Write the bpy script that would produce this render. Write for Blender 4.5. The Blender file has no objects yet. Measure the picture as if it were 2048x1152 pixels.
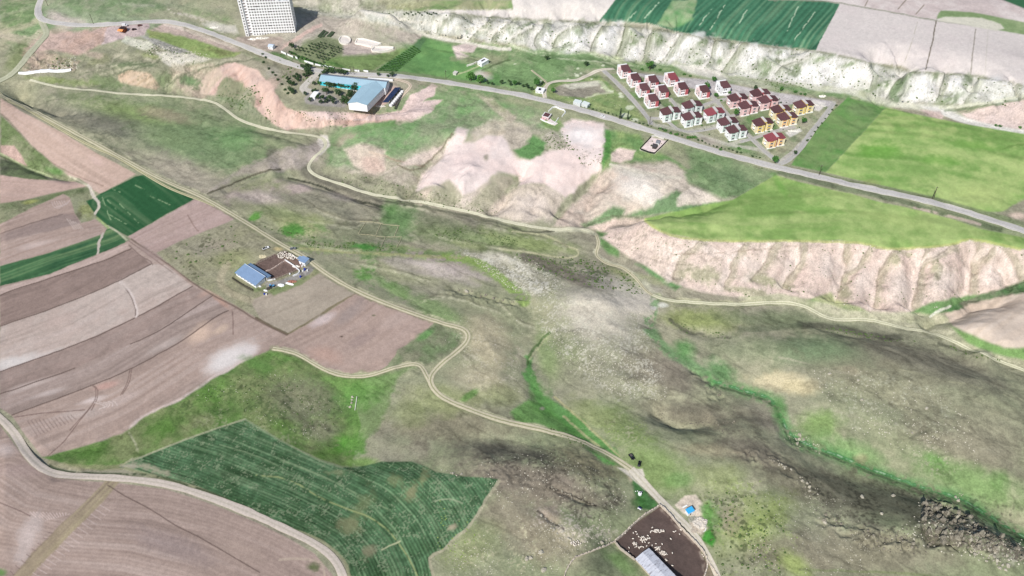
import bpy, math, random
import numpy as np
rad = math.radians
random.seed(7)
SC = bpy.context.scene
C = SC.collection
# ------------------------------------------------------------------ camera
F = 1700.0            # focal length in photo pixels (photo is 2048 wide)
PITCH = rad(45.5)     # looking down
H = 440.0             # camera height above the highway level
cp, sp = math.cos(PITCH), math.sin(PITCH)
cam = bpy.data.cameras.new('camera')
cam.sensor_width = 36.0
cam.lens = 36.0 * F / 2048.0
cam.clip_start = 1.0
cam.clip_end = 30000.0
co = bpy.data.objects.new('camera', cam)
C.objects.link(co)
co.location = (0, 0, H)
co.rotation_euler = (math.pi/2 - PITCH, 0, 0)
SC.camera = co
# ------------------------------------------------------------------ sun and sky
SUN_EL = rad(45.0)
TO = np.array([0.50, 0.87]); TO /= np.hypot(*TO)     # shadows fall this way on the ground
world = bpy.data.worlds.new('World')
SC.world = world
world.use_nodes = True
wn = world.node_tree
for n in list(wn.nodes): wn.nodes.remove(n)
sky = wn.nodes.new('ShaderNodeTexSky'); sky.sky_type = 'NISHITA'; sky.sun_disc = False
sky.sun_elevation = SUN_EL
sky.sun_rotation = math.atan2(-TO[0], -TO[1])
bgn = wn.nodes.new('ShaderNodeBackground'); bgn.inputs['Strength'].default_value = 0.09
wo = wn.nodes.new('ShaderNodeOutputWorld')
wn.links.new(sky.outputs[0], bgn.inputs[0]); wn.links.new(bgn.outputs[0], wo.inputs[0])
sl = bpy.data.lights.new('sun', 'SUN'); sl.energy = 4.2; sl.angle = rad(0.5); sl.color = (1.0, 0.965, 0.92)
so = bpy.data.objects.new('sun', sl); C.objects.link(so)
from mathutils import Vector
so.rotation_euler = Vector((TO[0]*math.cos(SUN_EL), TO[1]*math.cos(SUN_EL), -math.sin(SUN_EL))).to_track_quat('-Z', 'Y').to_euler()
so.location = (-200, -200, 600)
SC.view_settings.view_transform = 'Standard'
SC.view_settings.look = 'None'
SC.view_settings.exposure = 0.0
SC.view_settings.gamma = 1.0
SC.render.resolution_x = 1024; SC.render.resolution_y = 576

ALB = 1.0      # sunlit ground shows about albedo / ALB
def lin(c):
    c = np.asarray(c, float)/255.0
    return np.where(c <= 0.04045, c/12.92, ((c+0.055)/1.055)**2.4)
def alb(c, k=1.0):
    return np.clip(lin(c)*ALB*k, 0.005, 0.86)

# ------------------------------------------------------------------ picture <-> ground
def W(px, py, z=0.0):
    x = (np.asarray(px, float)-1024)/F; y = (np.asarray(py, float)-576)/F
    dy = cp - y*sp; dz = -(sp + y*cp)
    t = (z-H)/dz
    return x*t, dy*t
def proj(X, Y, Z):
    Zr = Z - H
    zc = Y*cp - Zr*sp
    return 1024 + F*X/zc, 576 + F*(-(Y*sp + Zr*cp))/zc, zc

# ------------------------------------------------------------------ noise
_rt = np.random.RandomState(11)
_T = _rt.rand(512, 512).astype(np.float32)
def vn(x, y, o=0):
    x = np.asarray(x, float); y = np.asarray(y, float)
    xi = np.floor(x).astype(np.int64); yi = np.floor(y).astype(np.int64)
    fx = x-xi; fy = y-yi
    fx = fx*fx*fx*(fx*(fx*6-15)+10); fy = fy*fy*fy*(fy*(fy*6-15)+10)
    xi = xi+o*37; yi = yi+o*91
    a = _T[xi & 511, yi & 511]; b = _T[(xi+1) & 511, yi & 511]
    c = _T[xi & 511, (yi+1) & 511]; d = _T[(xi+1) & 511, (yi+1) & 511]
    return (a*(1-fx)+b*fx)*(1-fy)+(c*(1-fx)+d*fx)*fy          # 0..1
def fbm(x, y, s, octs=4, o=0, gain=0.55):
    r = 0; a = 1.0; t = 0
    cs, sn = math.cos(0.6), math.sin(0.6)
    x = np.asarray(x, float)/s; y = np.asarray(y, float)/s
    for k in range(octs):
        r = r + a*(vn(x, y, o+k)-0.5); t += a*0.5
        x, y = (x*cs-y*sn)*2.03, (x*sn+y*cs)*2.03
        a *= gain
    return r/t                                                    # about -1..1
def seg_dist(px, py, pts):
    """distance, signed side and arc length to a polyline"""
    best = np.full(px.shape, 1e9); side = np.zeros(px.shape); ss = np.zeros(px.shape); acc = 0.0
    for (ax, ay), (bx, by) in zip(pts[:-1], pts[1:]):
        dx, dy = bx-ax, by-ay; L2 = dx*dx+dy*dy+1e-9; L = math.sqrt(L2)
        t = np.clip(((px-ax)*dx+(py-ay)*dy)/L2, 0, 1)
        qx = px-ax-t*dx; qy = py-ay-t*dy
        d = np.sqrt(qx*qx+qy*qy)
        m = d < best
        best = np.where(m, d, best)
        side = np.where(m, np.sign(dx*(py-ay)-dy*(px-ax)), side)
        ss = np.where(m, acc+t*L, ss)
        acc += L
    return best, side, ss
def smooth_line(pts, n=4):
    pts = [tuple(map(float, p)) for p in pts]
    if len(pts) < 3: return pts
    P_ = [pts[0]]+pts+[pts[-1]]; out = []
    for i in range(1, len(P_)-2):
        p0, p1, p2, p3 = [np.array(q) for q in P_[i-1:i+3]]
        for k in range(n):
            t = k/n
            out.append(tuple(0.5*((2*p1)+(-p0+p2)*t+(2*p0-5*p1+4*p2-p3)*t*t+(-p0+3*p1-3*p2+p3)*t**3)))
    out.append(pts[-1]); return out

# ------------------------------------------------------------------ terrain heights
# contour guides: (picture points, height or (height at start, height at end))
HIGHWAY = [(95,-30),(82,0),(76,18),(80,35),(100,44),(150,50),(200,50),(260,46),(320,43),(370,50),(430,70),(500,97),(560,121),(620,139),(700,148),(790,152),(880,163),(960,176),(1040,190),(1140,214),(1240,243),(1340,274),(1440,305),(1540,331),(1640,355),(1740,378),(1840,399),(1920,421),(2000,446),(2060,466),(2160,500)]
FARMTRACK = [(-20,180),(20,200),(70,223),(130,255),(200,292),(260,325),(330,362),(400,392),(450,420),(500,450),(560,487),(610,515),(650,545),(700,575),(760,602),(830,628),(890,648),(920,655),(935,664),(936,680),(915,702),(880,730),(862,752),(862,770),(885,795),(930,815),(1000,840),(1080,858),(1150,878),(1215,908),(1262,938)]
LOWTRACK = [(1262,938),(1290,968),(1318,998),(1345,1025),(1372,1050),(1396,1078),(1412,1105),(1428,1135),(1440,1165)]
STREAM = [(20,165),(60,178),(120,188),(190,191),(280,195),(360,205),(430,212),(470,235),(520,258),(580,266),(640,275),(652,292),(640,315),(617,338),(640,358),(690,375),(740,392),(800,402),(870,414),(950,430),(1040,452),(1110,462),(1160,460),(1192,470),(1197,490),(1190,505),(1205,520),(1240,533),(1275,555),(1300,580),(1312,598)]
LOWSTREAM = [(1312,598),(1306,620),(1300,650),(1318,675),(1345,705),(1385,730),(1430,762),(1480,778),(1535,795),(1560,830),(1580,868),(1620,888),(1680,912),(1750,940),(1830,968),(1900,990),(1960,1020),(2020,1055),(2060,1080)]
EASTTRACK = [(1305,590),(1335,600),(1400,606),(1480,609),(1560,605),(1610,613),(1640,630),(1675,640),(1740,640),(1800,655),(1870,668),(1920,690),(1980,714),(2060,745)]
CONT = [
 (HIGHWAY, (4, -3)),
 (FARMTRACK, (-4, -16)), (LOWTRACK, (-16, -17)),
 (STREAM, (-9, -25)), (LOWSTREAM, (-25, -35)), (EASTTRACK, (-24, -27)),
 ([(1290,440),(1330,466),(1400,478),(1500,482),(1690,482),(1776,497),(1860,494),(1906,488),(1941,477),(2011,495),(2100,502)], -3),
 ([(1330,428),(1400,412),(1470,398),(1520,372)], -6), ([(1530,420),(1700,440),(1900,465)], -3),
 ([(1200,480),(1260,515),(1330,560),(1400,585),(1480,596),(1560,590),(1640,605),(1700,625),(1830,625),(1900,608),(2060,565)], -22),
 ([(1960,700),(2060,660)], -14), ([(1940,650),(2060,615)], -12),
 ([(900,270),(950,258),(1040,255),(1120,245),(1200,262)], -2), ([(700,275),(760,260),(860,235)], -6),
 ([(930,360),(1030,350),(1110,350),(1180,340)], -8), ([(850,350),(900,300)], -8),
 ([(1230,300),(1330,330),(1400,350)], -5), ([(1210,440),(1290,436)], -18), ([(1280,350),(1330,360)], -5),
 ([(400,125),(440,125),(500,145),(540,180),(575,212),(610,222),(700,232),(790,222),(850,225)], -1),
 ([(400,190),(450,212),(500,240),(560,258),(640,262),(690,252),(760,240),(800,235)], -14),
 ([(240,130),(300,140),(330,140)], -2), ([(235,165),(330,180)], -9),
 ([(715,10),(780,16),(860,20),(1024,36),(1196,45),(1339,60),(1394,72),(1536,92),(1631,101),(1740,124),(1828,142),(1936,150),(2100,180)], 22),
 ([(500,-60),(1000,-60),(1700,-60),(2300,-60)], 28), ([(1700,40),(1900,90),(2060,120)], 24),
 ([(640,20),(760,44),(870,68),(1000,92),(1100,103),(1230,112),(1290,128),(1350,128),(1440,150),(1560,166),(1640,176),(1740,190),(1790,206),(1880,214),(2100,280)], 0),
 ([(1210,150),(1300,240),(1560,320)], -1), ([(1240,150),(1400,165),(1660,210)], 0),
 ([(0,350),(90,355),(170,378),(195,410),(205,455)], -12), ([(0,306),(50,330),(100,350),(160,362)], -15),
 ([(0,470),(200,480)], -9), ([(0,620),(250,560),(400,620)], -8), ([(60,790),(250,740),(420,650)], -7),
 ([(100,912),(265,853),(437,751),(545,700)], -9), ([(0,840),(60,915),(110,945),(230,955),(330,965),(450,1005),(560,1050),(640,1100),(690,1160)], -6),
 ([(0,1000),(200,1080),(400,1150)], -4), ([(500,900),(650,1000),(800,1100)], -10),
 ([(690,800),(700,900)], -17), ([(560,820),(480,800)], -11),
 ([(800,960),(900,945),(1000,930),(1100,935),(1180,960)], -6), ([(960,880),(1060,890),(1120,900)], -16),
 ([(1000,1040),(1150,1060)], -5), ([(1060,1000),(1140,1010),(1220,1030)], -9), ([(900,1120),(1100,1140)], -7),
 ([(1250,1080),(1330,1110)], -14),
 ([(1060,620),(1075,680),(1058,730),(1090,810),(1200,900)], -20), ([(960,640),(1000,760)], -12), ([(1200,640),(1260,720)], -16),
 ([(1240,870),(1310,880),(1400,880),(1480,860)], -15), ([(1300,790),(1400,800),(1500,815)], -22),
 ([(1560,700),(1660,685),(1780,710),(1900,745),(2000,790)], -16), ([(1640,655),(1740,668),(1840,690),(1960,735)], -25),
 ([(1650,800),(1800,830),(2000,900)], -18),
 ([(1480,900),(1560,930),(1640,985),(1720,1040)], -14), ([(1760,1060),(1850,1045),(1950,1068),(2040,1100)], -8), ([(1700,960),(1800,985),(1870,1003),(1940,1030),(2000,1065)], -29), ([(1860,1100),(1960,1118),(2020,1140)], -11),
 ([(1500,1000),(1700,1150),(2000,1180)], -12), ([(760,470),(900,500),(1100,520)], -18), ([(1130,600),(1230,610)], -14),
 ([(700,500),(900,600),(1040,610)], -14), ([(450,360),(600,300),(500,270)], -11), ([(150,230),(300,260),(420,330)], -8),
 ([(640,60),(800,110),(1000,140),(1150,150)], -1), ([(400,60),(500,72),(600,70)], 2), ([(150,10),(300,10),(450,20)], 6),
 ([(-700,100),(-700,700),(-600,1400)], -6), ([(2700,0),(2700,700),(2700,1400)], -10), ([(0,1500),(1000,1500),(2000,1500)], -10),
]
GX0, GX1, GY0, GY1, GS = -1000.0, 1000.0, 60.0, 1180.0, 4.0
gx = np.arange(GX0, GX1+1, GS); gy = np.arange(GY0, GY1+1, GS)
fix = np.full((len(gy), len(gx)), np.nan)
for pts, hh in CONT:
    pts = smooth_line(pts, 3)
    seg = [0.0]
    for a, b in zip(pts[:-1], pts[1:]): seg.append(seg[-1]+math.hypot(b[0]-a[0], b[1]-a[1]))
    for i in range(len(pts)-1):
        n = max(2, int((seg[i+1]-seg[i])/2))
        for k in range(n):
            t = k/n; s = (seg[i]+(seg[i+1]-seg[i])*t)/seg[-1]
            z = hh if not isinstance(hh, tuple) else hh[0]+(hh[1]-hh[0])*s
            x, y = W(pts[i][0]*(1-t)+pts[i+1][0]*t, pts[i][1]*(1-t)+pts[i+1][1]*t, z)
            ix = int(round((x-GX0)/GS)); iy = int(round((y-GY0)/GS))
            if 0 <= ix < len(gx) and 0 <= iy < len(gy): fix[iy, ix] = z
def solve(fixed):
    h, w = fixed.shape
    if min(h, w) > 12:
        hh, ww = (h+1)//2, (w+1)//2
        f = np.full((hh*2, ww*2), np.nan); f[:h, :w] = fixed
        f = f.reshape(hh, 2, ww, 2)
        m = ~np.isnan(f); cnt = m.sum((1, 3)); s = np.where(m, f, 0).sum((1, 3))
        coarse = np.where(cnt > 0, s/np.maximum(cnt, 1), np.nan)
        u = solve(coarse)
        u = np.repeat(np.repeat(u, 2, 0), 2, 1)[:h, :w]
    else:
        u = np.full((h, w), np.nanmean(fixed) if (~np.isnan(fixed)).any() else -6.0)
    m = ~np.isnan(fixed)
    for _ in range(160):
        p = np.pad(u, 1, mode='edge')
        u = 0.25*(p[:-2, 1:-1]+p[2:, 1:-1]+p[1:-1, :-2]+p[1:-1, 2:])
        u[m] = fixed[m]
    return u
HG = solve(fix)
for _ in range(3):
    p = np.pad(HG, 1, mode='edge')
    HG = 0.5*HG+0.125*(p[:-2, 1:-1]+p[2:, 1:-1]+p[1:-1, :-2]+p[1:-1, 2:])
def bil(A, x, y, x0, y0, s):
    fx = np.clip((x-x0)/s, 0, A.shape[1]-1.001); fy = np.clip((y-y0)/s, 0, A.shape[0]-1.001)
    ix = fx.astype(int); iy = fy.astype(int); fx = fx-ix; fy = fy-iy
    return (A[iy, ix]*(1-fx)+A[iy, ix+1]*fx)*(1-fy)+(A[iy+1, ix]*(1-fx)+A[iy+1, ix+1]*fx)*fy
# fine height grid with gullies and small relief
FX0, FX1, FY0, FY1, FS = -760.0, 760.0, 120.0, 1060.0, 1.5
fx_ = np.arange(FX0, FX1+1, FS); fy_ = np.arange(FY0, FY1+1, FS)
XX, YY = np.meshgrid(fx_, fy_)
HF = bil(HG, XX, YY, GX0, GY0, GS)
UU, VV, _z = proj(XX, YY, HF)
# gullies: picture points, half width m, depth m
GUL = [
 ([(1600,488),(1598,505),(1596,528),(1568,573)], 9, 4.5), ([(1692,486),(1692,505),(1691,543),(1680,576),(1676,602)], 11, 6),
 ([(1790,500),(1768,528),(1756,558),(1753,590),(1750,612)], 11, 6), ([(1850,500),(1840,528),(1838,553),(1831,590),(1828,618)], 11, 6),
 ([(1905,494),(1846,528)], 7, 3), ([(1948,482),(1953,505),(1946,523),(1940,553),(1941,584)], 12, 7), ([(2005,500),(2021,520),(2033,548),(2040,565)], 8, 4.5),
 ([(1550,486),(1530,520),(1500,560)], 8, 3), ([(1740,496),(1715,530),(1692,545)], 6, 3), ([(1490,490),(1465,530),(1450,575)], 8, 2.5),
 ([(1400,482),(1360,520),(1345,560)], 9, 2.5), ([(1980,500),(1960,520)], 8, 3),
 ([(1215,330),(1176,355),(1134,398),(1109,435)], 10, 5), ([(1230,345),(1201,363),(1174,400),(1171,428),(1180,450)], 8, 4),
 ([(905,265),(887,290),(845,335),(812,383),(790,395)], 9, 4), ([(1060,320),(1022,360),(1005,395),(967,425)], 9, 4.5),
 ([(830,265),(777,315),(727,370)], 10, 3), ([(960,330),(925,360),(930,400)], 9, -4), ([(880,370),(860,400)], 10, -3),
 ([(1100,345),(1075,390),(1060,430)], 12, 3.5), ([(1275,385),(1258,420)], 6, 2), ([(1310,370),(1330,400),(1290,420)], 10, 3),
 ([(1470,398),(1380,415),(1290,428),(1215,440),(1170,455)], 9, 4),
 ([(1090,45),(1080,50),(1024,78)], 13, 6), ([(1089,50),(1069,82),(1072,98)], 8, 3), ([(1160,42),(1156,48),(1119,70),(1105,98)], 14, 7),
 ([(1213,45),(1186,80),(1180,102)], 12, 5), ([(1251,48),(1244,85),(1234,112)], 14, 6), ([(1310,60),(1299,70),(1290,100),(1284,122)], 13, 6),
 ([(1360,70),(1346,92),(1319,125)], 12, 5), ([(1430,80),(1424,110),(1414,130)], 9, 4), ([(1484,90),(1459,125),(1444,145)], 13, 5),
 ([(1620,110),(1570,130),(1550,150)], 12, 5), ([(1735,128),(1745,150),(1740,172)], 9, 4), ([(1828,143),(1798,160),(1776,190),(1761,205)], 16, 8),
 ([(1888,150),(1881,175),(1873,202)], 12, 5), ([(1960,158),(1945,180),(1930,205)], 12, 5), ([(2030,172),(2030,190)], 10, 5),
 ([(980,38),(960,60),(940,78)], 12, 5), ([(1030,40),(990,70),(985,85)], 10, 4), ([(900,28),(880,50),(875,65)], 10, 3),
 ([(470,130),(480,180),(455,210)], 8, 3), ([(520,170),(530,215),(545,250)], 8, 3), ([(560,210),(585,240)], 6, 2), ([(640,225),(635,260)], 6, 2), ([(700,232),(690,250)], 6, 2),
 ([(730,228),(722,250)], 5, 2), ([(400,130),(370,160),(345,185)], 9, 3), ([(330,150),(335,180)], 10, 3), ([(250,130),(215,160),(150,175)], 8, 2.5),
 ([(2050,588),(1960,600),(1890,628),(1830,640)], 11, 5), ([(560,300),(560,330),(600,350)], 9, 2), ([(540,335),(500,350),(440,385)], 7, 2.5),
 ([(1058,730),(1082,690),(1100,665)], 4, 2.2), ([(560,345),(640,372),(760,410)], 5, 2.0), ([(600,355),(700,385),(760,412)], 4, 1.6),
 ([(0,306),(50,330),(100,350),(160,362)], 6, 2.5), ([(900,575),(960,590),(1050,608)], 3, 1.8), ([(1100,975),(1190,1010)], 3, 2.0), ([(1078,1022),(1120,1050)], 3, 1.6),
 ([(1295,796),(1330,828),(1390,842),(1440,836)], 10, 3.6), ([(1380,735),(1420,765)], 4, 1.6), ([(1350,650),(1400,668),(1445,672)], 5, 1.5), ([(1620,650),(1700,668),(1760,674)], 6, 1.6),
 ([(20,170),(40,190),(90,210),(140,225)], 8, 4), ([(500,255),(560,275),(625,290)], 8, 2.5),
 ([(830,50),(930,58),(1000,52)], 6, 2.5), ([(760,26),(860,48),(950,60),(1000,62)], 5, 2.5), ([(840,85),(910,100),(980,118),(900,110)], 5, 1.5),
]
for pts, hw, dep in GUL:
    if not dep: continue
    pp = smooth_line(pts, 3)
    wp = []
    for a in pp:
        x, y = W(a[0], a[1], 0)
        for _ in range(6):
            z = float(bil(HG, np.array(x), np.array(y), GX0, GY0, GS)); x, y = W(a[0], a[1], z)
        wp.append((float(x), float(y)))
    ax = [q[0] for q in wp]; ay = [q[1] for q in wp]
    i0 = max(0, int((min(ax)-hw*3-FX0)/FS)); i1 = int((max(ax)+hw*3-FX0)/FS)+2
    j0 = max(0, int((min(ay)-hw*3-FY0)/FS)); j1 = int((max(ay)+hw*3-FY0)/FS)+2
    sx, sy = XX[j0:j1, i0:i1], YY[j0:j1, i0:i1]
    if sx.size == 0: continue
    wob = fbm(sx, sy, 14, 3, 5)*hw*0.35
    d, sd, s = seg_dist(sx, sy, wp)
    d = np.abs(d*sd+wob)
    L = sum(math.hypot(b[0]-a[0], b[1]-a[1]) for a, b in zip(wp[:-1], wp[1:]))
    fade = np.clip(s/(0.18*L), 0, 1)*np.clip((L-s)/(0.12*L), 0.25, 1)
    v = np.clip(1-d/(hw*1.3), 0, 1); vw = np.clip(1-d/(hw*2.3), 0, 1); vw = vw*vw*(3-2*vw)
    big = 1.0 if hw >= 8 and dep > 3.5 else 0.0
    HF[j0:j1, i0:i1] -= dep*fade*((1.1+0.1*big)*v**1.5+0.95*big*vw)
def pin(U, V, poly):
    ins = np.zeros(U.shape, bool)
    n = len(poly); j = n-1
    for i in range(n):
        xi, yi = poly[i]; xj, yj = poly[j]
        c = ((yi > V) != (yj > V))
        ins ^= c & (U < (xj-xi)*(V-yi)/((yj-yi) if yj != yi else 1e-9)+xi)
        j = i
    return ins
def edge_dist(U, V, poly):
    return seg_dist(U, V, list(poly)+[poly[0]])[0]
def zone(U, V, poly, fe):
    """soft mask of a polygon in picture points, feather fe"""
    xs = [p[0] for p in poly]; ys = [p[1] for p in poly]
    m = np.zeros(U.shape)
    bb = (U > min(xs)-fe) & (U < max(xs)+fe) & (V > min(ys)-fe) & (V < max(ys)+fe)
    if not bb.any(): return m, bb
    u, v = U[bb], V[bb]
    ins = pin(u, v, poly); d = edge_dist(u, v, poly)
    m[bb] = np.clip(0.5+np.where(ins, d, -d)/(2*fe+1e-6), 0, 1)
    return m, bb
BADW = [(900,26),(1024,37),(1196,46),(1339,62),(1536,93),(1631,102),(1740,125),(1830,144),(1936,150),(2060,174),(2060,225),(1980,205),(1880,208),(1790,205),(1740,187),(1690,176),(1640,172),(1580,167),(1520,160),(1460,152),(1440,144),(1400,135),(1350,125),(1310,128),(1240,117),(1200,104),(1130,105),(1100,101),(1060,92),(1024,87),(980,82),(930,74),(870,66),(800,52),(740,40),(720,22),(800,20)]
SCARPR = [(1200,475),(1290,442),(1340,468),(1400,479),(1536,482),(1678,481),(1723,487),(1776,499),(1906,490),(1941,479),(2011,497),(2060,500),(2060,568),(1960,590),(1900,612),(1840,628),(1740,628),(1690,620),(1640,600),(1560,590),(1470,594),(1400,585),(1330,560),(1260,515)]
SCARPF = [(400,125),(440,122),(500,145),(545,185),(575,212),(610,222),(700,232),(790,224),(800,236),(760,242),(690,254),(640,264),(560,258),(500,240),(450,212),(380,190),(330,185),(235,168),(230,140),(300,135),(340,140)]
HILLP = [(905,262),(990,240),(1120,242),(1210,255),(1215,330),(1330,330),(1460,395),(1290,430),(1170,455),(1060,445),(960,430),(830,400),(700,370),(660,345),(690,290),(800,300),(880,300)]
def ridges(zone_poly, fe, ddir, lam, amp, o):
    m, bb = zone(UU, VV, zone_poly, fe)
    if not bb.any(): return
    dx, dy = ddir; L = math.hypot(dx, dy); dx /= L; dy /= L
    x, y = XX[bb], YY[bb]
    wx = fbm(x, y, lam*2.5, 2, o+3)*lam*0.8
    a = (x*dy-y*dx+wx)/lam; b = (x*dx+y*dy)/(lam*7)
    r = np.abs(vn(a, b, o)-0.5)*2+0.5*np.abs(vn(a*2.1, b*2.1, o+1)-0.5)*2+0.25*np.abs(vn(a*4.3, b*3, o+2)-0.5)*2
    HF[bb] += m[bb]*amp*(r-0.6)
ridges(BADW, 8, (-0.45, -1), 26, 2.4, 1)
ridges(SCARPR, 8, (-0.25, -1), 24, 0.9, 5)
ridges(SCARPF, 8, (-0.1, -1), 9, 2.2, 9)
ridges(HILLP, 14, (-0.45, -1), 14, 1.3, 13)
# small relief; calmer on the tilled land
calm = np.ones(XX.shape)
for pg in ([(0,190),(400,390),(620,510),(870,640),(700,760),(560,690),(100,915),(0,840)], [(0,850),(110,955),(240,935),(490,838),(700,935),(1000,960),(860,1150),(0,1200)], [(1530,360),(2060,480),(2060,500),(1900,488),(1300,450)], [(1771,215),(2060,270),(2060,400),(1651,345)], [(1210,140),(1670,205),(1570,330),(1300,250)], [(560,130),(810,165),(740,220),(600,215)], [(1240,-20),(2060,0),(2060,170),(1631,100),(1200,42)]):
    m, bb = zone(UU, VV, pg, 10); calm *= 1-0.9*m
HF += calm*(fbm(XX, YY, 70, 3, 21)*3.2+fbm(XX, YY, 14, 3, 25)*0.7-np.abs(fbm(XX, YY, 38, 3, 28))*2.6)
OUT = [(1850,1000),(1890,1010),(1935,1030),(1985,1065),(2040,1090),(2060,1110),(2030,1125),(2005,1110),(1960,1100),(1900,1092),(1860,1085),(1840,1050)]
def craggy(poly_, fe, amp, lam, o):
    m, bb = zone(UU, VV, poly_, fe)
    if not bb.any(): return
    x, y = XX[bb], YY[bb]
    r = 1-np.abs(fbm(x, y, lam, 4, o, 0.6))*1.9
    HF[bb] += m[bb]*amp*(np.clip(r, 0, 1)**1.6-0.45)*np.clip(0.75+fbm(x, y, lam*3, 2, o+7), 0.1, 1.6)
craggy(OUT, 9, 13, 12, 101); craggy([(890,574),(960,584),(1050,600),(1056,614),(980,606),(900,590)], 6, 3.0, 7, 191)
craggy([(1620,1015),(1680,1035),(1760,1058),(1850,1070),(1850,1095),(1740,1095),(1660,1065),(1620,1040)], 8, 3.4, 9, 111)
craggy([(1540,910),(1590,930),(1650,990),(1620,995),(1560,945)], 7, 2.6, 8, 121)
craggy([(1070,1010),(1110,1025),(1160,1060),(1160,1110),(1120,1110),(1085,1050)], 8, 2.4, 8, 131)
craggy([(900,880),(1100,870),(1230,930),(1250,1000),(1100,1000),(960,950)], 14, 1.3, 9, 141)
craggy([(1370,730),(1430,750),(1460,800),(1420,800)], 8, 1.8, 8, 151); craggy([(1570,860),(1620,870),(1625,900),(1580,895)], 6, 2.2, 7, 161)
craggy([(1460,900),(1560,900),(1580,940),(1500,930)], 8, 1.6, 9, 171); craggy([(60,112),(150,112),(152,142),(50,142)], 8, 2.5, 12, 181)
def hz(x, y):
    x = np.asarray(x, float); y = np.asarray(y, float)
    inside = (x > FX0) & (x < FX1-FS) & (y > FY0) & (y < FY1-FS)
    return np.where(inside, bil(HF, x, y, FX0, FY0, FS), bil(HG, x, y, GX0, GY0, GS))
def P(px, py):
    """picture point -> point on the ground"""
    z = np.zeros(np.shape(px))-5.0
    for _ in range(14):
        x, y = W(px, py, z); z = 0.4*z+0.6*hz(x, y)
    return x, y, z
def P3(px, py):
    x, y, z = P(np.array(float(px)), np.array(float(py)))
    return float(x), float(y), float(z)
# ------------------------------------------------------------------ ground sheet
pyr = np.concatenate([np.arange(-90, 1236, 1.55)])[::-1]
# rows of constant distance, spaced like the picture rows of a level ground
ys = []
for v in pyr:
    ys.append(float(W(1024, v, -8)[1]))
ys = [-400, -250, -100, 0, 60, 110, 140, 160] + [y for y in ys if y > 165]
ys += [ys[-1]+20, ys[-1]+60, ys[-1]+150, ys[-1]+400, ys[-1]+1000, ys[-1]+2500, 6000, 12000]
ys = np.array(ys)
us = np.concatenate([[-9000, -4000, -2000, -1200, -700, -400, -250, -170], np.arange(-130, 2180, 1.5), [2220, 2300, 2450, 2750, 3300, 4200, 6000, 11000]])
zc0 = ys*cp+(H+8)*sp
GXm = (us[None, :]-1024)/F*zc0[:, None]; GYm = np.repeat(ys[:, None], len(us), 1)
GZm = hz(GXm, GYm)
U, V, _z = proj(GXm, GYm, GZm)
nr, nc = U.shape
print('ground verts', nr*nc)
nL = fbm(GXm, GYm, 130, 4, 40); nM = fbm(GXm, GYm, 34, 4, 50); nS = fbm(GXm, GYm, 8, 3, 60); nF = fbm(GXm, GYm, 2.2, 2, 70)
nW = vn(GXm/1.1, GYm/1.1, 75)
# slope facing
COL = np.zeros((nr, nc, 3))
GR = np.ones((nr, nc))
CALM = []
def mixc(a, b, t): return a*(1-t[..., None])+b*t[..., None]
scr = lin((152,147,126)); grn = lin((118,138,90)); tan_ = lin((172,164,138)); gry = lin((132,126,112))
COL[:] = scr
COL = mixc(COL, grn, np.clip(0.45+nL*1.3+nM*0.5, 0, 1)*0.55)
COL = mixc(COL, tan_, np.clip(nM*1.6-0.25+nS*0.3, 0, 1)*0.6)
COL = mixc(COL, gry, np.clip(-nM*1.4-0.2-nL*0.4, 0, 1)*0.7)
_a = rad(-32); _u = GXm*math.cos(_a)+GYm*math.sin(_a); _v = -GXm*math.sin(_a)+GYm*math.cos(_a)
nA = (vn(_u/26, _v/3.6, 30)*0.5+vn(_u/11, _v/1.6, 31)*0.3+vn(_u/60, _v/9, 32)*0.4)/0.6-1.0
def wguide(pts):
    x, y, z = P(np.array([p[0] for p in pts], float), np.array([p[1] for p in pts], float))
    return list(zip(x.tolist(), y.tolist()))
def bbm(x0, x1, y0, y1): return (U > x0) & (U < x1) & (V > y0) & (V < y1)
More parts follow.
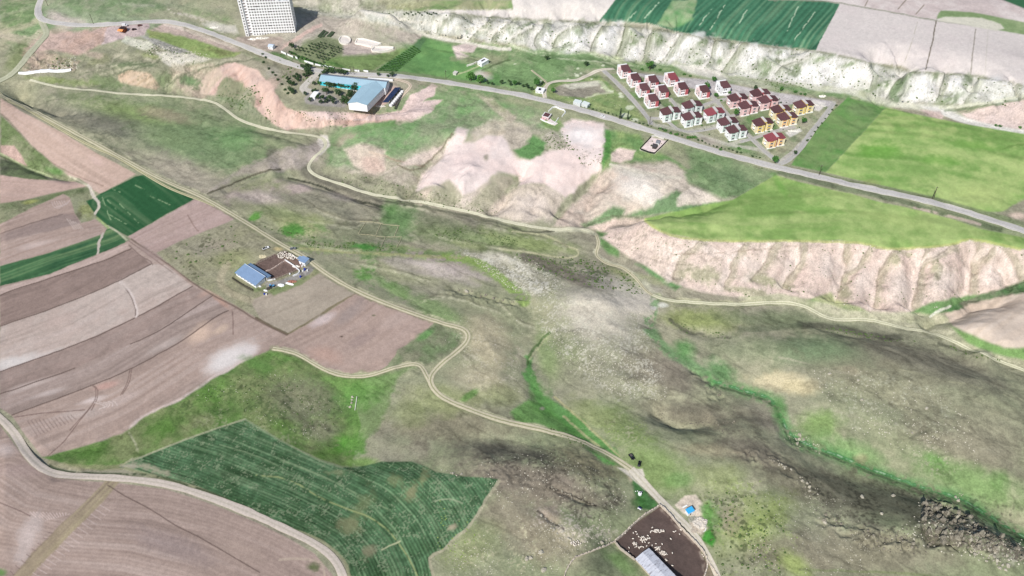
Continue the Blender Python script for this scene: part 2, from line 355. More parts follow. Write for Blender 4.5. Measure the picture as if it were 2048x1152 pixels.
def poly(pts, col, fe=1.2, warp=0.0, a=1.0, mot=0.10, col2=None, streak=None, fine=0.06, cut=None):
    """paint a polygon; warp roughens its edge; col2 is mixed in in clumps; streak = (guide, wavelength m, strength, colour)"""
    xs = [p[0] for p in pts]; yv = [p[1] for p in pts]; g = fe+warp*2+2
    bb = bbm(min(xs)-g, max(xs)+g, min(yv)-g, max(yv)+g)
    if not bb.any(): return
    u, v = U[bb], V[bb]
    if warp:
        k = warp
        u = u+k*(nM[bb]*0.9+nS[bb]*0.7+nF[bb]*0.25); v = v+k*0.6*(nS[bb]*0.8-nM[bb]*0.8+nF[bb]*0.2)
    ins = pin(u, v, pts); d = edge_dist(u, v, pts)
    m = np.clip(0.5+np.where(ins, d, -d)/(2*fe), 0, 1)*a
    if streak is not None and col[0] > 130 and col[0] > col[2]+14:
        col = (col[0]+1, col[1], col[2]-3)
        if col2 is not None: col2 = (col2[0]+1, col2[1], col2[2]-3)
    c = np.repeat(lin(col)[None, :], len(u), 0)
    if col2 is not None:
        t = np.clip(0.5+nM[bb]*1.3+nS[bb]*0.8+nL[bb]*0.5, 0, 1)
        if cut is not None: t = np.clip((t-cut)/(1-cut), 0, 1)
        c = mixc(c, lin(col2), t)
    if streak is not None:
        guide, lam, st, sc = streak[:4]; rows = streak[4] if len(streak) > 4 else None
        sel = m > 0
        gd, sd, s = seg_dist(GXm[bb][sel], GYm[bb][sel], guide)
        dd = gd*sd
        q = 0.55*vn(dd/lam, s/(lam*28), 80)+0.30*vn(dd/(lam*2.7), s/(lam*60), 83)+0.15*vn(dd/(lam*0.6), s/(lam*12), 86)
        q = np.clip((q-0.5)*3.2, -1, 1)*st
        cs = c[sel]
        cs = np.where(q[:, None] > 0, cs*(1-q[:, None])+lin(sc)*q[:, None], cs*(1+q[:, None]*0.55))
        if rows is not None:
            am = rows[1]*(0.55+0.9*vn(dd/(rows[0]*9), s/60, 88)); cs = cs*(1+am*np.sin(2*math.pi*(dd+0.5*nM[bb][sel])/rows[0]))[:, None]
        c[sel] = cs
    sh = 1+mot*(nM[bb]*1.0+nS[bb]*0.5)+fine*(nF[bb]+nW[bb]-0.5)
    c = c*sh[:, None]
    COL[bb] = mixc(COL[bb], c, m)
    if streak is not None: GR[bb] = GR[bb]*(1-m)+0.35*m
def line(pts, col, w=2.0, fe=1.0, a=1.0, warp=0.0, sm=3, brk=0.0, w1=None):
    pts = smooth_line(pts, sm) if sm else pts
    xs = [p[0] for p in pts]; yv = [p[1] for p in pts]; g = max(w, w1 or 0)+fe+warp*2+2
    bb = bbm(min(xs)-g, max(xs)+g, min(yv)-g, max(yv)+g)
    if not bb.any(): return
    u, v = U[bb], V[bb]
    if warp: u = u+warp*(nS[bb]+nM[bb]*0.6+nF[bb]*0.3); v = v+warp*0.7*(nS[bb]-nM[bb]*0.6)
    d, sd, s = seg_dist(u, v, pts)
    ww = w/2 if w1 is None else (w+(w1-w)*np.clip(s/max(1e-6, s.max()), 0, 1))/2
    m = np.clip((ww+fe-d)/(fe+0.01), 0, 1)*a
    if brk: m = m*np.clip(0.5+(nS[bb]+nF[bb]*0.6)*2.0+(0.5-brk)*1.6, 0, 1)
    COL[bb] = mixc(COL[bb], np.repeat(lin(col)[None, :], len(u), 0)*(1+0.08*nF[bb])[:, None], m)
BK = 1.0
def blob(x, y, rx, ry, col, a=0.8, rot=0.0, rough=0.5, sharp=1.0):
    R = max(rx, ry)*1.6
    bb = bbm(x-R, x+R, y-R, y+R)
    if not bb.any(): return
    c_, s_ = math.cos(rad(rot)), math.sin(rad(rot))
    du, dv = U[bb]-x, V[bb]-y
    e = np.sqrt(((du*c_+dv*s_)/rx)**2+((-du*s_+dv*c_)/ry)**2)
    e = e+rough*(nM[bb]*0.45+nS[bb]*0.5+nF[bb]*0.25)
    m = np.clip((1.15-e)*sharp/0.9, 0, 1); m = m*m*(3-2*m)*a
    COL[bb] = mixc(COL[bb], np.repeat(lin(col)[None, :]*BK, len(du), 0)*(1+0.07*nF[bb]+0.08*nS[bb])[:, None], m)
def speck(pts, col, dens=0.5, a=0.9, warp=8, sz=1.6, fe=14, o=90):
    """small flecks (stones, tufts) inside a soft area"""
    xs = [p[0] for p in pts]; yv = [p[1] for p in pts]
    bb = bbm(min(xs)-fe, max(xs)+fe, min(yv)-fe, max(yv)+fe)
    if not bb.any(): return
    u, v = U[bb]+warp*nM[bb], V[bb]+warp*nS[bb]
    ins = pin(u, v, pts); d = edge_dist(u, v, pts)
    m = np.clip(0.5+np.where(ins, d, -d)/(2*fe), 0, 1)
    gx__, gy__ = GXm[bb], GYm[bb]; sz = sz*0.8
    q = vn((gx__*0.87+gy__*0.5)/sz, (gy__*0.87-gx__*0.5)/sz, o)*0.45+vn((gx__*0.3+gy__*0.95)/(sz*0.83), (gy__*0.3-gx__*0.95)/(sz*0.83), o+5)*0.35+vn(gx__/(sz*5), gy__/(sz*5), o+1)*0.35
    th = 0.80-0.26*dens
    f = np.clip((q-th)/0.10, 0, 1)*m*a*0.8
    COL[bb] = mixc(COL[bb], np.repeat(lin(col)[None, :], len(u), 0), f)

PK = (168,147,141); DKP = (143,126,120); PLP = (188,173,166); WHT = (222,214,208)
OLV = (140,137,108); SCR = (128,126,104); GBR = (124,114,102); TAN = (172,162,136); YEL = (158,160,104)
PINKL = (222,202,196); BWH = (214,208,198)
# ---- broad natural tones and painted slope shade, far to near
BK = 1.17
blob(200,40,260,60,(128,146,112),0.7); blob(60,60,70,60,(112,140,92),0.7); blob(700,60,260,50,(172,166,150),0.75)
blob(1050,150,160,60,(108,142,88),0.85); blob(880,130,120,60,(104,140,84),0.9,20)
blob(330,250,260,70,(118,132,96),0.9,10); blob(250,225,150,30,(122,140,84),0.7,10); blob(200,245,160,34,(112,108,98),0.75,15)
blob(420,300,160,55,(108,128,90),0.9,15); blob(360,345,110,40,(150,142,126),0.9,20); blob(330,230,70,16,(160,138,124),0.5,10)
blob(470,275,60,30,(100,134,84),0.7)
blob(760,300,120,60,(150,150,124),0.8); blob(740,260,100,40,(104,138,88),0.9,-12); blob(880,215,110,40,(112,142,92),0.85)
blob(560,440,120,50,(138,140,108),0.8,15); blob(640,400,110,30,(126,122,106),0.7,20); blob(800,430,60,50,(104,132,84),0.8,60)
blob(600,450,70,26,(146,150,104),0.8,15); blob(900,470,160,34,(112,124,86),0.8,12); blob(1050,480,110,26,(132,144,96),0.8,12)
blob(700,470,80,30,(124,128,98),0.7); blob(820,560,110,40,(140,138,116),0.7,10); blob(880,530,90,24,(168,154,148),0.7,14)
blob(980,620,110,40,(132,134,106),0.8,15); blob(980,680,70,50,(156,148,124),0.8,60); blob(960,760,90,40,(158,150,126),0.7,10)
blob(1000,790,60,30,(134,140,96),0.6); blob(1200,640,130,80,(146,142,126),0.85,20); blob(1230,600,110,40,(166,158,144),0.8,15)
blob(1130,720,60,70,(122,130,94),0.7); blob(1200,760,110,60,(136,134,112),0.8); blob(1330,750,110,50,(124,116,102),0.85,20)
blob(1400,830,170,40,(114,107,92),0.8,8); blob(1240,850,90,50,(124,140,86),0.8,30); blob(1300,930,120,60,(118,140,80),0.8,30)  # first blob paints shade on the slope turned from the sun
blob(1400,640,110,30,(132,142,84),0.85,5); blob(1560,640,160,24,(108,118,88),0.8,3); blob(1700,720,260,60,(112,114,92),0.85,8)
blob(1620,700,120,40,(106,128,92),0.7); blob(1800,700,160,26,(114,108,94),0.7,14); blob(1900,740,200,50,(116,112,96),0.8,12)  # brown-grey blobs paint the shaded slope below the east track
blob(1900,830,220,70,(120,122,98),0.85,14); blob(1640,850,60,40,(112,138,78),0.85); blob(1560,763,80,24,(190,178,144),0.95,4,0.7); blob(1600,775,50,18,(176,164,128),0.7,10)
blob(1950,900,180,60,(126,118,102),0.75,14); blob(1700,900,110,30,(110,140,86),0.8,18); blob(1950,970,180,46,(112,140,84),0.8,22)
blob(1600,960,200,50,(106,102,86),0.9,16); blob(1800,1010,220,50,(104,102,84),0.9,14); blob(1500,900,120,40,(112,104,92),0.85,14)  # shade of the slopes facing away from the sun, put into the soil colour
blob(1500,1050,70,100,(132,146,84),0.85,60); blob(1440,960,80,50,(134,142,96),0.8); blob(1560,1110,120,50,(128,124,100),0.8); poly(OUT, (140,134,118), 5, 10, a=0.85, col2=(110,112,92)); speck(OUT, (190,184,168), 0.7, 0.8); blob(1460,1040,40,50,(148,132,118),0.6,60)
blob(1750,1110,240,60,(130,124,104),0.85); blob(1590,1130,50,26,(140,156,84),0.7,40)
blob(1050,960,220,60,(122,112,100),0.9,14); blob(1000,900,160,26,(90,86,78),0.75,6); blob(1180,930,110,40,(112,106,86),0.8,22)  # darkest blob is painted shade on the far side of the hill
blob(1020,1020,110,50,(138,128,110),0.8); blob(940,1090,80,50,(132,138,98),0.75,-30); blob(1100,1080,110,60,(140,130,110),0.8,30); blob(890,1020,40,60,(128,138,92),0.6,-50)
blob(900,850,170,50,(124,118,98),0.85); blob(880,800,90,40,(134,140,96),0.75); blob(820,830,60,30,(122,130,88),0.6); blob(700,770,90,40,(96,134,70),0.8)
blob(1200,1110,80,50,(84,90,72),0.8,30); blob(1240,1125,60,20,(104,136,74),0.6,40)
blob(870,620,90,24,(116,138,88),0.8,25)
blob(1190,620,110,70,(182,174,158),0.85,25,0.7); blob(1260,600,70,30,(190,182,168),0.8,15,0.7); blob(970,690,60,80,(170,160,132),0.7,-20); blob(1130,560,120,24,(150,146,128),0.7,12); blob(1090,700,26,80,(120,140,88),0.6,-15)
blob(1060,490,120,20,(140,152,98),0.8,8); blob(940,480,120,16,(122,136,92),0.6,10); blob(780,545,120,24,(140,142,108),0.6,10); blob(1000,560,60,18,(150,142,128),0.6,20); blob(1500,700,110,40,(128,136,104),0.6); blob(1780,780,220,50,(140,136,112),0.7,14); blob(1980,860,90,60,(136,132,110),0.7,20)
blob(1330,720,60,26,(140,130,114),0.6,20); blob(1180,830,70,30,(140,148,100),0.6,30); blob(1420,900,80,20,(148,138,112),0.6,5); blob(1360,960,40,20,(112,148,84),0.6)
BK = 1.0
# ---- top left corner country
poly([(50,95),(95,66),(160,60),(210,52),(235,52),(215,75),(205,90),(160,108),(100,100),(50,140),(45,130)], (190,166,154), 3, 8, col2=(176,150,136))
poly([(45,140),(60,108),(110,106),(160,120),(150,140),(90,142)], (186,166,148), 3, 10, col2=(140,138,110)); speck([(50,140),(70,110),(150,118),(150,142)], (98,96,78), 0.55, 0.8)
poly([(205,90),(215,55),(250,46),(300,44),(290,70),(240,78)], (186,168,164), 2, 5); blob(95,75,60,14,(196,172,158),0.6,-30)
line([(0,65),(60,80),(90,66)], (196,178,160), 12, 5, 0.5, 8); blob(20,25,30,16,(98,134,84),0.7); line([(0,34),(40,20),(78,10)], (190,190,162), 4, 3, 0.7, 5); line([(0,62),(50,50),(75,44)], (178,170,142), 7, 4, 0.7, 6)
blob(120,40,34,16,(196,180,172),0.8,30); blob(150,45,40,12,(190,178,168),0.7); blob(35,115,50,22,(120,132,86),0.7,-60)
poly([(255,72),(275,78),(300,84),(312,96),(290,100),(262,92),(245,82)], (224,220,200), 2, 6, col2=(190,190,170))
poly([(312,104),(345,108),(390,108),(424,118),(400,128),(340,134),(318,118)], (226,220,204), 2, 6, col2=(200,194,176))
poly([(280,70),(310,76),(350,88),(385,104),(345,108),(310,90)], (168,166,158), 2, 6, col2=(150,148,140)); speck([(255,72),(310,76),(390,104),(420,118),(390,128),(310,110)], (92,90,80), 0.5, 0.8, o=93)
poly([(292,58),(330,64),(400,78),(470,92),(484,100),(470,114),(440,118),(400,112),(365,96),(330,82),(300,76)], (146,156,100), 2, 6, col2=(128,146,88)); blob(445,105,30,10,(112,110,76),0.6,10)
poly([(330,48),(380,58),(450,80),(490,100),(470,104),(420,88),(360,70),(300,60)], (192,172,160), 2, 5, col2=(170,154,142)); line([(330,50),(380,62),(440,84),(485,98)], (214,200,186), 4, 2, 0.8, 4)
poly([(236,150),(262,140),(300,145),(322,170),(315,178),(280,172),(240,165)], (196,170,148), 2, 6, col2=(180,160,136), streak=(wguide([(240,180),(320,140)]),3,0.35,(214,196,176)))
poly([(395,188),(400,160),(430,135),(470,125),(512,140),(540,170),(575,215),(600,222),(740,232),(800,226),(800,236),(740,244),(690,252),(600,258),(570,262),(545,250),(512,220),(490,200),(450,192)], (208,180,168), 2, 7, col2=(190,160,148), streak=(wguide([(400,200),(520,100)]),4,0.30,(224,204,192)))
poly([(345,130),(430,122),(445,150),(405,200),(350,190),(330,165)], (192,174,154), 4, 10, a=0.8, col2=(150,150,120))
poly([(430,190),(452,150),(490,165),(512,200),(512,232),(470,215)], (146,152,122), 3, 9, a=0.75, col2=(112,128,92)); speck([(430,190),(452,150),(512,200),(540,250),(470,215)], (84,108,72), 0.5, 0.8)
poly([(340,140),(400,130),(430,128),(390,160),(350,160)], (178,164,142), 3, 8, a=0.7)
poly([(600,222),(760,228),(800,222),(820,190),(850,176),(862,165),(875,170),(868,190),(845,205),(870,200),(885,200),(860,225),(830,243),(800,250),(788,246),(795,236),(740,240),(640,240)], (214,192,184), 1.5, 4, col2=(200,176,166))
speck([(600,225),(790,225),(790,245),(600,262)], (150,128,116), 0.7, 0.6)
speck([(560,210),(640,225),(640,262),(560,258)], (150,128,116), 0.6, 0.6, o=94)
poly([(665,270),(690,262),(790,250),(860,240),(940,190),(990,200),(980,230),(900,262),(830,300),(760,310),(720,300),(680,330),(650,330),(650,300)], (104,138,86), 5, 14, a=0.85, col2=(126,142,104))
blob(700,285,32,24,(196,172,158),0.7); blob(770,250,60,8,(106,140,84),0.8,-8)
blob(380,162,24,12,(98,134,84),0.8,20,1.0); blob(215,165,44,14,(114,134,88),0.7,10,1.0); blob(330,165,20,24,(116,134,92),0.7,0,1.0); blob(200,120,30,10,(146,148,110),0.7,-20,1.0); blob(245,113,24,8,(192,184,158),0.7,10,1.0); blob(300,112,30,8,(150,158,104),0.8,15,0.9); blob(355,134,18,7,(196,188,164),0.7,20,1.0); blob(185,108,22,8,(192,172,154),0.7,10,1.0); blob(275,130,50,8,(106,126,88),0.7,0,0.9); blob(150,165,50,10,(130,146,90),0.7,4,0.9); blob(90,158,50,8,(140,152,94),0.7,4,0.9)
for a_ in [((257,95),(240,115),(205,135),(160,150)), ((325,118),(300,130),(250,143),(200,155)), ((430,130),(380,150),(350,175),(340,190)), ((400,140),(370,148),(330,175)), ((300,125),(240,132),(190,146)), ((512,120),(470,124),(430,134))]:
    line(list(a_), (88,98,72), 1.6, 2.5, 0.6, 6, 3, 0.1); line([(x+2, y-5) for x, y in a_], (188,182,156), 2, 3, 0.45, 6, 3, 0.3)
speck([(150,100),(330,100),(430,130),(330,180),(120,150)], (110,112,88), 0.45, 0.6); blob(545,165,14,18,(196,168,154),0.6,30,1.0); blob(330,275,90,20,(120,136,96),0.5,10)
# ---- top band
poly([(730,20),(860,0),(1000,0),(1026,0),(1026,19),(980,22),(880,20),(830,22),(780,16)], (120,142,92), 3, 6, col2=(150,150,116))
poly([(560,0),(740,-5),(760,0),(720,12),(620,14)], (200,192,176), 3, 6, a=0.7)
poly([(600,14),(700,10),(800,22),(880,30),(1010,36),(1030,50),(1000,80),(930,72),(860,60),(780,44),(700,40),(640,30)], (196,192,178), 4, 9, col2=(168,166,148)); speck([(700,14),(860,24),(1000,40),(960,70),(760,40)], (110,112,92), 0.55, 0.7)
poly([(855,20),(940,20),(1026,19),(1024,0),(1060,-80),(1231,-80),(1231,0),(1196,44),(1150,43),(1100,43),(1024,37),(940,31),(860,25)], (212,204,196), 1.2, 2, mot=0.03, col2=(204,196,190))
poly([(1231,0),(1280,-80),(1760,-80),(1681,6),(1631,101),(1536,92),(1394,72),(1339,60),(1299,48),(1239,45),(1196,44)], (64,114,86), 1.0, 1, mot=0.08, streak=(wguide([(1440,80),(1530,-20)]),2.4,0.30,(140,166,128),(5.5,0.13)))
poly([(1316,48),(1345,0),(1372,0),(1400,-20),(1385,40),(1345,58)], (96,150,88), 2, 4, a=0.8, col2=(150,164,124)); 
for a_ in [((1290,36),(1322,0)), ((1420,60),(1450,10)), ((1575,60),(1597,14)), ((1630,25),(1585,85)), ((1400,50),(1425,15)), ((1255,40),(1275,20)), ((1495,20),(1480,45)), ((1655,60),(1640,85))]: line(list(a_), (176,194,164), 1.2, 1.2, 0.7, 2, 0, 0.3)
line([(1196,45),(1240,46),(1299,49),(1339,61),(1394,73),(1480,86),(1536,93),(1631,102)], (176,172,150), 2.2, 1.5, 0.9, 2)
poly([(1681,6),(1740,-80),(2300,-80),(2300,260),(2060,176),(1936,149),(1830,143),(1800,131),(1740,125),(1680,112),(1631,101)], (206,197,191), 1.0, 1, mot=0.03, col2=(199,189,184))
poly([(1640,-80),(2300,-80),(2300,60),(2060,44),(1885,20),(1873,38),(1860,38),(1780,24),(1681,7),(1640,0),(1536,0)], (190,176,171), 1.5, 2, mot=0.05, col2=(206,196,190))
line([(1536,1),(1640,1),(1682,6),(1780,24),(1860,39),(1900,46),(2000,58),(2060,72)], (130,132,112), 1.4, 1.2, 0.75, 3)
poly([(1995,-4),(2010,-80),(2300,-80),(2300,30),(2048,17)], (58,104,72), 1.5, 1)
poly([(1872,38),(1880,21),(1940,24),(2060,46),(2060,72),(2000,62),(1960,50),(1900,36)], (124,146,100), 1.5, 2, col2=(136,152,110)); poly([(1875,42),(1890,34),(1960,36),(2000,48),(2008,58),(1990,62),(1930,50)], (206,202,184), 1.5, 3)
line([(1872,43),(1866,78),(1852,139)], (112,104,90), 2.0, 0.8, 0.9, 1, 0); line([(1951,58),(1946,100),(1941,148)], (130,122,108), 1.4, 0.8, 0.8, 1, 0); line([(1835,44),(1822,90),(1810,122)], (158,152,134), 1.2, 0.8, 0.7, 1, 0, 0.3)
line([(1976,62),(1970,150)], (176,170,156), 1.2, 0.8, 0.5, 0, 0); line([(1736,0),(1730,12)], (130,120,104), 1.4, 1, 0.8, 0, 0); line([(1812,0),(1796,18)], (130,120,104), 1.4, 1, 0.8, 0, 0); line([(1848,10),(1832,28)], (130,120,104), 1.4, 1, 0.8, 0, 0)
poly([(240,30),(330,10),(460,30),(478,70),(430,66),(380,48),(300,40)], (156,152,128), 5, 12, a=0.7, col2=(112,138,88)); line([(205,0),(260,10),(330,16),(360,30)], (196,190,176), 2, 3, 0.6, 5, 3, 0.3); line([(340,22),(400,40),(470,66)], (186,176,164), 4, 4, 0.6, 8, 3, 0.3); poly([(400,46),(430,44),(470,52),(478,66),(440,62)], (200,194,182), 3, 6, a=0.8)
poly([(0,-60),(75,-60),(78,20),(60,44),(0,60)], (116,138,92), 4, 8, a=0.7, col2=(150,148,120)); poly([(110,0),(200,-20),(300,-10),(330,20),(250,30),(150,26)], (110,136,92), 5, 10, a=0.7, col2=(142,144,120))
poly([(640,-20),(730,-20),(780,18),(840,28),(800,44),(700,30),(640,20)], (182,176,160), 4, 10, a=0.8, col2=(140,144,118)); speck([(600,10),(900,30),(1000,60),(850,70),(640,60)], (96,104,80), 0.5, 0.7)
# ---- white badlands
poly(BADW, (192,190,182), 3, 6, col2=(164,165,150), mot=0.12)
for q in [(1010,62,26,18),(1085,72,26,22),(1135,84,30,24),(1160,70,22,24),(1212,80,26,26),(1230,60,22,16),(1270,106,26,12),(1340,110,26,16),(1380,84,34,12),(1430,104,26,16),(1500,112,30,18),(1610,146,28,14),(1650,145,34,18),(1700,152,28,20),(1690,165,18,10),(1740,145,26,14),(1850,170,26,24),(1835,185,24,14),(1910,170,18,18),(1970,176,30,12),(2000,185,26,12),(1920,190,20,12),(950,55,34,12),(900,52,26,10),(1560,110,24,12)]:
    blob(q[0], q[1], q[2]*1.15, q[3]*1.15, (228,225,220), 0.95, -35, 0.45, 1.2)
for q in [(1180,50,16,8),(1262,66,10,20),(1320,78,14,18),(1405,86,20,10),(1450,128,18,10),(1465,92,12,16),(1540,140,26,12),(1640,118,26,8),(1560,104,18,8),(1700,128,22,6),(1870,150,14,8),(1940,165,14,16),(1020,60,10,18),(940,62,16,10),(985,74,16,8),(1098,60,8,14),(1120,98,30,8),(1155,60,14,16),(1265,84,26,10),(1300,74,30,12),(1290,120,10,14),(1590,140,18,14),(1570,125,28,10),(1790,172,26,22),(1740,178,50,8),(1900,200,60,14),(1530,130,30,16),(1440,122,14,10),(1400,125,30,8),(1050,52,26,6)]:
    blob(*q, (122,136,102), 0.85, -20, 1.0)
speck(BADW, (120,122,100), 0.5, 0.55, sz=2.0); speck(BADW, (226,222,212), 0.4, 0.6, sz=2.4, o=101)
line([(1080,50),(1052,62),(1024,78)], (118,124,98), 2, 2, 0.7, 4); line([(1156,48),(1119,70),(1105,96)], (118,128,98), 2.5, 3, 0.7, 4); line([(1213,48),(1186,80),(1180,102)], (134,132,112), 1.5, 2, 0.6, 3); line([(1251,50),(1244,85),(1234,110)], (128,134,104), 2.5, 3, 0.6, 4)
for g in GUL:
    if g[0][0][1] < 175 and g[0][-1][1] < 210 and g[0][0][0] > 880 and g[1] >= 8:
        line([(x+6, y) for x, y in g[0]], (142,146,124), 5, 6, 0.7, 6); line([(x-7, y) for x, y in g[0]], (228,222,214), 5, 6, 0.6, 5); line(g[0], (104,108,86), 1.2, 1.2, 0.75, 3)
line([(900,27),(1024,38),(1196,47),(1339,63),(1400,74),(1536,94),(1631,103),(1740,126),(1828,145),(1936,151),(2060,175)], (120,122,98), 2.5, 3, 0.7, 3, 3, 0.1)
poly([(1780,205),(1776,188),(1798,160),(1828,144),(1812,168),(1796,190),(1800,208)], (112,130,96), 3, 5, a=0.85)
poly([(1950,158),(2060,180),(2060,215),(1990,205),(1930,200),(1900,180)], (190,190,178), 4, 6, a=0.5, col2=(140,142,122))
# valley foot of the badlands
poly([(900,84),(1000,88),(1100,104),(1230,112),(1290,128),(1370,128),(1420,145),(1520,165),(1640,176),(1740,190),(1790,208),(1780,214),(1700,200),(1560,184),(1460,165),(1360,150),(1240,140),(1100,134),(1000,128),(930,112)], (112,142,92), 4, 10, a=0.85, col2=(150,158,122))
for a_ in [((1030,96),(1100,108),(1200,108),(1240,118),(1290,130)), ((1024,92),(1060,104),(1120,118),(1200,124),(1280,134)), ((1180,108),(1220,122),(1250,128)), ((1190,106),(1235,122),(1260,128)), ((1020,88),(1050,98),(1110,100))]: line(list(a_), (184,190,160), 1.4, 1.6, 0.6, 3, 3, 0.3)
poly([(1340,128),(1400,130),(1450,150),(1462,160),(1440,160),(1380,146)], (214,208,198), 3, 6, a=0.8)
poly([(1440,150),(1520,165),(1560,176),(1540,182),(1480,172)], (196,190,172), 3, 8, a=0.6, col2=(128,138,104))
poly([(1570,162),(1640,172),(1700,178),(1740,186),(1790,205),(1900,214),(1930,232),(1990,250),(2048,262),(2060,270),(2048,268),(1930,246),(1880,226),(1780,214),(1735,200),(1690,188),(1620,180)], (206,204,188), 2, 4, a=0.8, col2=(170,172,146))
poly([(1840,214),(1880,214),(1930,235),(2000,252),(2060,262),(2060,270),(1990,262),(1930,247),(1890,232)], (224,220,210), 1.5, 2)
poly([(1925,228),(1980,212),(2060,196),(2060,262),(2010,254),(1960,244),(1935,236)], (206,188,180), 2.5, 5, col2=(188,170,160)); line([(1880,216),(1960,208),(2060,190)], (196,196,174), 3.5, 2, 0.85, 3); line([(1890,221),(1960,214),(2060,196)], (100,116,84), 3, 2, 0.7, 3)
poly([(1841,220),(1880,222),(1890,232),(1886,240),(1860,232)], (200,176,168), 2, 3, a=0.8)
line([(720,22),(760,28),(830,44),(890,52),(960,60),(1010,64)], (214,208,196), 3, 2, 0.7, 4); line([(840,30),(930,36),(1000,44),(1024,44)], (104,106,90), 2, 2, 0.6, 4, 3, 0.3)
line([(838,68),(880,76),(930,86),(980,96),(1020,98)], (214,208,194), 4.5, 2, 0.9, 3); line([(780,34),(810,52),(840,68)], (204,198,182), 7, 4, 0.8, 5)
poly([(905,94),(930,88),(955,92),(945,104),(920,104),(938,112),(922,120),(908,118)], (214,196,188), 2, 4)
# ---- between block and factory
poly([(592,40),(640,30),(760,50),(850,72),(830,90),(760,80),(700,72),(640,66),(600,90),(570,95),(600,66)], (176,166,152), 3, 8, col2=(150,148,128)); line([(560,98),(600,72),(640,50)], (208,178,166), 5, 3, 0.8, 3); line([(585,100),(620,82),(650,66)], (214,200,190), 2, 1.5, 0.7, 2)
poly([(672,98),(700,82),(740,90),(790,96),(790,108),(740,110),(690,116)], (182,168,158), 3, 6)
poly([(580,100),(640,70),(680,82),(690,110),(660,134),(610,128)], (122,132,96), 3, 6, a=0.9); 
poly([(660,116),(700,110),(780,104),(790,100),(832,96),(745,142),(640,132)], (118,140,84), 3, 5, a=0.9, col2=(108,134,76))
poly([(812,100),(845,72),(905,88),(912,118),(960,130),(1000,150),(1000,175),(880,160),(790,150),(752,143)], (98,140,82), 3, 5, a=0.95, col2=(110,148,86))
poly([(752,142),(820,96),(842,75),(850,78),(838,102),(790,144)], (92,126,84), 1.5, 3); 
line([(905,118),(935,118),(960,124),(990,122),(1010,108)], (146,152,116), 7, 5, 0.6, 6); blob(985,118,26,14,(150,150,120),0.7,20); blob(965,150,22,12,(214,204,192),0.85,10); blob(975,146,14,8,(150,128,112),0.5)
line([(912,149),(940,140),(960,130)], (178,182,140), 1.6, 1.2, 0.8, 1); line([(964,140),(985,132),(1010,121),(1020,120)], (96,110,76), 1.8, 1.5, 0.8, 2)
poly([(478,74),(560,74),(570,84),(560,100),(540,108),(510,96),(470,84)], (166,152,140), 3, 6)
blob(520,110,60,12,(110,134,84),0.7,20); blob(560,130,50,22,(132,130,108),0.8,30); blob(600,150,60,24,(140,134,116),0.8); blob(545,145,20,14,(156,150,140),0.6)
# estate grounds
poly([(1208,146),(1246,146),(1300,150),(1400,158),(1500,180),(1600,195),(1670,205),(1620,270),(1562,330),(1500,312),(1420,296),(1300,250)], (122,138,100), 2, 3, col2=(148,148,122))
poly([(1262,145),(1330,152),(1420,160),(1500,176),(1600,192),(1672,204),(1660,215),(1610,200),(1560,215),(1545,205),(1500,190),(1470,198),(1400,180),(1350,170),(1300,160)], (178,172,170), 1.5, 1, mot=0.05)
for q in [((1210,145),(1250,180),(1300,240),(1310,250)), ((1310,250),(1370,262),(1460,290),(1520,300),(1558,322)), ((1340,200),(1365,218),(1360,232)), ((1418,190),(1430,205),(1460,240),(1500,272),(1530,300),(1558,325)), ((1380,232),(1420,208),(1460,196)), ((1455,236),(1500,225),(1540,212)), ((1380,262),(1420,254),(1440,248)), ((1460,288),(1500,278),(1540,265),(1590,255)), ((1318,210),(1345,228),(1365,232)), ((1300,238),(1330,236)), ((1560,322),(1590,300),(1605,285),(1640,240),(1668,206))]:
    line([(a, b) for a, b in q], (176,174,158), 5.5, 1.2, 0.9, 1)
line([(1562,326),(1592,300),(1606,284)], (180,174,166), 7, 2, 0.9, 1, 0)
blob(1420,282,34,14,(172,162,150),0.8,20); poly([(1625,200),(1652,206),(1640,222),(1618,218)], (214,208,200), 1.5, 2); blob(1610,245,22,14,(166,160,140),0.8)
poly([(1570,264),(1600,256),(1605,262),(1580,274)], (214,210,200), 1.5, 3); blob(1300,205,12,8,(150,150,120),0.5)
for q in [(1260,190,20,8),(1340,215,14,8),(1400,205,18,6),(1500,240,16,8),(1540,255,18,8),(1480,300,26,6),(1350,245,14,6),(1390,290,20,6),(1580,235,14,7)]: blob(*q, (96,132,76), 0.6, 10, 0.8)
# roadside land left of the estate
poly([(1080,165),(1120,160),(1200,150),(1300,244),(1240,236),(1140,210),(1060,190)], (114,146,84), 3, 5, a=0.8, col2=(142,156,100))
poly([(1100,178),(1130,168),(1190,162),(1200,166),(1222,184),(1190,188),(1170,196),(1120,190)], (150,144,128), 1.5, 3); poly([(1125,170),(1160,166),(1200,162),(1196,172),(1140,178)], (206,202,182), 1.5, 3); poly([(1196,163),(1204,162),(1222,182),(1212,184)], (176,184,148), 1.5, 1.5); line([(1172,196),(1200,188),(1226,184)], (190,192,160), 2, 1.5, 0.8, 2)
for q in [(1154,151,5,4),(1136,158,3,1.5),(1162,147,3,2),(1150,147,2,1.5),(1183,158,3,1.5),(1206,131,4,2),(1156,137,3,1.5),(1082,163,4,3),(1203,176,3,2),(1243,193,6,3),(1260,215,9,5),(1250,230,10,4),(1241,187,5,3),(1222,182,6,2),(1270,240,8,4),(1030,128,3,1.5)]: blob(*q, (206,212,182), 0.9, 0, 0.6, 2)
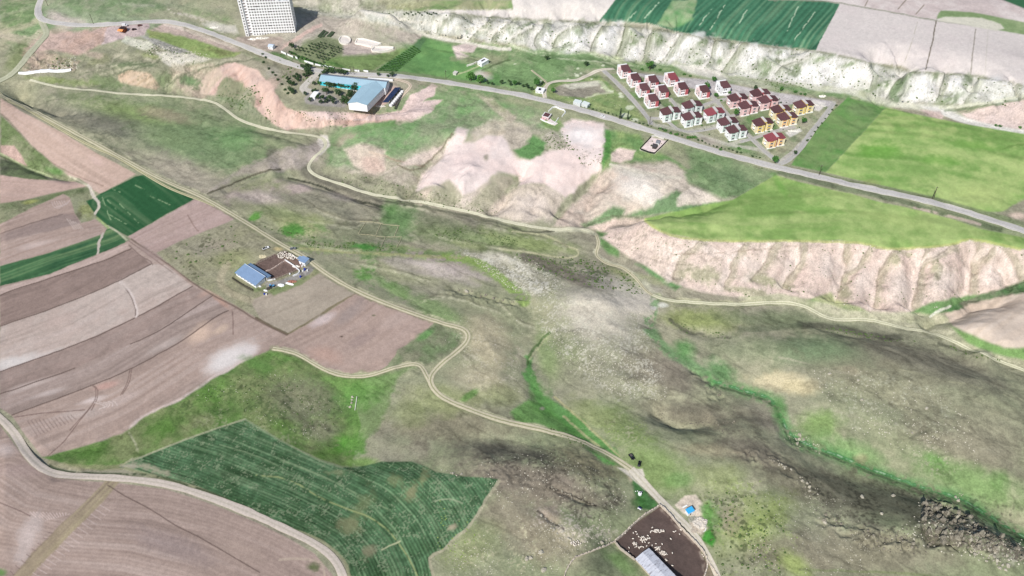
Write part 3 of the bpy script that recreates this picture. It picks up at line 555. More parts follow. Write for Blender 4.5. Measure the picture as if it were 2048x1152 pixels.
# ---- middle hill
poly(HILLP, (188,176,160), 8, 14, a=0.9, col2=(146,150,120))
blob(1010,410,90,26,(182,170,154),0.7,10); blob(760,330,70,40,(176,166,146),0.7)
poly([(905,190),(1000,200),(1060,215),(1100,230),(1120,250),(1060,262),(1000,262),(960,262),(900,280),(840,300),(700,345),(660,335),(660,300),(700,275),(800,250),(860,225)], (150,156,126), 7, 16, a=0.75, col2=(104,142,88))
poly([(955,190),(985,195),(1030,235),(1020,250),(990,225)], (190,178,158), 3, 5, a=0.9, col2=(150,150,120))
poly([(690,300),(730,285),(775,300),(770,340),(745,350),(710,335)], (206,186,172), 4, 8, a=0.8); blob(745,325,30,22,(200,172,156),0.7); line([(740,304),(775,314)], (190,170,150), 3, 2, 0.7, 2); line([(777,315),(790,320),(850,334)], (150,128,110), 2, 2, 0.7, 3)
poly([(765,350),(800,330),(850,330),(880,300),(890,290),(830,312),(790,335)], (214,196,184), 3, 6, a=0.8)
poly([(915,256),(937,259),(926,286),(948,283),(970,270),(1003,272),(1019,303),(1035,319),(1060,320),(1090,306),(1134,292),(1126,268),(1120,252),(1145,238),(1206,246),(1211,270),(1206,310),(1200,341),(1184,350),(1158,372),(1134,397),(1120,388),(1090,368),(1066,366),(1040,372),(1041,352),(1015,345),(997,344),(970,363),(946,382),(926,392),(912,372),(898,360),(880,366),(832,382),(846,347),(870,330),(882,319),(898,286)], (228,212,205), 3.5, 5, mot=0.05, col2=(222,202,194), fine=0.03)
blob(1160,270,44,26,(232,224,220),0.9); blob(930,325,50,30,(222,202,196),0.6,20)
poly([(940,262),(985,240),(1040,246),(1060,258),(1005,270),(970,268),(945,280)], (190,176,156), 4, 7, a=0.7, col2=(206,190,178))
poly([(1085,275),(1100,262),(1118,268),(1140,290),(1115,300),(1095,290)], (176,168,152), 3, 5, a=0.9); speck([(1085,275),(1100,262),(1140,290),(1100,296)], (90,90,74), 0.7, 0.8)
speck([(1150,300),(1205,290),(1205,335),(1160,330)], (120,112,98), 0.4, 0.8); blob(972,315,8,10,(140,134,118),0.9); 
line([(905,268),(890,290),(868,312),(845,335),(820,340),(795,328)], (120,112,92), 2, 1.6, 0.8, 3)
poly([(856,404),(872,378),(898,360),(908,372),(918,404),(890,416)], (156,154,128), 4, 6, a=0.9, col2=(184,172,152)); poly([(812,398),(846,380),(868,374),(856,402),(840,410)], (186,170,154), 4, 6, a=0.85)
poly([(937,414),(960,384),(992,350),(1025,352),(1020,374),(992,402),(970,426)], (158,154,130), 4, 6, a=0.9, col2=(176,166,146)); poly([(918,404),(928,394),(950,384),(940,404),(930,414)], (200,186,174), 3, 5, a=0.8)
poly([(1028,376),(1066,366),(1092,370),(1122,390),(1128,402),(1108,432),(1060,444),(1000,438),(975,426),(1000,402)], (204,190,176), 5, 6, a=0.9, col2=(190,176,160)); blob(1070,404,40,18,(212,198,186),0.7)
poly([(1008,259),(1050,258),(1064,268),(1055,285),(1026,301),(1006,276)], (176,166,150), 4, 6, a=0.9); poly([(1026,303),(1052,286),(1066,270),(1095,284),(1086,304),(1061,319),(1040,316)], (98,138,82), 3, 7)
poly([(1134,398),(1160,372),(1176,358),(1170,385),(1140,410),(1112,436),(1108,430)], (142,142,118), 3, 5, a=0.85)
poly([(1115,440),(1150,405),(1175,380),(1200,345),(1240,330),(1330,330),(1375,345),(1370,370),(1335,395),(1300,420),(1240,435),(1170,455),(1110,452)], (196,184,168), 4, 8, col2=(182,166,152)); blob(1275,375,60,34,(222,214,204),0.8,20); blob(1270,345,60,12,(204,200,186),0.6,10)
poly([(1200,432),(1225,412),(1250,420),(1240,436),(1300,414),(1310,400),(1330,395),(1350,380),(1365,390),(1350,410),(1430,402),(1440,404),(1400,420),(1250,436),(1172,456),(1165,448)], (98,132,86), 4, 7, a=0.9); poly([(1350,398),(1380,375),(1400,380),(1440,402),(1400,410),(1350,412)], (206,194,180), 2.5, 5, a=0.85)
poly([(1205,262),(1220,262),(1280,270),(1285,290),(1330,310),(1380,345),(1330,320),(1240,322),(1205,338)], (104,142,82), 4, 8, a=0.9, col2=(130,150,92)); poly([(1222,305),(1240,297),(1270,302),(1262,318),(1240,326),(1222,322)], (210,190,178), 2.5, 4)
poly([(1205,255),(1216,262),(1222,290),(1215,318),(1205,335)], (82,134,66), 3, 6, a=0.9); line([(1220,328),(1270,342),(1340,355),(1360,356)], (206,198,180), 3, 3, 0.8, 4)
poly([(1370,290),(1440,310),(1560,345),(1530,365),(1480,392),(1440,398),(1380,370),(1365,350),(1380,330)], (108,136,90), 5, 8, a=0.9, col2=(122,138,100)); blob(1470,350,60,26,(104,126,90),0.6)
line([(1288,438),(1230,432),(1170,452)], (110,116,90), 2, 2, 0.7, 3)
poly([(700,350),(760,355),(830,380),(860,404),(840,405),(740,392),(690,372),(650,356),(640,335),(660,330)], (146,146,118), 4, 8, a=0.8); speck([(700,345),(860,380),(1000,420),(1000,432),(800,400),(680,365)], (104,104,82), 0.55, 0.7)
# valley floor track and stream banks
line([(x, y+5) for x, y in STREAM[13:21]], (96,98,80), 3, 2, 0.7, 3)
line(STREAM[21:], (190,188,162), 4, 2.5, 0.8, 4)
poly([(640,270),(655,272),(658,292),(645,305),(636,312),(632,292)], (216,208,196), 2, 3)
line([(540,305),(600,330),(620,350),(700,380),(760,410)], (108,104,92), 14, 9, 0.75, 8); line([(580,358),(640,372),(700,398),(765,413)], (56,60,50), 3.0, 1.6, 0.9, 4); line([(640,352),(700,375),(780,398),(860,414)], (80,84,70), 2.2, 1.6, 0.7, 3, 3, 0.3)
poly([(560,300),(640,285),(632,320),(600,338),(520,345),(470,352),(430,378),(418,384),(470,345),(520,320)], (176,164,154), 4, 8, col2=(150,142,128)); line([(415,388),(470,365),(520,345),(560,338)], (92,88,72), 2.4, 1.6, 0.85, 3)
poly([(440,395),(480,370),(560,352),(620,375),(600,390),(520,380),(480,385),(450,410)], (176,160,150), 5, 10, a=0.7, col2=(130,134,100)); blob(520,395,60,16,(182,166,160),0.7,5); blob(590,375,40,12,(186,168,160),0.6,10)
line([(610,400),(650,425),(700,440),(760,440)], (120,112,92), 1.6, 2, 0.6, 4, 3, 0.2); blob(780,420,24,20,(94,132,74),0.8,60); blob(800,445,34,40,(96,130,78),0.7,60)
line([(560,490),(620,497),(700,500),(740,502),(800,503),(870,512),(920,515),(980,540),(1030,570),(1060,590)], (122,144,82), 7, 8, 0.65, 12, 3, 0.25, 18); line([(620,480),(700,490),(760,500),(850,508),(930,508)], (92,116,72), 4, 5, 0.6, 8, 3, 0.4); line([(600,497),(720,505),(850,512),(940,516)], (166,164,116), 3, 2.5, 0.7, 3)
blob(590,460,34,12,(84,140,58),0.8,0,1.2); blob(725,492,34,9,(74,128,58),0.8,0,1.2); blob(740,530,30,24,(98,140,72),0.8,60,1.2); blob(640,452,20,9,(90,138,64),0.5,30,1.2); blob(510,433,16,9,(84,150,50),0.8,-30,1.2)
poly([(925,505),(1000,505),(1060,530),(1100,560),(1100,585),(1070,590),(1030,560),(980,530)], (196,190,172), 4, 8, a=0.9, col2=(160,156,136)); speck([(925,505),(1060,520),(1120,570),(1090,595),(980,540)], (222,218,204), 0.8, 0.8); speck([(925,505),(1060,520),(1120,570),(1090,595),(980,540)], (100,100,84), 0.5, 0.6, o=97)
speck([(840,455),(1000,465),(1060,490),(1000,490),(880,470)], (84,100,66), 0.6, 0.8, sz=2.2); speck([(1050,510),(1180,520),(1260,550),(1290,590),(1200,580),(1080,540)], (72,88,58), 0.75, 0.85, sz=2.4)
line([(1050,514),(1100,530),(1160,560),(1220,575)], (100,92,84), 14, 8, 0.7, 8); blob(1260,560,60,12,(142,150,98),0.7,30)
line([(1024,462),(1090,470),(1130,490),(1155,500),(1154,511),(1135,516),(1060,505),(1000,498)], (186,182,144), 2.2, 1.6, 0.85, 2); line([(1024,455),(1060,464),(1110,462)], (74,76,64), 2, 1.5, 0.7, 3)
poly([(1195,462),(1225,466),(1245,490),(1238,515),(1215,510),(1196,490)], (98,138,78), 4, 6, a=0.9); poly([(1270,530),(1310,530),(1350,550),(1370,570),(1350,580),(1310,560)], (92,140,80), 4, 7, a=0.85)
poly([(1175,455),(1240,436),(1290,440),(1330,466),(1400,480),(1430,490),(1420,510),(1340,505),(1300,510),(1250,480),(1200,462)], (188,172,158), 4, 8, col2=(206,186,172))
# right-hand scarp
poly(SCARPR, (206,188,174), 3, 6, col2=(194,174,162), mot=0.08, fine=0.08)
for q in [(1340,505,44,14),(1420,500,50,10),(1585,530,22,40),(1660,530,24,40),(1600,510,30,20),(1730,560,26,36),(1800,570,28,40),(1890,560,36,34),(1985,550,30,30),(1480,520,40,20),(1940,600,40,12)]: blob(*q, (220,204,192), 0.75, 20, 0.6)
for q in [(1400,550,50,20),(1300,560,40,10),(1560,570,40,12),(1520,560,40,14),(1480,580,60,10),(1690,560,14,12),(1790,520,20,14),(1870,535,20,22),(1820,510,20,8),(1760,600,20,8),(1690,590,20,20)]: blob(*q, (140,146,106), 0.6, 10, 1.1)
speck(SCARPR, (138,128,110), 0.45, 0.5, sz=1.8)
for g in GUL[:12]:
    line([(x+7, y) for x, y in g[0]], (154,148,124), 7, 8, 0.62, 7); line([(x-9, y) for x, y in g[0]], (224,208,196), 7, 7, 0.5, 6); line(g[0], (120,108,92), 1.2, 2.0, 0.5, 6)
line([(1345,510),(1400,508),(1480,504),(1560,496),(1640,490)], (140,124,108), 1.5, 1.6, 0.6, 4, 3, 0.3)
poly([(1640,590),(1665,585),(1672,600),(1720,612),(1740,628),(1640,625),(1600,605)], (104,144,78), 3, 5, a=0.85, col2=(150,158,110)); poly([(1815,628),(1860,606),(1940,590),(1990,590),(1960,602),(1890,622),(1850,634)], (92,136,74), 3, 5, a=0.9)
poly([(1480,594),(1560,588),(1640,604),(1700,620),(1820,626),(1880,628),(1950,650),(1900,668),(1800,650),(1700,636),(1640,622),(1600,606),(1500,604)], (168,168,136), 3, 6, a=0.85, col2=(190,184,158))
poly([(1960,590),(2060,560),(2060,590),(1990,602),(1900,625),(1880,622)], (86,126,76), 2.5, 4, col2=(110,112,92)); poly([(1890,628),(1960,604),(2060,584),(2060,700),(2010,696),(1960,680),(1900,650)], (202,186,172), 3, 6, col2=(184,168,154), streak=(wguide([(1900,700),(2040,600)]),3,0.3,(214,202,190)))
poly([(1900,650),(1950,672),(2010,698),(2060,695),(2060,720),(2000,712),(1940,690)], (106,142,78), 3, 5, a=0.9); line([(1860,632),(1885,618),(1898,612)], (206,206,188), 3, 2, 0.9, 3)
# ---- bright meadows
poly([(1288,437),(1330,428),(1400,412),(1465,399),(1500,380),(1530,362),(1551,350),(1600,364),(1660,378),(1700,386),(1760,404),(1836,420),(1906,438),(1961,458),(2060,478),(2060,500),(2011,495),(1941,477),(1906,488),(1860,494),(1776,497),(1723,485),(1678,480),(1536,481),(1480,483),(1400,478),(1340,468),(1305,455)], (128,160,86), 1.5, 2, col2=(152,172,104), mot=0.14, streak=(wguide([(1300,450),(1500,465),(1700,455),(2040,495)]),5,0.40,(166,178,116)))
blob(1560,370,34,10,(100,150,62),0.6,60); blob(1640,420,70,10,(116,156,76),0.6,5); blob(1800,440,110,16,(160,176,108),0.5,10); line([(1290,440),(1340,470),(1440,482),(1600,482),(1720,486),(1776,498),(1900,490),(1941,478),(2040,499)], (166,172,104), 3, 2, 0.8, 2)
poly([(1771,215),(1830,228),(1891,240),(1926,247),(2060,270),(2060,396),(2020,414),(2006,423),(1960,424),(1948,418),(1861,393),(1736,365),(1651,345)], (124,160,84), 1.3, 1.5, col2=(152,172,104), mot=0.14, streak=(wguide([(1700,300),(1850,310),(2040,350)]),6,0.40,(172,186,120)))
blob(1760,300,60,20,(104,156,62),0.8,0); blob(1880,320,50,14,(108,158,66),0.6,5); blob(1950,290,50,10,(114,158,70),0.5,8); blob(1960,390,70,24,(166,180,112),0.6); blob(1740,365,20,8,(150,156,100),0.5); line([(1995,300),(2030,292),(2060,290)], (88,120,56), 2, 2, 0.6, 6, 3, 0.2)
poly([(1695,195),(1735,205),(1771,215),(1712,280),(1651,345),(1610,336),(1582,330),(1606,292),(1640,245)], (96,142,74), 1.5, 1.5, col2=(112,138,84)); blob(1720,220,40,18,(116,134,92),0.7,10)
poly([(2048,398),(2060,396),(2060,450),(2030,440),(1990,425),(2010,422)], (150,146,124), 3, 5); blob(2035,432,20,8,(206,184,168),0.8)
line([(1640,350),(1740,372),(1860,396),(1960,424),(2020,440)], (108,120,86), 6, 3, 0.7, 4); line([(1560,345),(1680,374),(1800,402),(1920,436),(2000,460)], (98,112,82), 7, 3, 0.7, 4); line([(1830,415),(1900,432),(1960,450)], (188,168,156), 3, 2.5, 0.7, 4, 3, 0.2)
# highway verges
line([(x, y+7) for x, y in HIGHWAY[9:17]], (150,142,122), 6, 4, 0.6, 5); line([(x, y-6) for x, y in HIGHWAY[14:21]], (128,134,104), 6, 3, 0.7, 4)
# ---- left farmland
G1 = wguide([(30,230),(150,310),(250,370)])
poly([(0,194),(40,222),(120,262),(200,310),(272,348),(200,388),(186,380),(176,368),(158,356),(140,353),(110,330),(75,300),(62,288),(15,237),(0,225)], (186,162,150), 1.2, 1.5, col2=(176,154,143), streak=(G1,2.2,0.22,(196,176,168))); blob(190,320,26,10,(196,170,160),0.6,30)
line([(0,227),(15,240),(75,305),(140,345),(206,372)], (140,118,106), 1.4, 1.2, 0.6, 2)
poly([(0,232),(60,288),(75,303),(110,332),(140,354),(135,362),(100,352),(60,345),(0,312)], (112,128,84), 2, 4, col2=(132,136,104)); blob(110,342,28,12,(96,138,70),0.8,10)
poly([(0,290),(30,292),(44,310),(54,332),(30,322),(0,306)], (176,150,138), 1.5, 3); line([(0,306),(30,322),(50,335),(85,346),(105,356)], (170,180,134), 2.5, 1.6, 0.8, 2)
poly([(0,316),(30,325),(60,340),(90,350),(100,361),(60,360),(0,351)], (84,92,72), 2, 4, a=0.9, col2=(100,116,78))
poly([(0,350),(60,358),(150,363),(175,372),(160,376),(100,388),(50,400),(0,407)], (182,157,147), 1.2, 1.5, streak=(wguide([(0,360),(170,370)]),2.2,0.2,(194,172,164))); line([(140,352),(160,362),(180,376),(196,400)], (196,190,164), 2, 1.5, 0.8, 2)
poly([(0,407),(50,400),(100,388),(160,376),(176,374),(190,402),(178,412),(160,396),(140,396),(125,389),(60,418),(0,447)], (110,122,86), 2, 3, col2=(130,132,104)); blob(60,404,20,5,(160,164,98),0.8,-10); blob(175,420,20,20,(146,152,98),0.8,60,1.0); blob(158,430,8,10,(100,98,78),0.8)
G2 = wguide([(0,500),(100,465),(200,440)])
poly([(0,448),(60,418),(125,388),(140,396),(150,428),(162,446),(190,438),(200,446),(214,460),(208,467),(100,505),(0,532)], (172,151,142), 1.3, 2, col2=(160,140,132), streak=(G2,2.2,0.28,(188,172,164)))
poly([(0,470),(120,428),(150,430),(160,446),(100,462),(0,485)], (140,124,118), 2, 3, a=0.7); blob(70,490,50,8,(196,178,170),0.6,-14); line([(0,468),(60,447),(126,429)], (120,104,96), 1.4, 1, 0.7, 1)
for k in range(6): line([(103+k*5,404-k*0.5),(108+k*5,414-k),(120+k*4,416-k*3)], (190,172,164), 0.8, 0.8, 0.7, 1)
for k in range(5): line([(134+k*5.5,438+k*2),(148+k*4.5,458-k*0)], (192,176,166), 0.8, 0.8, 0.7, 1)
poly([(0,532),(100,505),(208,467),(217,454),(255,478),(250,486),(207,505),(100,548),(0,573)], (58,98,66), 1.2, 1.5, col2=(70,110,72), streak=(G2,2.0,0.5,(140,160,112)))
line([(205,467),(197,490),(196,510),(200,523)], (190,178,166), 3.5, 1.6, 0.9, 3); line([(192,520),(206,520)], (196,182,174), 6, 2, 0.9, 2, 0)
poly([(172,402),(185,398),(200,388),(272,352),(292,349),(340,370),(391,397),(330,430),(256,473),(217,453),(195,435)], (47,92,58), 1.0, 1.2, mot=0.06, streak=(wguide([(215,400),(290,455)]),2.4,0.18,(150,168,128)))
for a_ in [((215,400),(232,418)), ((240,408),(276,446)), ((225,378),(240,384)), ((220,430),(255,450)), ((270,370),(300,385)), ((205,395),(222,440)), ((300,392),(340,410))]: line(list(a_), (150,172,130), 1, 1, 0.6, 2, 0, 0.3)
line([(178,372),(190,395),(197,405),(194,420),(192,428)], (200,190,176), 4, 2, 0.9, 4); line([(215,452),(235,464),(253,480)], (178,178,150), 2.5, 1.5, 0.8, 2); line([(195,436),(217,456)], (150,170,110), 2.5, 1.5, 0.8, 2, 0)
G3 = wguide([(250,480),(330,440),(400,410)])
poly([(391,398),(400,394),(470,438),(420,459),(360,482),(312,507),(262,478),(256,473)], (172,150,145), 1.2, 1.5, col2=(160,140,134), streak=(G3,2.2,0.25,(192,172,166))); line([(375,430),(390,455),(396,462)], (130,108,98), 1.2, 1, 0.7, 1)
G4 = wguide([(0,720),(150,665),(300,580),(400,540)])
poly([(0,573),(100,548),(250,486),(262,478),(312,508),(350,538),(400,573),(440,595),(475,613),(512,636),(577,669),(548,698),(512,711),(437,751),(362,798),(287,833),(265,853),(245,866),(175,891),(100,911),(84,913),(50,870),(25,832),(0,815)], (168,149,141), 1.2, 1.5, col2=(158,139,131), streak=(G4,2.4,0.3,(180,164,156)))
poly([(0,576),(100,549),(200,508),(255,488),(258,496),(202,522),(42,575),(0,590)], (178,158,151), 1.3, 1.5, streak=(G4,2,0.2,(196,178,170)))
poly([(0,591),(42,576),(202,523),(262,497),(302,528),(207,576),(100,618),(0,652)], (142,124,118), 1.3, 1.2, streak=(G4,2.2,0.25,(158,140,134)))
poly([(0,652),(100,618),(207,576),(302,528),(330,530),(385,572),(272,635),(150,690),(0,743)], (184,170,163), 1.3, 1.2, col2=(172,156,149), streak=(G4,2.4,0.25,(190,176,170))); blob(60,718,80,12,(196,186,180),0.7,-18,0.5); blob(20,726,54,14,(212,204,198),0.85,-15); blob(120,640,60,14,(184,164,154),0.6,-22); blob(200,690,60,12,(178,170,164),0.5,-22)
poly([(0,743),(150,690),(272,635),(385,572),(425,591),(300,671),(262,688),(150,736),(0,788)], (147,130,124), 1.3, 1.2, col2=(150,132,126), streak=(G4,2.2,0.28,(164,148,140)))
poly([(0,788),(150,736),(262,688),(300,671),(425,591),(457,621),(425,638),(362,683),(270,733),(185,770),(25,830),(0,815)], (158,141,135), 1.3, 1.2, col2=(150,134,128), streak=(G4,2.4,0.35,(182,166,160)))
blob(420,580,34,9,(190,158,142),0.6,-30); blob(398,668,44,22,(200,174,154),0.85,-35,0.6); blob(440,660,24,10,(204,180,158),0.6,-30); blob(458,716,66,26,(218,210,205),0.95,-28,0.4); blob(330,690,60,12,(178,164,156),0.6,-26); blob(240,800,50,10,(186,168,160),0.6,-24); blob(150,830,60,12,(182,168,160),0.5,-10); blob(495,705,34,12,(212,202,198),0.8,-25,0.5)
blob(210,772,34,9,(188,150,138),0.7,-15); blob(60,770,60,9,(196,180,172),0.6,-18); blob(100,785,50,8,(190,176,170),0.6,-15); blob(185,800,40,8,(202,188,182),0.7,-15); blob(440,600,30,8,(180,140,122),0.6,40)
for a_ in [((0,591),(42,575),(202,523),(262,497)), ((0,652),(100,618),(207,576),(302,528)), ((0,743),(150,690),(272,635),(385,572)), ((262,688),(300,671),(340,648),(425,591)), ((0,788),(60,768),(150,736)), ((25,830),(185,770),(270,733),(362,683),(425,638),(457,621))]: line(list(a_), (104,88,80), 1.4, 0.9, 0.85, 1)
line([(240,565),(262,590),(272,612),(274,632)], (206,192,184), 5, 2, 0.9, 4); line([(244,570),(262,594),(270,616),(271,632)], (110,94,86), 1.4, 1, 0.8, 2); blob(248,572,10,9,(196,182,172),0.7)
for a_ in [((464,622),(466,645),(466,668)), ((182,770),(192,778),(190,800),(178,818),(140,860)), ((186,770),(196,780),(193,802),(182,820)), ((264,736),(258,765),(245,788)), ((260,738),(254,766),(241,790)), ((30,834),(90,826),(170,820)), ((95,912),(130,880),(180,815))]: line(list(a_), (120,100,92), 1.3, 0.9, 0.75, 1)
for k in range(12): line([(55+k*8,842+k*-1),(75+k*7,872-k*3)], (112,96,92), 1.0, 0.8, 0.6, 2, 0, 0.2)
for k in range(5): line([(190+k*9,806-k*1),(210+k*5,812-k*2),(198+k*9,818-k*2)], (206,192,184), 0.9, 0.9, 0.6, 1)
line([(265,856),(287,836),(362,800),(437,753),(500,718)], (206,190,182), 7, 5, 0.7, 3); line([(262,478),(312,512),(350,538),(400,575),(475,616),(512,640),(577,672)], (112,96,84), 2, 1.5, 0.85, 2); line([(258,482),(308,518),(346,546)], (120,100,92), 1.2, 1, 0.6, 1)
line([(258,490),(282,512),(300,522),(305,530)], (110,92,86), 1.2, 1, 0.7, 1); blob(300,505,34,10,(150,130,124),0.6,35)
# farm pasture
poly([(315,506),(360,484),(420,459),(470,440),(510,455),(560,487),(620,520),(700,575),(728,586),(577,668),(512,636),(475,612),(440,590),(400,572),(350,538)], (150,146,122), 1.5, 2, col2=(136,134,106)); blob(470,520,60,26,(146,150,104),0.7,0); blob(400,500,50,20,(142,136,120),0.6); blob(440,490,40,14,(150,140,124),0.6)
speck([(330,505),(470,450),(490,500),(420,540),(400,570)], (84,86,64), 0.28, 0.85, sz=2.6, fe=10)
poly([(500,600),(560,580),(650,540),(718,583),(577,667),(520,640)], (160,149,136), 1.5, 2, streak=(wguide([(500,640),(700,560)]),3,0.2,(176,166,150))); line([(577,668),(620,642),(680,605),(724,583)], (122,112,86), 3, 1.5, 0.85, 2); line([(512,636),(545,654),(577,669)], (104,92,74), 3, 1.5, 0.85, 2)
line([(455,530),(440,560),(460,585),(500,600)], (168,158,132), 9, 5, 0.7, 3)
G5 = wguide([(600,720),(720,660),(800,600)])
poly([(719,582),(760,603),(800,611),(871,642),(835,676),(799,698),(775,730),(752,745),(700,749),(662,743),(624,723),(582,701),(549,697),(577,669),(640,634)], (170,149,140), 1.3, 2, col2=(158,139,131), streak=(G5,2.4,0.22,(184,164,156)))
blob(645,640,36,11,(196,180,176),0.8,-25); blob(650,710,46,20,(176,146,132),0.7,20); blob(700,625,50,16,(150,136,130),0.7,-40); blob(790,640,40,16,(178,158,148),0.6,-20); blob(720,680,40,14,(146,128,122),0.6,-30); blob(683,673,5,2,(84,70,60),0.9); blob(748,631,5,2,(110,110,84),0.9)
# ---- green land below
poly([(84,914),(100,911),(175,891),(245,867),(265,854),(287,834),(362,799),(437,752),(512,712),(549,698),(624,724),(662,744),(700,752),(730,760),(705,800),(720,850),(705,932),(684,933),(650,922),(594,899),(560,880),(512,850),(490,839),(400,868),(265,920),(240,935),(200,940),(140,932),(100,920)], (96,128,66), 2, 4, col2=(116,126,84))
blob(330,850,70,30,(84,124,52),0.8,-25); blob(420,790,60,26,(96,134,60),0.7,-30); blob(190,905,60,20,(78,116,48),0.8,-10); blob(600,800,90,62,(126,126,100),0.9,10); blob(640,860,50,30,(130,128,104),0.8); blob(520,730,50,16,(92,130,64),0.7,20); blob(700,890,28,40,(84,146,48),0.85,80,1.0); blob(715,790,30,40,(92,144,66),0.7,90,1.0); blob(720,925,50,14,(112,148,70),0.8); blob(660,910,40,18,(92,126,58),0.6); blob(560,850,30,14,(90,120,56),0.7)
speck([(360,800),(440,760),(640,760),(700,830),(640,900),(540,860),(470,830),(300,860)], (66,88,50), 0.5, 0.6, sz=2.2); speck([(390,850),(450,800),(500,830),(640,890),(600,900)], (160,160,128), 0.3, 0.5, sz=1.8, o=99)
line([(258,862),(275,890),(270,915),(240,930)], (170,168,140), 2, 2.5, 0.6, 5, 3, 0.2); line([(100,925),(140,934),(220,935),(255,930)], (150,146,112), 8, 4, 0.6, 5)
poly([(845,668),(868,650),(900,660),(925,672),(915,690),(880,715),(850,730),(800,726),(780,742),(800,700)], (104,126,84), 4, 8, a=0.85, col2=(120,120,98)); blob(850,670,24,9,(98,140,80),0.8,-30)
poly([(640,760),(790,740),(830,730),(790,760),(770,830),(720,900),(690,900),(700,800)], (102,138,70), 6, 12, a=0.6)
# ---- dark green crop in front
G6 = wguide([(240,930),(300,950),(380,972),(450,1000),(530,1032),(600,1065),(650,1095),(680,1130),(700,1180)])
CR = [(238,934),(265,921),(400,868),(490,838),(512,850),(560,880),(594,899),(640,920),(684,934),(712,935),(762,924),(824,923),(850,932),(872,944),(930,953),(982,956),(998,959),(960,1020),(937,1054),(890,1095),(857,1116),(867,1152),(880,1200),(710,1200),(699,1152),(687,1121),(652,1086),(587,1059),(512,1026),(400,975),(330,955),(270,943)]
poly(CR, (68,98,64), 1.3, 1.6, col2=(80,112,78), mot=0.16, streak=(G6,1.3,0.5,(124,146,110),(1.9,0.22)), fine=0.24); speck(CR, (140,152,120), 0.32, 0.7, warp=0, sz=1.1, fe=2, o=120)
blob(822,985,34,18,(138,136,100),0.75,-40,1.2); blob(846,960,26,10,(134,138,98),0.7,-70,1.2); blob(720,1020,22,60,(112,122,84),0.6,30,1.0); blob(700,1050,24,26,(134,136,100),0.65,0,1.2); blob(735,1100,22,20,(142,136,108),0.7,0,1.2); blob(790,960,20,14,(126,134,94),0.6,0,1.3); blob(903,1055,11,8,(170,158,132),0.85,-30,1.0); blob(300,935,60,9,(164,158,134),0.8,18,1.3); blob(260,932,24,7,(178,168,148),0.8,0,1.0); blob(670,945,30,8,(134,142,104),0.6,0,1.3)
line([(512,950),(580,960),(640,995),(700,1020),(740,1035),(775,1060),(800,1090),(820,1120),(838,1160)], (150,158,106), 1.8, 1.4, 0.75, 2, 3, 0.1); line([(560,920),(640,950),(720,990),(780,1020)], (130,146,110), 1.5, 1.5, 0.6, 3, 3, 0.25); line([(765,1100),(782,1090),(800,1082)], (176,178,140), 2, 1.4, 0.8, 2); line([(440,890),(520,915),(600,955)], (130,148,112), 1.2, 1.2, 0.6, 2, 3, 0.2)
line([(870,1002),(900,998),(925,1006)], (150,160,128), 1.6, 1.5, 0.7, 3); line([(998,960),(960,1022),(935,1056),(890,1096),(860,1116),(866,1150)], (166,160,134), 4, 2, 0.85, 3); line([(490,838),(400,868),(265,921)], (158,160,130), 2, 1.5, 0.8, 1); line([(490,838),(560,881),(640,921),(684,935)], (140,150,116), 2, 1.5, 0.6, 2)
line([(250,936),(330,958),(400,978),(500,1022),(560,1050),(620,1072),(655,1090),(688,1122),(700,1160)], (158,156,122), 4, 2, 0.7, 3)
# ---- ploughed land in the corner
G7 = wguide([(0,960),(60,1000),(160,1020),(300,1030),(420,1060),(540,1110),(640,1160)])
poly([(-80,1300),(-80,860),(0,850),(30,890),(60,930),(110,955),(170,962),(230,965),(330,978),(400,1000),(450,1018),(520,1048),(580,1078),(630,1108),(665,1150),(680,1300)], (162,143,135), 1.5, 1, col2=(152,134,127), streak=(G7,2.0,0.30,(186,169,160),(2.3,0.055)), fine=0.06)
blob(55,1075,22,60,(190,176,170),0.6,20,0.9); blob(40,940,60,20,(160,140,134),0.5); blob(340,1090,110,30,(148,132,128),0.6,20); blob(10,900,30,20,(176,164,160),0.6); blob(480,1100,60,24,(166,146,134),0.6,20)
poly([(212,960),(240,962),(205,1005),(150,1060),(95,1115),(50,1165),(15,1165),(60,1110),(120,1050),(175,1000)], (148,134,116), 2, 2, streak=(wguide([(225,962),(130,1060),(30,1160)]),1.6,0.4,(176,164,128)))
line([(215,970),(250,992),(300,1018),(350,1050),(400,1075),(460,1110),(520,1145)], (104,88,80), 1.5, 1.0, 0.85, 1); line([(0,1005),(40,1022),(60,1032)], (110,90,84), 1.6, 1, 0.7, 1)
for k in range(13): line([(60+k*6.5,1024+k*0.2),(82+k*4.5,1044-k*1.2)], (206,186,178), 0.9, 0.9, 0.7, 1, 0, 0.1)
for k in range(16): line([(200-k*9,1010+k*9),(214-k*9+6,1022+k*9)], (192,174,166), 0.9, 0.8, 0.6, 1, 0)
for k in range(9): line([(20+k*11,1142-k*11),(28+k*11,1150-k*12)], (122,104,98), 1.2, 0.8, 0.7, 1, 0)
blob(628,1134,16,12,(92,104,66),0.9,0,0.8); line([(560,1120),(600,1118),(640,1124),(650,1150)], (176,160,142), 3, 2, 0.6, 2); blob(0,1145,16,10,(92,130,70),0.9)
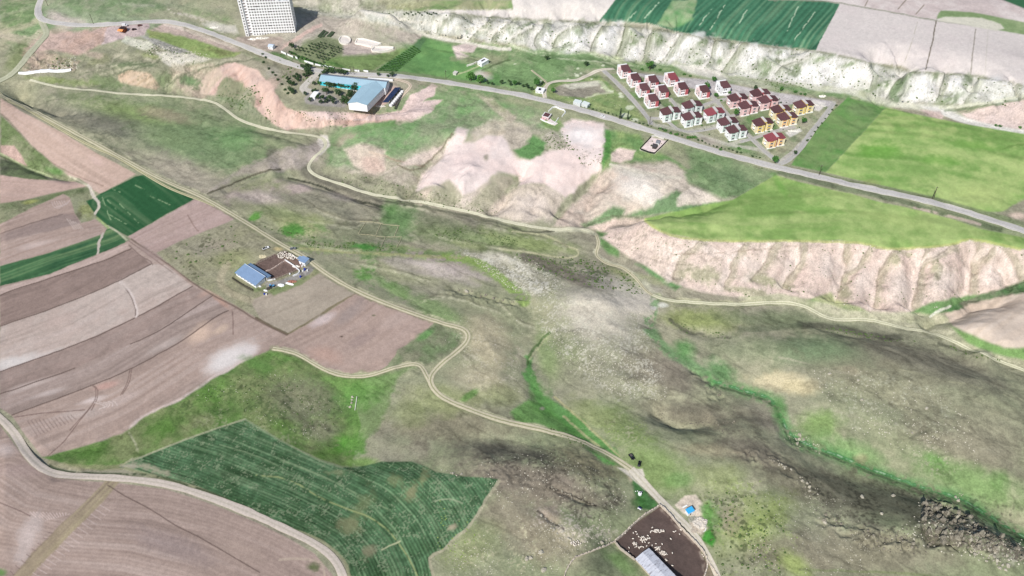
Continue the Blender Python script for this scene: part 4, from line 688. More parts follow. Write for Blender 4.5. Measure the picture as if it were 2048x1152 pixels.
# ---- foreground natural features and painted slope shade
line([(1062,722),(1056,740),(1065,770),(1080,800),(1110,820),(1150,850),(1190,885),(1225,912)], (78,140,64), 8, 7, 0.8, 12, 3, 0, 30); blob(1085,800,26,50,(96,144,74),0.6,-25,1.2); line([(1130,835),(1170,870),(1210,900)], (168,164,120), 3, 2, 0.8, 4, 3, 0.1); line([(1110,795),(1150,830),(1190,865),(1240,912)], (176,170,124), 2.4, 1.6, 0.7, 3); line([(1055,728),(1066,700),(1080,685),(1100,664)], (84,110,62), 3.5, 2, 0.8, 3); line([(1060,720),(1074,700),(1092,678)], (168,168,130), 2, 1.5, 0.7, 3)
poly([(1020,825),(1060,800),(1090,815),(1180,880),(1150,880),(1080,850),(1030,845)], (90,140,66), 4, 8, a=0.8); blob(1084,817,6,4,(150,150,126),0.9)
blob(1100,655,16,12,(166,166,132),0.8,0,1.2); blob(1040,710,14,20,(178,168,144),0.7,0,1.2); blob(940,790,26,8,(100,142,70),0.8,-35)
speck([(1060,600),(1180,590),(1300,640),(1320,720),(1330,790),(1240,800),(1140,740),(1090,680)], (196,192,174), 0.5, 0.7, sz=1.4); speck([(900,640),(1040,700),(1040,780),(940,760)], (186,178,156), 0.5, 0.6)
speck([(1160,870),(1260,820),(1290,900),(1200,860)], (186,182,150), 0.3, 0.7); blob(1250,575,70,22,(190,184,168),0.6,10,1.0)
line([(1340,640),(1380,665),(1440,672),(1460,674)], (78,80,66), 4, 3, 0.75, 5, 3, 0.2); line([(1600,648),(1680,656),(1740,670),(1800,676)], (84,84,72), 7, 5, 0.8, 5); line([(1880,688),(1940,702),(2000,722)], (84,86,72), 5, 4, 0.7, 5, 3, 0.2); line([(1480,660),(1560,655),(1600,650)], (100,110,84), 6, 5, 0.6, 4)  # dark lines under the east track are slope shade painted into the ground
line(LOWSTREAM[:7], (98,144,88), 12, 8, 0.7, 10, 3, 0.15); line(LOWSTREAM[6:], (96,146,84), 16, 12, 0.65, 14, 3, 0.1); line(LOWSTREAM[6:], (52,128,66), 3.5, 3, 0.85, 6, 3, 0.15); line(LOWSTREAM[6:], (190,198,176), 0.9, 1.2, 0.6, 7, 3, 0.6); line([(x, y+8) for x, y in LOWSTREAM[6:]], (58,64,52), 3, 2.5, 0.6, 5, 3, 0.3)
blob(1370,700,34,26,(92,140,78),0.85,40); blob(1440,740,50,24,(96,138,84),0.85,30); blob(1560,820,18,34,(88,138,74),0.7); blob(1326,610,12,7,(204,204,190),0.9); blob(1308,616,8,4,(200,196,188),0.8)
line([(1585,792),(1640,812),(1700,830),(1800,860),(2000,905)], (150,146,124), 2, 3, 0.4, 6, 3, 0.3); line([(1560,716),(1620,730),(1680,745),(1720,752)], (166,160,138), 2, 2, 0.5, 5, 3, 0.3); line([(1800,740),(1880,760),(1960,775),(2048,800)], (146,144,116), 2, 2, 0.5, 5, 3, 0.2)
speck([(1640,760),(1800,740),(1900,800),(1900,860),(1700,860)], (170,170,146), 0.4, 0.7, sz=1.7); speck([(1800,880),(1860,880),(1920,930),(1860,950)], (180,172,150), 0.5, 0.7); speck([(1560,930),(2048,1010),(2048,1130),(1700,1100)], (66,64,54), 0.5, 0.7, sz=2.2, o=98)
blob(1700,740,34,10,(150,142,118),0.7,10); blob(1840,868,30,4,(96,98,80),0.6,-20); blob(1870,920,30,14,(104,146,76),0.7,30); blob(1720,915,20,14,(150,144,110),0.7); blob(2000,960,30,24,(100,142,72),0.6,30)
line([(1600,1140),(1700,1142),(1800,1146),(1860,1152)], (124,132,92), 3, 2, 0.7, 3)
speck([(960,920),(1100,900),(1220,950),(1260,1000),(1180,1060),(1100,1000)], (76,70,62), 0.5, 0.7, sz=1.8, o=95); speck([(1060,1010),(1140,1020),(1240,1060),(1180,1090),(1080,1070)], (200,188,172), 0.55, 0.75, o=96); speck([(880,1090),(960,1050),(1060,1040),(1100,1140),(900,1150)], (176,172,140), 0.35, 0.7)
blob(1100,1030,40,26,(168,152,134),0.6,30); blob(1130,1060,20,24,(188,176,160),0.6,60,1.2); line([(1098,975),(1140,990),(1190,1012)], (54,50,46), 2.2, 1.5, 0.85, 3); line([(1076,1022),(1100,1040),(1130,1058)], (60,54,50), 3, 2, 0.7, 4, 3, 0.2); blob(1060,910,70,12,(78,74,68),0.7,4,1.0)  # last blob adds painted shade to the dark hillside
poly([(1262,945),(1275,955),(1300,990),(1322,1010),(1300,1020),(1280,1015),(1270,985)], (62,112,58), 3, 4, a=0.9); blob(1262,960,10,10,(186,170,148),0.7,0,1.2)
poly([(1235,935),(1262,938),(1285,938),(1290,952),(1282,962),(1300,985),(1290,980),(1265,958)], (206,198,182), 1.5, 2)
poly([(1370,990),(1392,988),(1405,1005),(1412,1020),(1405,1030),(1390,1034),(1368,1028),(1350,1010)], (206,192,174), 2, 3); poly([(1382,1030),(1412,1036),(1415,1056),(1400,1068),(1380,1060)], (196,184,166), 2, 3)
poly([(1408,1060),(1425,1055),(1432,1080),(1424,1092),(1402,1080)], (70,136,52), 3, 5); poly([(1400,1010),(1425,1000),(1430,1060),(1412,1050)], (90,142,64), 4, 6, a=0.8); speck([(1400,990),(1560,990),(1560,1152),(1440,1152)], (66,78,48), 0.45, 0.8, sz=2.4); speck([(1400,960),(1560,960),(1600,1152),(1460,1152)], (150,164,98), 0.4, 0.6, sz=2.4, o=104); blob(1430,1030,20,60,(100,146,70),0.7,-20,1.2); blob(1500,1000,40,30,(138,150,92),0.6,0,1.2)
blob(1280,1000,18,22,(70,118,58),0.8,50,1.0)
# manure-dark corral floor, farm yard floor
COR = [(1320,1012),(1370,1058),(1412,1110),(1415,1135),(1405,1160),(1340,1160),(1300,1130),(1270,1120),(1231,1082),(1265,1050)]
poly(COR, (104,88,82), 1.5, 2, mot=0.10, col2=(96,82,76)); line([(1322,1018),(1362,1060),(1400,1100),(1408,1140)], (168,154,140), 3, 3, 0.5, 3, 3, 0.2)
poly([(1412,1108),(1422,1118),(1448,1165),(1400,1165),(1414,1135)], (140,124,106), 2, 3, a=0.8)
blob(540,530,70,40,(150,144,120),0.5); poly([(500,536),(520,520),(550,508),(578,520),(602,540),(575,548),(546,560)], (112,94,87), 1.3, 1.5); poly([(555,508),(570,500),(598,516),(612,530),(600,538),(578,520)], (124,102,92), 1.5, 2)
poly([(530,566),(560,560),(600,545),(620,530),(628,520),(636,530),(620,548),(590,562),(560,572),(535,580)], (142,138,132), 2, 3); poly([(535,580),(600,560),(632,538),(640,545),(600,572),(548,590)], (150,144,112), 2, 4, a=0.8, col2=(112,130,80))
poly([(470,545),(480,535),(492,528),(500,536),(480,552)], (84,128,58), 2, 4); line([(466,556),(490,572),(506,580)], (60,62,44), 3, 1.5, 0.85, 1); blob(556,498,12,5,(196,178,128),0.8); poly([(500,560),(520,575),(535,570),(530,580),(510,584)], (110,124,80), 2, 3, a=0.8)
# old enclosure marks and the two farm/house plots
poly([(720,448),(795,448),(800,470),(770,472),(715,468)], (118,124,96), 2, 3, a=0.6)
poly([(1080,240),(1084,234),(1120,240),(1128,252),(1116,262),(1090,254)], (112,142,76), 2, 4, a=0.7); poly([(1279,300),(1302,274),(1336,282),(1310,308)], (212,196,192), 1.2, 1)
poly([(610,196),(620,186),(640,180),(690,188),(700,200),(690,215),(640,212),(612,206)], (158,152,148), 2, 3, a=0.9); poly([(598,178),(604,172),(632,146),(644,142),(646,146),(616,172),(616,180),(640,182),(640,188),(608,188)], (192,186,176), 1.5, 1.5); poly([(640,152),(792,156),(800,170),(770,200),(725,216),(700,212),(640,175)], (160,150,134), 2, 3, a=0.7, col2=(130,134,96)); poly([(768,178),(785,172),(798,176),(776,205),(762,212),(745,212)], (186,160,148), 1.5, 2)
for q in [(668,128),(650,132),(600,120),(560,112)]: blob(q[0], q[1], 30, 5, (74,116,56), 0.7, 20, 1.0)

for tr, w_ in ((FARMTRACK, 8), (EASTTRACK, 8), (LOWTRACK, 9), ([(545,697),(590,706),(625,726),(662,745),(700,753),(740,751),(780,738),(820,728),(840,729),(850,745),(862,768)], 6)):
    line(tr, (150,150,118), w_, 4, 0.55, 6); line([(x+3, y-5) for x, y in tr], (182,178,146), 1.5, 2, 0.6, 6, 3, 0.4); line([(x-3, y+6) for x, y in tr], (104,112,78), 2, 2, 0.5, 6, 3, 0.35)
line(EASTTRACK[4:], (172,168,144), 12, 6, 0.5, 10, 3, 0.2)
for pg in ([(855,24),(1024,37),(1200,44),(1340,60),(1536,92),(1631,101),(1740,124),(1828,142),(1936,150),(2300,200),(2300,-90),(855,-90)], [(1695,195),(1771,215),(1651,345),(1582,330),(1640,245)], [(915,256),(1003,272),(1060,320),(1134,292),(1120,252),(1206,246),(1200,341),(1134,397),(1041,352),(926,392),(832,382),(882,319)], [(1320,1012),(1412,1110),(1415,1160),(1300,1130),(1231,1082)], [(752,142),(820,96),(850,78),(905,88),(912,118),(960,130),(1000,175),(880,160)]):
    bb = bbm(min(p[0] for p in pg)-4, max(p[0] for p in pg)+4, min(p[1] for p in pg)-4, max(p[1] for p in pg)+4); GR[bb] = np.where(pin(U[bb], V[bb], pg), 0.45, GR[bb])
# fine grain everywhere
poly([(764,516),(800,512),(870,524),(930,545),(962,566),(950,574),(880,556),(800,540)], (182,170,162), 5, 9, a=0.8, col2=(158,150,136)); line([(893,514),(950,522),(990,545),(1030,580),(1052,605)], (128,152,80), 9, 5, 0.85, 8, 3, 0.05, 15)
blob(728,494,28,8,(78,136,62),0.85,0,1.2); blob(736,552,30,22,(98,146,70),0.8,30,1.2); blob(790,580,40,18,(112,146,80),0.6,30,1.0); blob(590,462,24,8,(86,140,62),0.8,0,1.2); speck([(560,450),(640,450),(650,480),(580,480)], (72,118,54), 0.6, 0.7); speck([(690,480),(780,484),(800,505),(700,505)], (70,116,54), 0.7, 0.8)
for a_ in [((605,398),(650,422),(700,438),(760,440)), ((620,440),(700,452),(720,446)), ((800,405),(840,412),(870,425)), ((950,440),(1030,462),(1100,478),(1140,494)), ((880,470),(960,488),(1060,500)), ((560,470),(640,490),(720,498)), ((1000,600),(1040,640),(1070,650)), ((840,600),(900,590),(1000,620)), ((700,520),(800,540),(860,560))]:
    line(list(a_), (108,106,86), 1.6, 2.5, 0.5, 5, 3, 0.2); line([(x, y+5) for x, y in a_], (186,182,154), 2.0, 3, 0.45, 5, 3, 0.3)
blob(640,440,46,14,(152,158,110),0.6,10); blob(560,425,60,12,(128,140,96),0.6,12); blob(680,395,40,10,(168,156,146),0.6,14); blob(880,440,70,12,(108,116,88),0.6,14); blob(930,490,40,10,(150,156,110),0.6,10); blob(850,530,70,9,(190,178,170),0.6,10); blob(950,550,50,8,(184,172,164),0.6,18); blob(760,560,40,14,(104,142,76),0.6,30)
r1 = fbm(_u/3.2, _v, 16, 4, 140); r2 = fbm(_u/2.2+40, _v, 7, 3, 150)
rill = np.clip(1-np.abs(r1)/0.07, 0, 1)*0.22+np.clip(1-np.abs(r2)/0.08, 0, 1)*0.12; lip = np.clip(1-np.abs(r1-0.13)/0.07, 0, 1)*0.12
nat = np.clip((GR-0.4)/0.6, 0, 1)
COL *= (1+GR*(0.10*nF+0.10*nS+0.05*(nW-0.5)+0.08*nA)+nat*(lip-rill))[..., None]
line([(100,932),(140,945),(230,948),(300,950),(380,972),(450,996)], (62,78,52), 3, 2, 0.85, 3, 3, 0.05); line([(-20,822),(8,846),(34,878),(58,912),(88,944)], (96,80,74), 3, 2, 0.8, 2)  # ditch shadow beside the gravel road, painted as a dark line
lum = (COL*np.array([0.21, 0.72, 0.07])).sum(-1, keepdims=True); l2 = 0.27*np.power(np.maximum(lum, 0.004)/0.27, 1.07)*0.985
l2 = np.where(l2 > 0.46, 0.46+(l2-0.46)*0.62, l2); COL = COL*l2/np.maximum(lum, 0.004)
SAT = 0.95
lum = (COL*np.array([0.21, 0.72, 0.07])).sum(-1, keepdims=True)
COL = np.clip(lum+(COL-lum)*SAT, 0.004, 1)
COLA = np.clip(COL*ALB*1.05, 0.004, 0.86)

def grid_mesh(name, X, Y, Z, col=None, alpha=None):
    n0, n1 = X.shape
    me = bpy.data.meshes.new(name)
    nv = n0*n1; nf = (n0-1)*(n1-1)
    me.vertices.add(nv)
    me.vertices.foreach_set('co', np.stack([X, Y, Z], -1).astype(np.float32).ravel())
    i = (np.arange(n0-1)[:, None]*n1+np.arange(n1-1)[None, :]).ravel()
    q = np.stack([i, i+1, i+n1+1, i+n1], 1).astype(np.int32)
    me.loops.add(nf*4); me.polygons.add(nf)
    me.loops.foreach_set('vertex_index', q.ravel())
    me.polygons.foreach_set('loop_start', np.arange(nf, dtype=np.int32)*4)
    me.update(calc_edges=True)
    me.polygons.foreach_set('use_smooth', np.ones(nf, bool))
    if col is not None:
        ca = me.color_attributes.new('soil', 'FLOAT_COLOR', 'POINT')
        rgba = np.ones((nv, 4), np.float32); rgba[:, :3] = col.reshape(-1, 3); rgba[:, 3] = alpha.ravel()
        ca.data.foreach_set('color', rgba.ravel())
    me.validate(); me.update()
    return me
def nmat(name): 
    m = bpy.data.materials.new(name); m.use_nodes = True
    t = m.node_tree; b = t.nodes['Principled BSDF']
    return m, t, b
gm, t, b = nmat('ground_cover')
at = t.nodes.new('ShaderNodeAttribute'); at.attribute_name = 'soil'
tc = t.nodes.new('ShaderNodeNewGeometry')
n1 = t.nodes.new('ShaderNodeTexNoise'); n1.inputs['Scale'].default_value = 0.9; n1.inputs['Detail'].default_value = 5; n1.inputs['Roughness'].default_value = 0.7
n2 = t.nodes.new('ShaderNodeTexNoise'); n2.inputs['Scale'].default_value = 0.22; n2.inputs['Detail'].default_value = 6; n2.inputs['Roughness'].default_value = 0.75
t.links.new(tc.outputs['Position'], n1.inputs['Vector']); t.links.new(tc.outputs['Position'], n2.inputs['Vector'])
mr = t.nodes.new('ShaderNodeMapRange'); mr.inputs[1].default_value = 0.3; mr.inputs[2].default_value = 0.7; mr.inputs[3].default_value = 0.76; mr.inputs[4].default_value = 1.24
t.links.new(n1.outputs[0], mr.inputs[0])
mr2 = t.nodes.new('ShaderNodeMapRange'); mr2.inputs[1].default_value = 0.3; mr2.inputs[2].default_value = 0.7; mr2.inputs[3].default_value = 0.90; mr2.inputs[4].default_value = 1.10
t.links.new(n2.outputs[0], mr2.inputs[0])
mm = t.nodes.new('ShaderNodeMath'); mm.operation = 'MULTIPLY'; t.links.new(mr.outputs[0], mm.inputs[0]); t.links.new(mr2.outputs[0], mm.inputs[1])
m1 = t.nodes.new('ShaderNodeMath'); m1.operation = 'SUBTRACT'; t.links.new(mm.outputs[0], m1.inputs[0]); m1.inputs[1].default_value = 1.0
m2 = t.nodes.new('ShaderNodeMath'); m2.operation = 'MULTIPLY_ADD'; t.links.new(m1.outputs[0], m2.inputs[0]); t.links.new(at.outputs['Alpha'], m2.inputs[1]); m2.inputs[2].default_value = 1.0
vm = t.nodes.new('ShaderNodeVectorMath'); vm.operation = 'SCALE'; t.links.new(at.outputs['Color'], vm.inputs[0]); t.links.new(m2.outputs[0], vm.inputs['Scale'])
t.links.new(vm.outputs[0], b.inputs['Base Color'])
b.inputs['Roughness'].default_value = 1.0; b.inputs['Specular IOR Level'].default_value = 0.05
bp = t.nodes.new('ShaderNodeBump'); bp.inputs['Strength'].default_value = 0.4; bp.inputs['Distance'].default_value = 0.6
t.links.new(n1.outputs[0], bp.inputs['Height']); t.links.new(bp.outputs[0], b.inputs['Normal'])
gme = grid_mesh('ground', GXm, GYm, GZm, COLA, GR)
gme.materials.append(gm)
ground = bpy.data.objects.new('ground', gme); C.objects.link(ground); ground['kind'] = 'structure'
# ------------------------------------------------------------------ materials and mesh helpers
MATS = {}
def M(name, rgb, rough=0.85, var=0.10, sc=0.7, metal=0.0, bump=0.0, k=1.0):
    if name in MATS: return MATS[name]
    m, t, b = nmat(name)
    c = alb(rgb, k)
    g = t.nodes.new('ShaderNodeTexCoord'); n = t.nodes.new('ShaderNodeTexNoise')
    n.inputs['Scale'].default_value = sc; n.inputs['Detail'].default_value = 4; n.inputs['Roughness'].default_value = 0.65
    t.links.new(g.outputs['Object'], n.inputs['Vector'])
    mr = t.nodes.new('ShaderNodeMapRange'); mr.inputs[1].default_value = 0.3; mr.inputs[2].default_value = 0.7; mr.inputs[3].default_value = 1-var; mr.inputs[4].default_value = 1+var
    t.links.new(n.outputs[0], mr.inputs[0])
    oi = t.nodes.new('ShaderNodeObjectInfo'); ro = t.nodes.new('ShaderNodeMapRange'); ro.inputs[3].default_value = 1-var*0.8; ro.inputs[4].default_value = 1+var*0.8; t.links.new(oi.outputs['Random'], ro.inputs[0])
    mu = t.nodes.new('ShaderNodeMath'); mu.operation = 'MULTIPLY'; t.links.new(mr.outputs[0], mu.inputs[0]); t.links.new(ro.outputs[0], mu.inputs[1])
    v = t.nodes.new('ShaderNodeVectorMath'); v.operation = 'SCALE'; v.inputs[0].default_value = tuple(c)
    t.links.new(mu.outputs[0], v.inputs['Scale']); t.links.new(v.outputs[0], b.inputs['Base Color'])
    b.inputs['Roughness'].default_value = rough; b.inputs['Metallic'].default_value = metal; b.inputs['Specular IOR Level'].default_value = 0.25
    if bump:
        bp = t.nodes.new('ShaderNodeBump'); bp.inputs['Strength'].default_value = bump; bp.inputs['Distance'].default_value = 0.15
        t.links.new(n.outputs[0], bp.inputs['Height']); t.links.new(bp.outputs[0], b.inputs['Normal'])
    MATS[name] = m; return m
class MB:
    def __init__(s): s.v = []; s.f = []; s.mi = []; s.m = 0
    def add(s, vs, fs):
        o = len(s.v); s.v += [tuple(map(float, q)) for q in vs]; s.f += [tuple(i+o for i in f) for f in fs]; s.mi += [s.m]*len(fs); return s
    def box(s, x0, x1, y0, y1, z0, z1):
        return s.add([(x0,y0,z0),(x1,y0,z0),(x1,y1,z0),(x0,y1,z0),(x0,y0,z1),(x1,y0,z1),(x1,y1,z1),(x0,y1,z1)],
                     [(0,3,2,1),(4,5,6,7),(0,1,5,4),(1,2,6,5),(2,3,7,6),(3,0,4,7)])
    def slab(s, top, th):
        """a thick sheet under the ring of top points"""
        n = len(top); vs = list(top)+[(x, y, z-th) for x, y, z in top]
        return s.add(vs, [tuple(range(n)), tuple(range(2*n-1, n-1, -1))]+[(i, i+n, (i+1) % n+n, (i+1) % n) for i in range(n)])
    def prism(s, ring, z0, z1):
        n = len(ring); vs = [(x, y, z0) for x, y in ring]+[(x, y, z1) for x, y in ring]
        return s.add(vs, [tuple(range(n-1, -1, -1)), tuple(range(n, 2*n))]+[(i, (i+1) % n, (i+1) % n+n, i+n) for i in range(n)])
    def ball(s, cx, cy, cz, rx, ry, rz, n=8, m=5, jit=0.0, rs=None):
        vs = [(cx, cy, cz+rz)]; fs = []
        for i in range(1, m):
            a = math.pi*i/m
            for j in range(n):
                b_ = 2*math.pi*j/n; k = 1+(rs.uniform(-jit, jit) if rs else 0)
                vs.append((cx+rx*math.sin(a)*math.cos(b_)*k, cy+ry*math.sin(a)*math.sin(b_)*k, cz+rz*math.cos(a)*k))
        vs.append((cx, cy, cz-rz)); L = len(vs)-1
        for j in range(n): fs.append((0, 1+j, 1+(j+1) % n))
        for i in range(m-2):
            for j in range(n):
                a = 1+i*n+j; b_ = 1+i*n+(j+1) % n; fs.append((a, a+n, b_+n, b_))
        for j in range(n): fs.append((L, L-n+(j+1) % n, L-n+j))
        return s.add(vs, fs)
    def tube(s, p, q, r0, r1, n=6):
        p = np.array(p, float); q = np.array(q, float); d = q-p; d /= np.linalg.norm(d)+1e-9
        a = np.cross(d, (0, 0, 1) if abs(d[2]) < 0.9 else (1, 0, 0)); a /= np.linalg.norm(a); b_ = np.cross(d, a)
        vs = [p+r0*(math.cos(2*math.pi*i/n)*a+math.sin(2*math.pi*i/n)*b_) for i in range(n)]+[q+r1*(math.cos(2*math.pi*i/n)*a+math.sin(2*math.pi*i/n)*b_) for i in range(n)]
        return s.add(vs, [tuple(range(n)), tuple(range(2*n-1, n-1, -1))]+[(i, i+n, (i+1) % n+n, (i+1) % n) for i in range(n)])
    def mesh(s, name, *mats):
        me = bpy.data.meshes.new(name); me.from_pydata(s.v, [], s.f)
        for m in mats: me.materials.append(m)
        if len(mats) > 1: me.polygons.foreach_set('material_index', s.mi)
        me.update(); return me
    def build(s, name, mat, parent=None, label=None):
        o = bpy.data.objects.new(name, s.mesh(name, *(mat if isinstance(mat, (list, tuple)) else [mat]))); C.objects.link(o)
        if parent is not None: o.parent = parent
        if label: o['label'] = label
        return o
def tag(o, label=None, cat=None, group=None, kind=None):
    if label: o['label'] = label
    if cat: o['category'] = cat
    if group: o['group'] = group
    if kind: o['kind'] = kind
    return o
def thing(name, label, cat, loc, rz=0.0, group=None):
    o = bpy.data.objects.new(name, None); C.objects.link(o); o.location = loc; o.rotation_euler = (0, 0, rz); o.empty_display_size = 1
    return tag(o, label, cat, group)
def copy_tree(o, parent=None):
    c = o.copy(); C.objects.link(c)
    if parent is not None: c.parent = parent
    for ch in list(o.children): copy_tree(ch, c)
    return c
def lowest(x, y, r):
    a = np.linspace(0, 2*math.pi, 9)[:-1]
    return float(np.min(hz(x+np.cos(a)*r, y+np.sin(a)*r)))
def frame_px(A, B):
    """ground point of A and the heading from A to B"""
    x, y, z = P3(*A); x2, y2 = [float(q) for q in W(B[0], B[1], z)]
    return (x, y, z), math.atan2(y2-y, x2-x), math.hypot(x2-x, y2-y)

# ------------------------------------------------------------------ roads draped on the ground
def road(name, pts, w, mat, lift=0.22, w1=None, sm=4, label=None):
    pts = smooth_line(pts, sm)
    x, y, z = P(np.array([p[0] for p in pts], float), np.array([p[1] for p in pts], float))
    s = np.concatenate([[0], np.cumsum(np.hypot(np.diff(x), np.diff(y)))])
    n = max(4, int(s[-1]/1.8)); t = np.linspace(0, s[-1], n)
    X = np.interp(t, s, x); Y = np.interp(t, s, y)
    for _ in range(6): X[1:-1] = 0.25*X[:-2]+0.5*X[1:-1]+0.25*X[2:]; Y[1:-1] = 0.25*Y[:-2]+0.5*Y[1:-1]+0.25*Y[2:]
    tx = np.gradient(X); ty = np.gradient(Y); L = np.hypot(tx, ty)+1e-9; nx, ny = -ty/L, tx/L
    K = 9; us_ = np.linspace(-1, 1, K); ww = np.interp(t, [0, s[-1]], [w, w1 or w])/2*(1+0.22*fbm(X, Y, 12, 3, 33))
    off = ww[:, None]*us_[None, :]
    RX = X[:, None]+nx[:, None]*off; RY = Y[:, None]+ny[:, None]*off
    RZ = hz(RX, RY)
    mid = RZ.mean(1, keepdims=True); RZ = np.maximum(RZ, mid*0.5+RZ*0.5)+lift*(1-0.55*np.abs(us_[None, :])**3)
    me = grid_mesh(name, RX, RY, RZ)
    uv = me.uv_layers.new(name='across'); li = np.empty(len(me.loops), np.int32); me.loops.foreach_get('vertex_index', li)
    c = np.stack([np.tile(us_*0.5+0.5, n)[li], np.repeat(t, K)[li]], 1).astype(np.float32); uv.data.foreach_set('uv', c.ravel())
    me.materials.append(mat)
    o = bpy.data.objects.new(name, me); C.objects.link(o); o['kind'] = 'structure'
    return o
def track_mat(name, edge, rut, mid, asphalt=False):
    m, t, b = nmat(name)
    uvn = t.nodes.new('ShaderNodeUVMap'); uvn.uv_map = 'across'; sx = t.nodes.new('ShaderNodeSeparateXYZ'); t.links.new(uvn.outputs[0], sx.inputs[0])
    g = t.nodes.new('ShaderNodeNewGeometry'); n = t.nodes.new('ShaderNodeTexNoise'); n.inputs['Scale'].default_value = 0.35; n.inputs['Detail'].default_value = 5; n.inputs['Roughness'].default_value = 0.7
    t.links.new(g.outputs['Position'], n.inputs['Vector'])
    ns = t.nodes.new('ShaderNodeMath'); ns.operation = 'MULTIPLY_ADD'; ns.inputs[1].default_value = 0.16 if not asphalt else 0.03; t.links.new(n.outputs[0], ns.inputs[0])
    t.links.new(sx.outputs[0], ns.inputs[2])
    su = t.nodes.new('ShaderNodeMath'); su.operation = 'SUBTRACT'; su.inputs[1].default_value = 0.08 if not asphalt else 0.015; t.links.new(ns.outputs[0], su.inputs[0])
    r = t.nodes.new('ShaderNodeValToRGB'); t.links.new(su.outputs[0], r.inputs[0])
    if asphalt: stops = [(0.0, edge), (0.09, edge), (0.12, mid), (0.28, rut), (0.40, mid), (0.485, mid), (0.49, edge), (0.51, edge), (0.515, mid), (0.6, mid), (0.74, rut), (0.88, mid), (0.91, edge), (1.0, edge)]
    else: stops = [(0.0, edge), (0.10, rut), (0.36, rut), (0.44, mid), (0.56, mid), (0.64, rut), (0.90, rut), (1.0, edge)]
    e = r.color_ramp.elements
    while len(e) > 1: e.remove(e[-1])
    for i, (p_, c_) in enumerate(stops):
        el = e[0] if i == 0 else e.new(p_)
        el.position = p_; el.color = (*alb(c_), 1)
    n2 = t.nodes.new('ShaderNodeTexNoise'); n2.inputs['Scale'].default_value = 0.8; n2.inputs['Detail'].default_value = 5; t.links.new(g.outputs['Position'], n2.inputs['Vector'])
    mr = t.nodes.new('ShaderNodeMapRange'); mr.inputs[1].default_value = 0.3; mr.inputs[2].default_value = 0.7; mr.inputs[3].default_value = 0.88; mr.inputs[4].default_value = 1.1; t.links.new(n2.outputs[0], mr.inputs[0])
    v = t.nodes.new('ShaderNodeVectorMath'); v.operation = 'SCALE'; t.links.new(r.outputs[0], v.inputs[0]); t.links.new(mr.outputs[0], v.inputs['Scale']); t.links.new(v.outputs[0], b.inputs['Base Color'])
    b.inputs['Roughness'].default_value = 0.95; b.inputs['Specular IOR Level'].default_value = 0.1
    return m
asph = track_mat('worn_asphalt', (200,196,182), (196,192,188), (184,180,176), True)
dirt = track_mat('dirt_ruts', (156,154,120), (196,188,162), (152,150,116))
gravel = track_mat('pale_gravel', (188,180,158), (208,200,184), (196,188,168))
grey = track_mat('estate_asphalt', (178,174,156), (176,173,168), (170,167,160))
road('highway', HIGHWAY, 7.6, asph, 0.35)
road('dirt_road', [(80,30),(84,45),(92,62),(92,70),(80,84),(62,104),(48,122),(30,142),(12,156),(-20,168)], 6.5, track_mat('old_asphalt', (160,164,134), (176,176,152), (168,170,144)), 0.3)
road('dirt_track', FARMTRACK, 4.0, dirt, 0.22)
road('dirt_track', [(-20,170),(2,188),(24,206),(40,212),(90,240),(170,286),(240,318),(330,372),(400,400),(430,412)], 2.6, track_mat('faint_ruts', (140,140,104), (186,178,146), (136,138,100)), 0.16)
road('dirt_track', LOWTRACK, 5.5, gravel, 0.2, 3.5)
road('dirt_track', [(545,697),(590,706),(625,726),(662,745),(700,753),(740,751),(780,738),(820,728),(840,729),(850,745),(862,768)], 3.2, dirt, 0.2)
road('dirt_track', EASTTRACK, 3.0, track_mat('grassy_ruts', (150,156,116), (206,202,176), (176,176,140)), 0.2)
road('dirt_track', [(1192,470),(1197,482),(1196,495),(1191,506),(1196,516),(1215,528),(1240,533),(1252,540),(1275,560),(1290,580),(1305,590)], 2.8, dirt, 0.2)
road('gravel_road', [(-30,812),(0,836),(30,868),(56,910),(90,940),(130,951),(230,956),(330,968),(420,995),(500,1026),(570,1058),(630,1088),(668,1118),(688,1160),(694,1220)], 4.9, track_mat('pink_gravel', (176,166,146), (200,188,176), (188,178,164)), 0.25)
road('dirt_track', [(1090,196),(1088,184),(1092,172),(1104,164),(1120,162),(1150,161),(1165,156),(1185,146),(1200,140),(1228,138)], 4.2, gravel, 0.25)
road('dirt_track', [(1063,140),(1075,150),(1088,160),(1094,168)], 2.4, dirt, 0.2)
for q, w in [([(1206,140),(1225,158),(1262,196),(1296,236),(1302,250)], 5), ([(1302,236),(1330,240),(1362,262),(1400,262),(1450,254),(1480,270)], 3.6), ([(1340,196),(1352,212),(1366,230),(1388,250)], 3.6), ([(1416,182),(1432,200),(1452,226),(1488,262),(1526,300),(1560,328)], 4.2), ([(1376,224),(1402,212),(1432,202),(1478,192),(1500,190)], 3.6), ([(1462,232),(1500,222),(1540,210),(1560,206)], 3.6), ([(1480,284),(1510,276),(1550,262),(1590,254)], 3.6), ([(1668,206),(1650,232),(1625,262),(1600,298),(1575,322),(1560,328)], 4.6)]:
    road('estate_street', q, w, grey, 0.22)
road('factory_drive', [(641,141),(632,149),(620,160),(608,172),(604,178),(612,182),(626,183)], 7, track_mat('pale_drive', (186,180,168), (194,188,178), (188,182,172)), 0.28)
road('dirt_track', [(790,158),(818,166),(822,174),(805,190),(790,212)], 3.0, track_mat('earth_ruts', (170,156,140), (200,184,168), (160,150,120)), 0.2)

sb = track_mat('pale_stream_bed', (176,176,142), (206,202,178), (198,194,166))
road('stream_bed', [(60,160),(90,168),(130,176),(190,181),(230,186),(290,190),(340,192),(400,199),(430,206),(455,222),(480,240),(520,254),(560,263),(600,268),(640,274),(650,282),(650,296),(636,308),(622,322),(617,338),(634,352),(690,371),(740,388),(800,398),(870,410),(950,427),(1040,449),(1110,459),(1160,457),(1188,466)], 3.0, sb, 0.2)
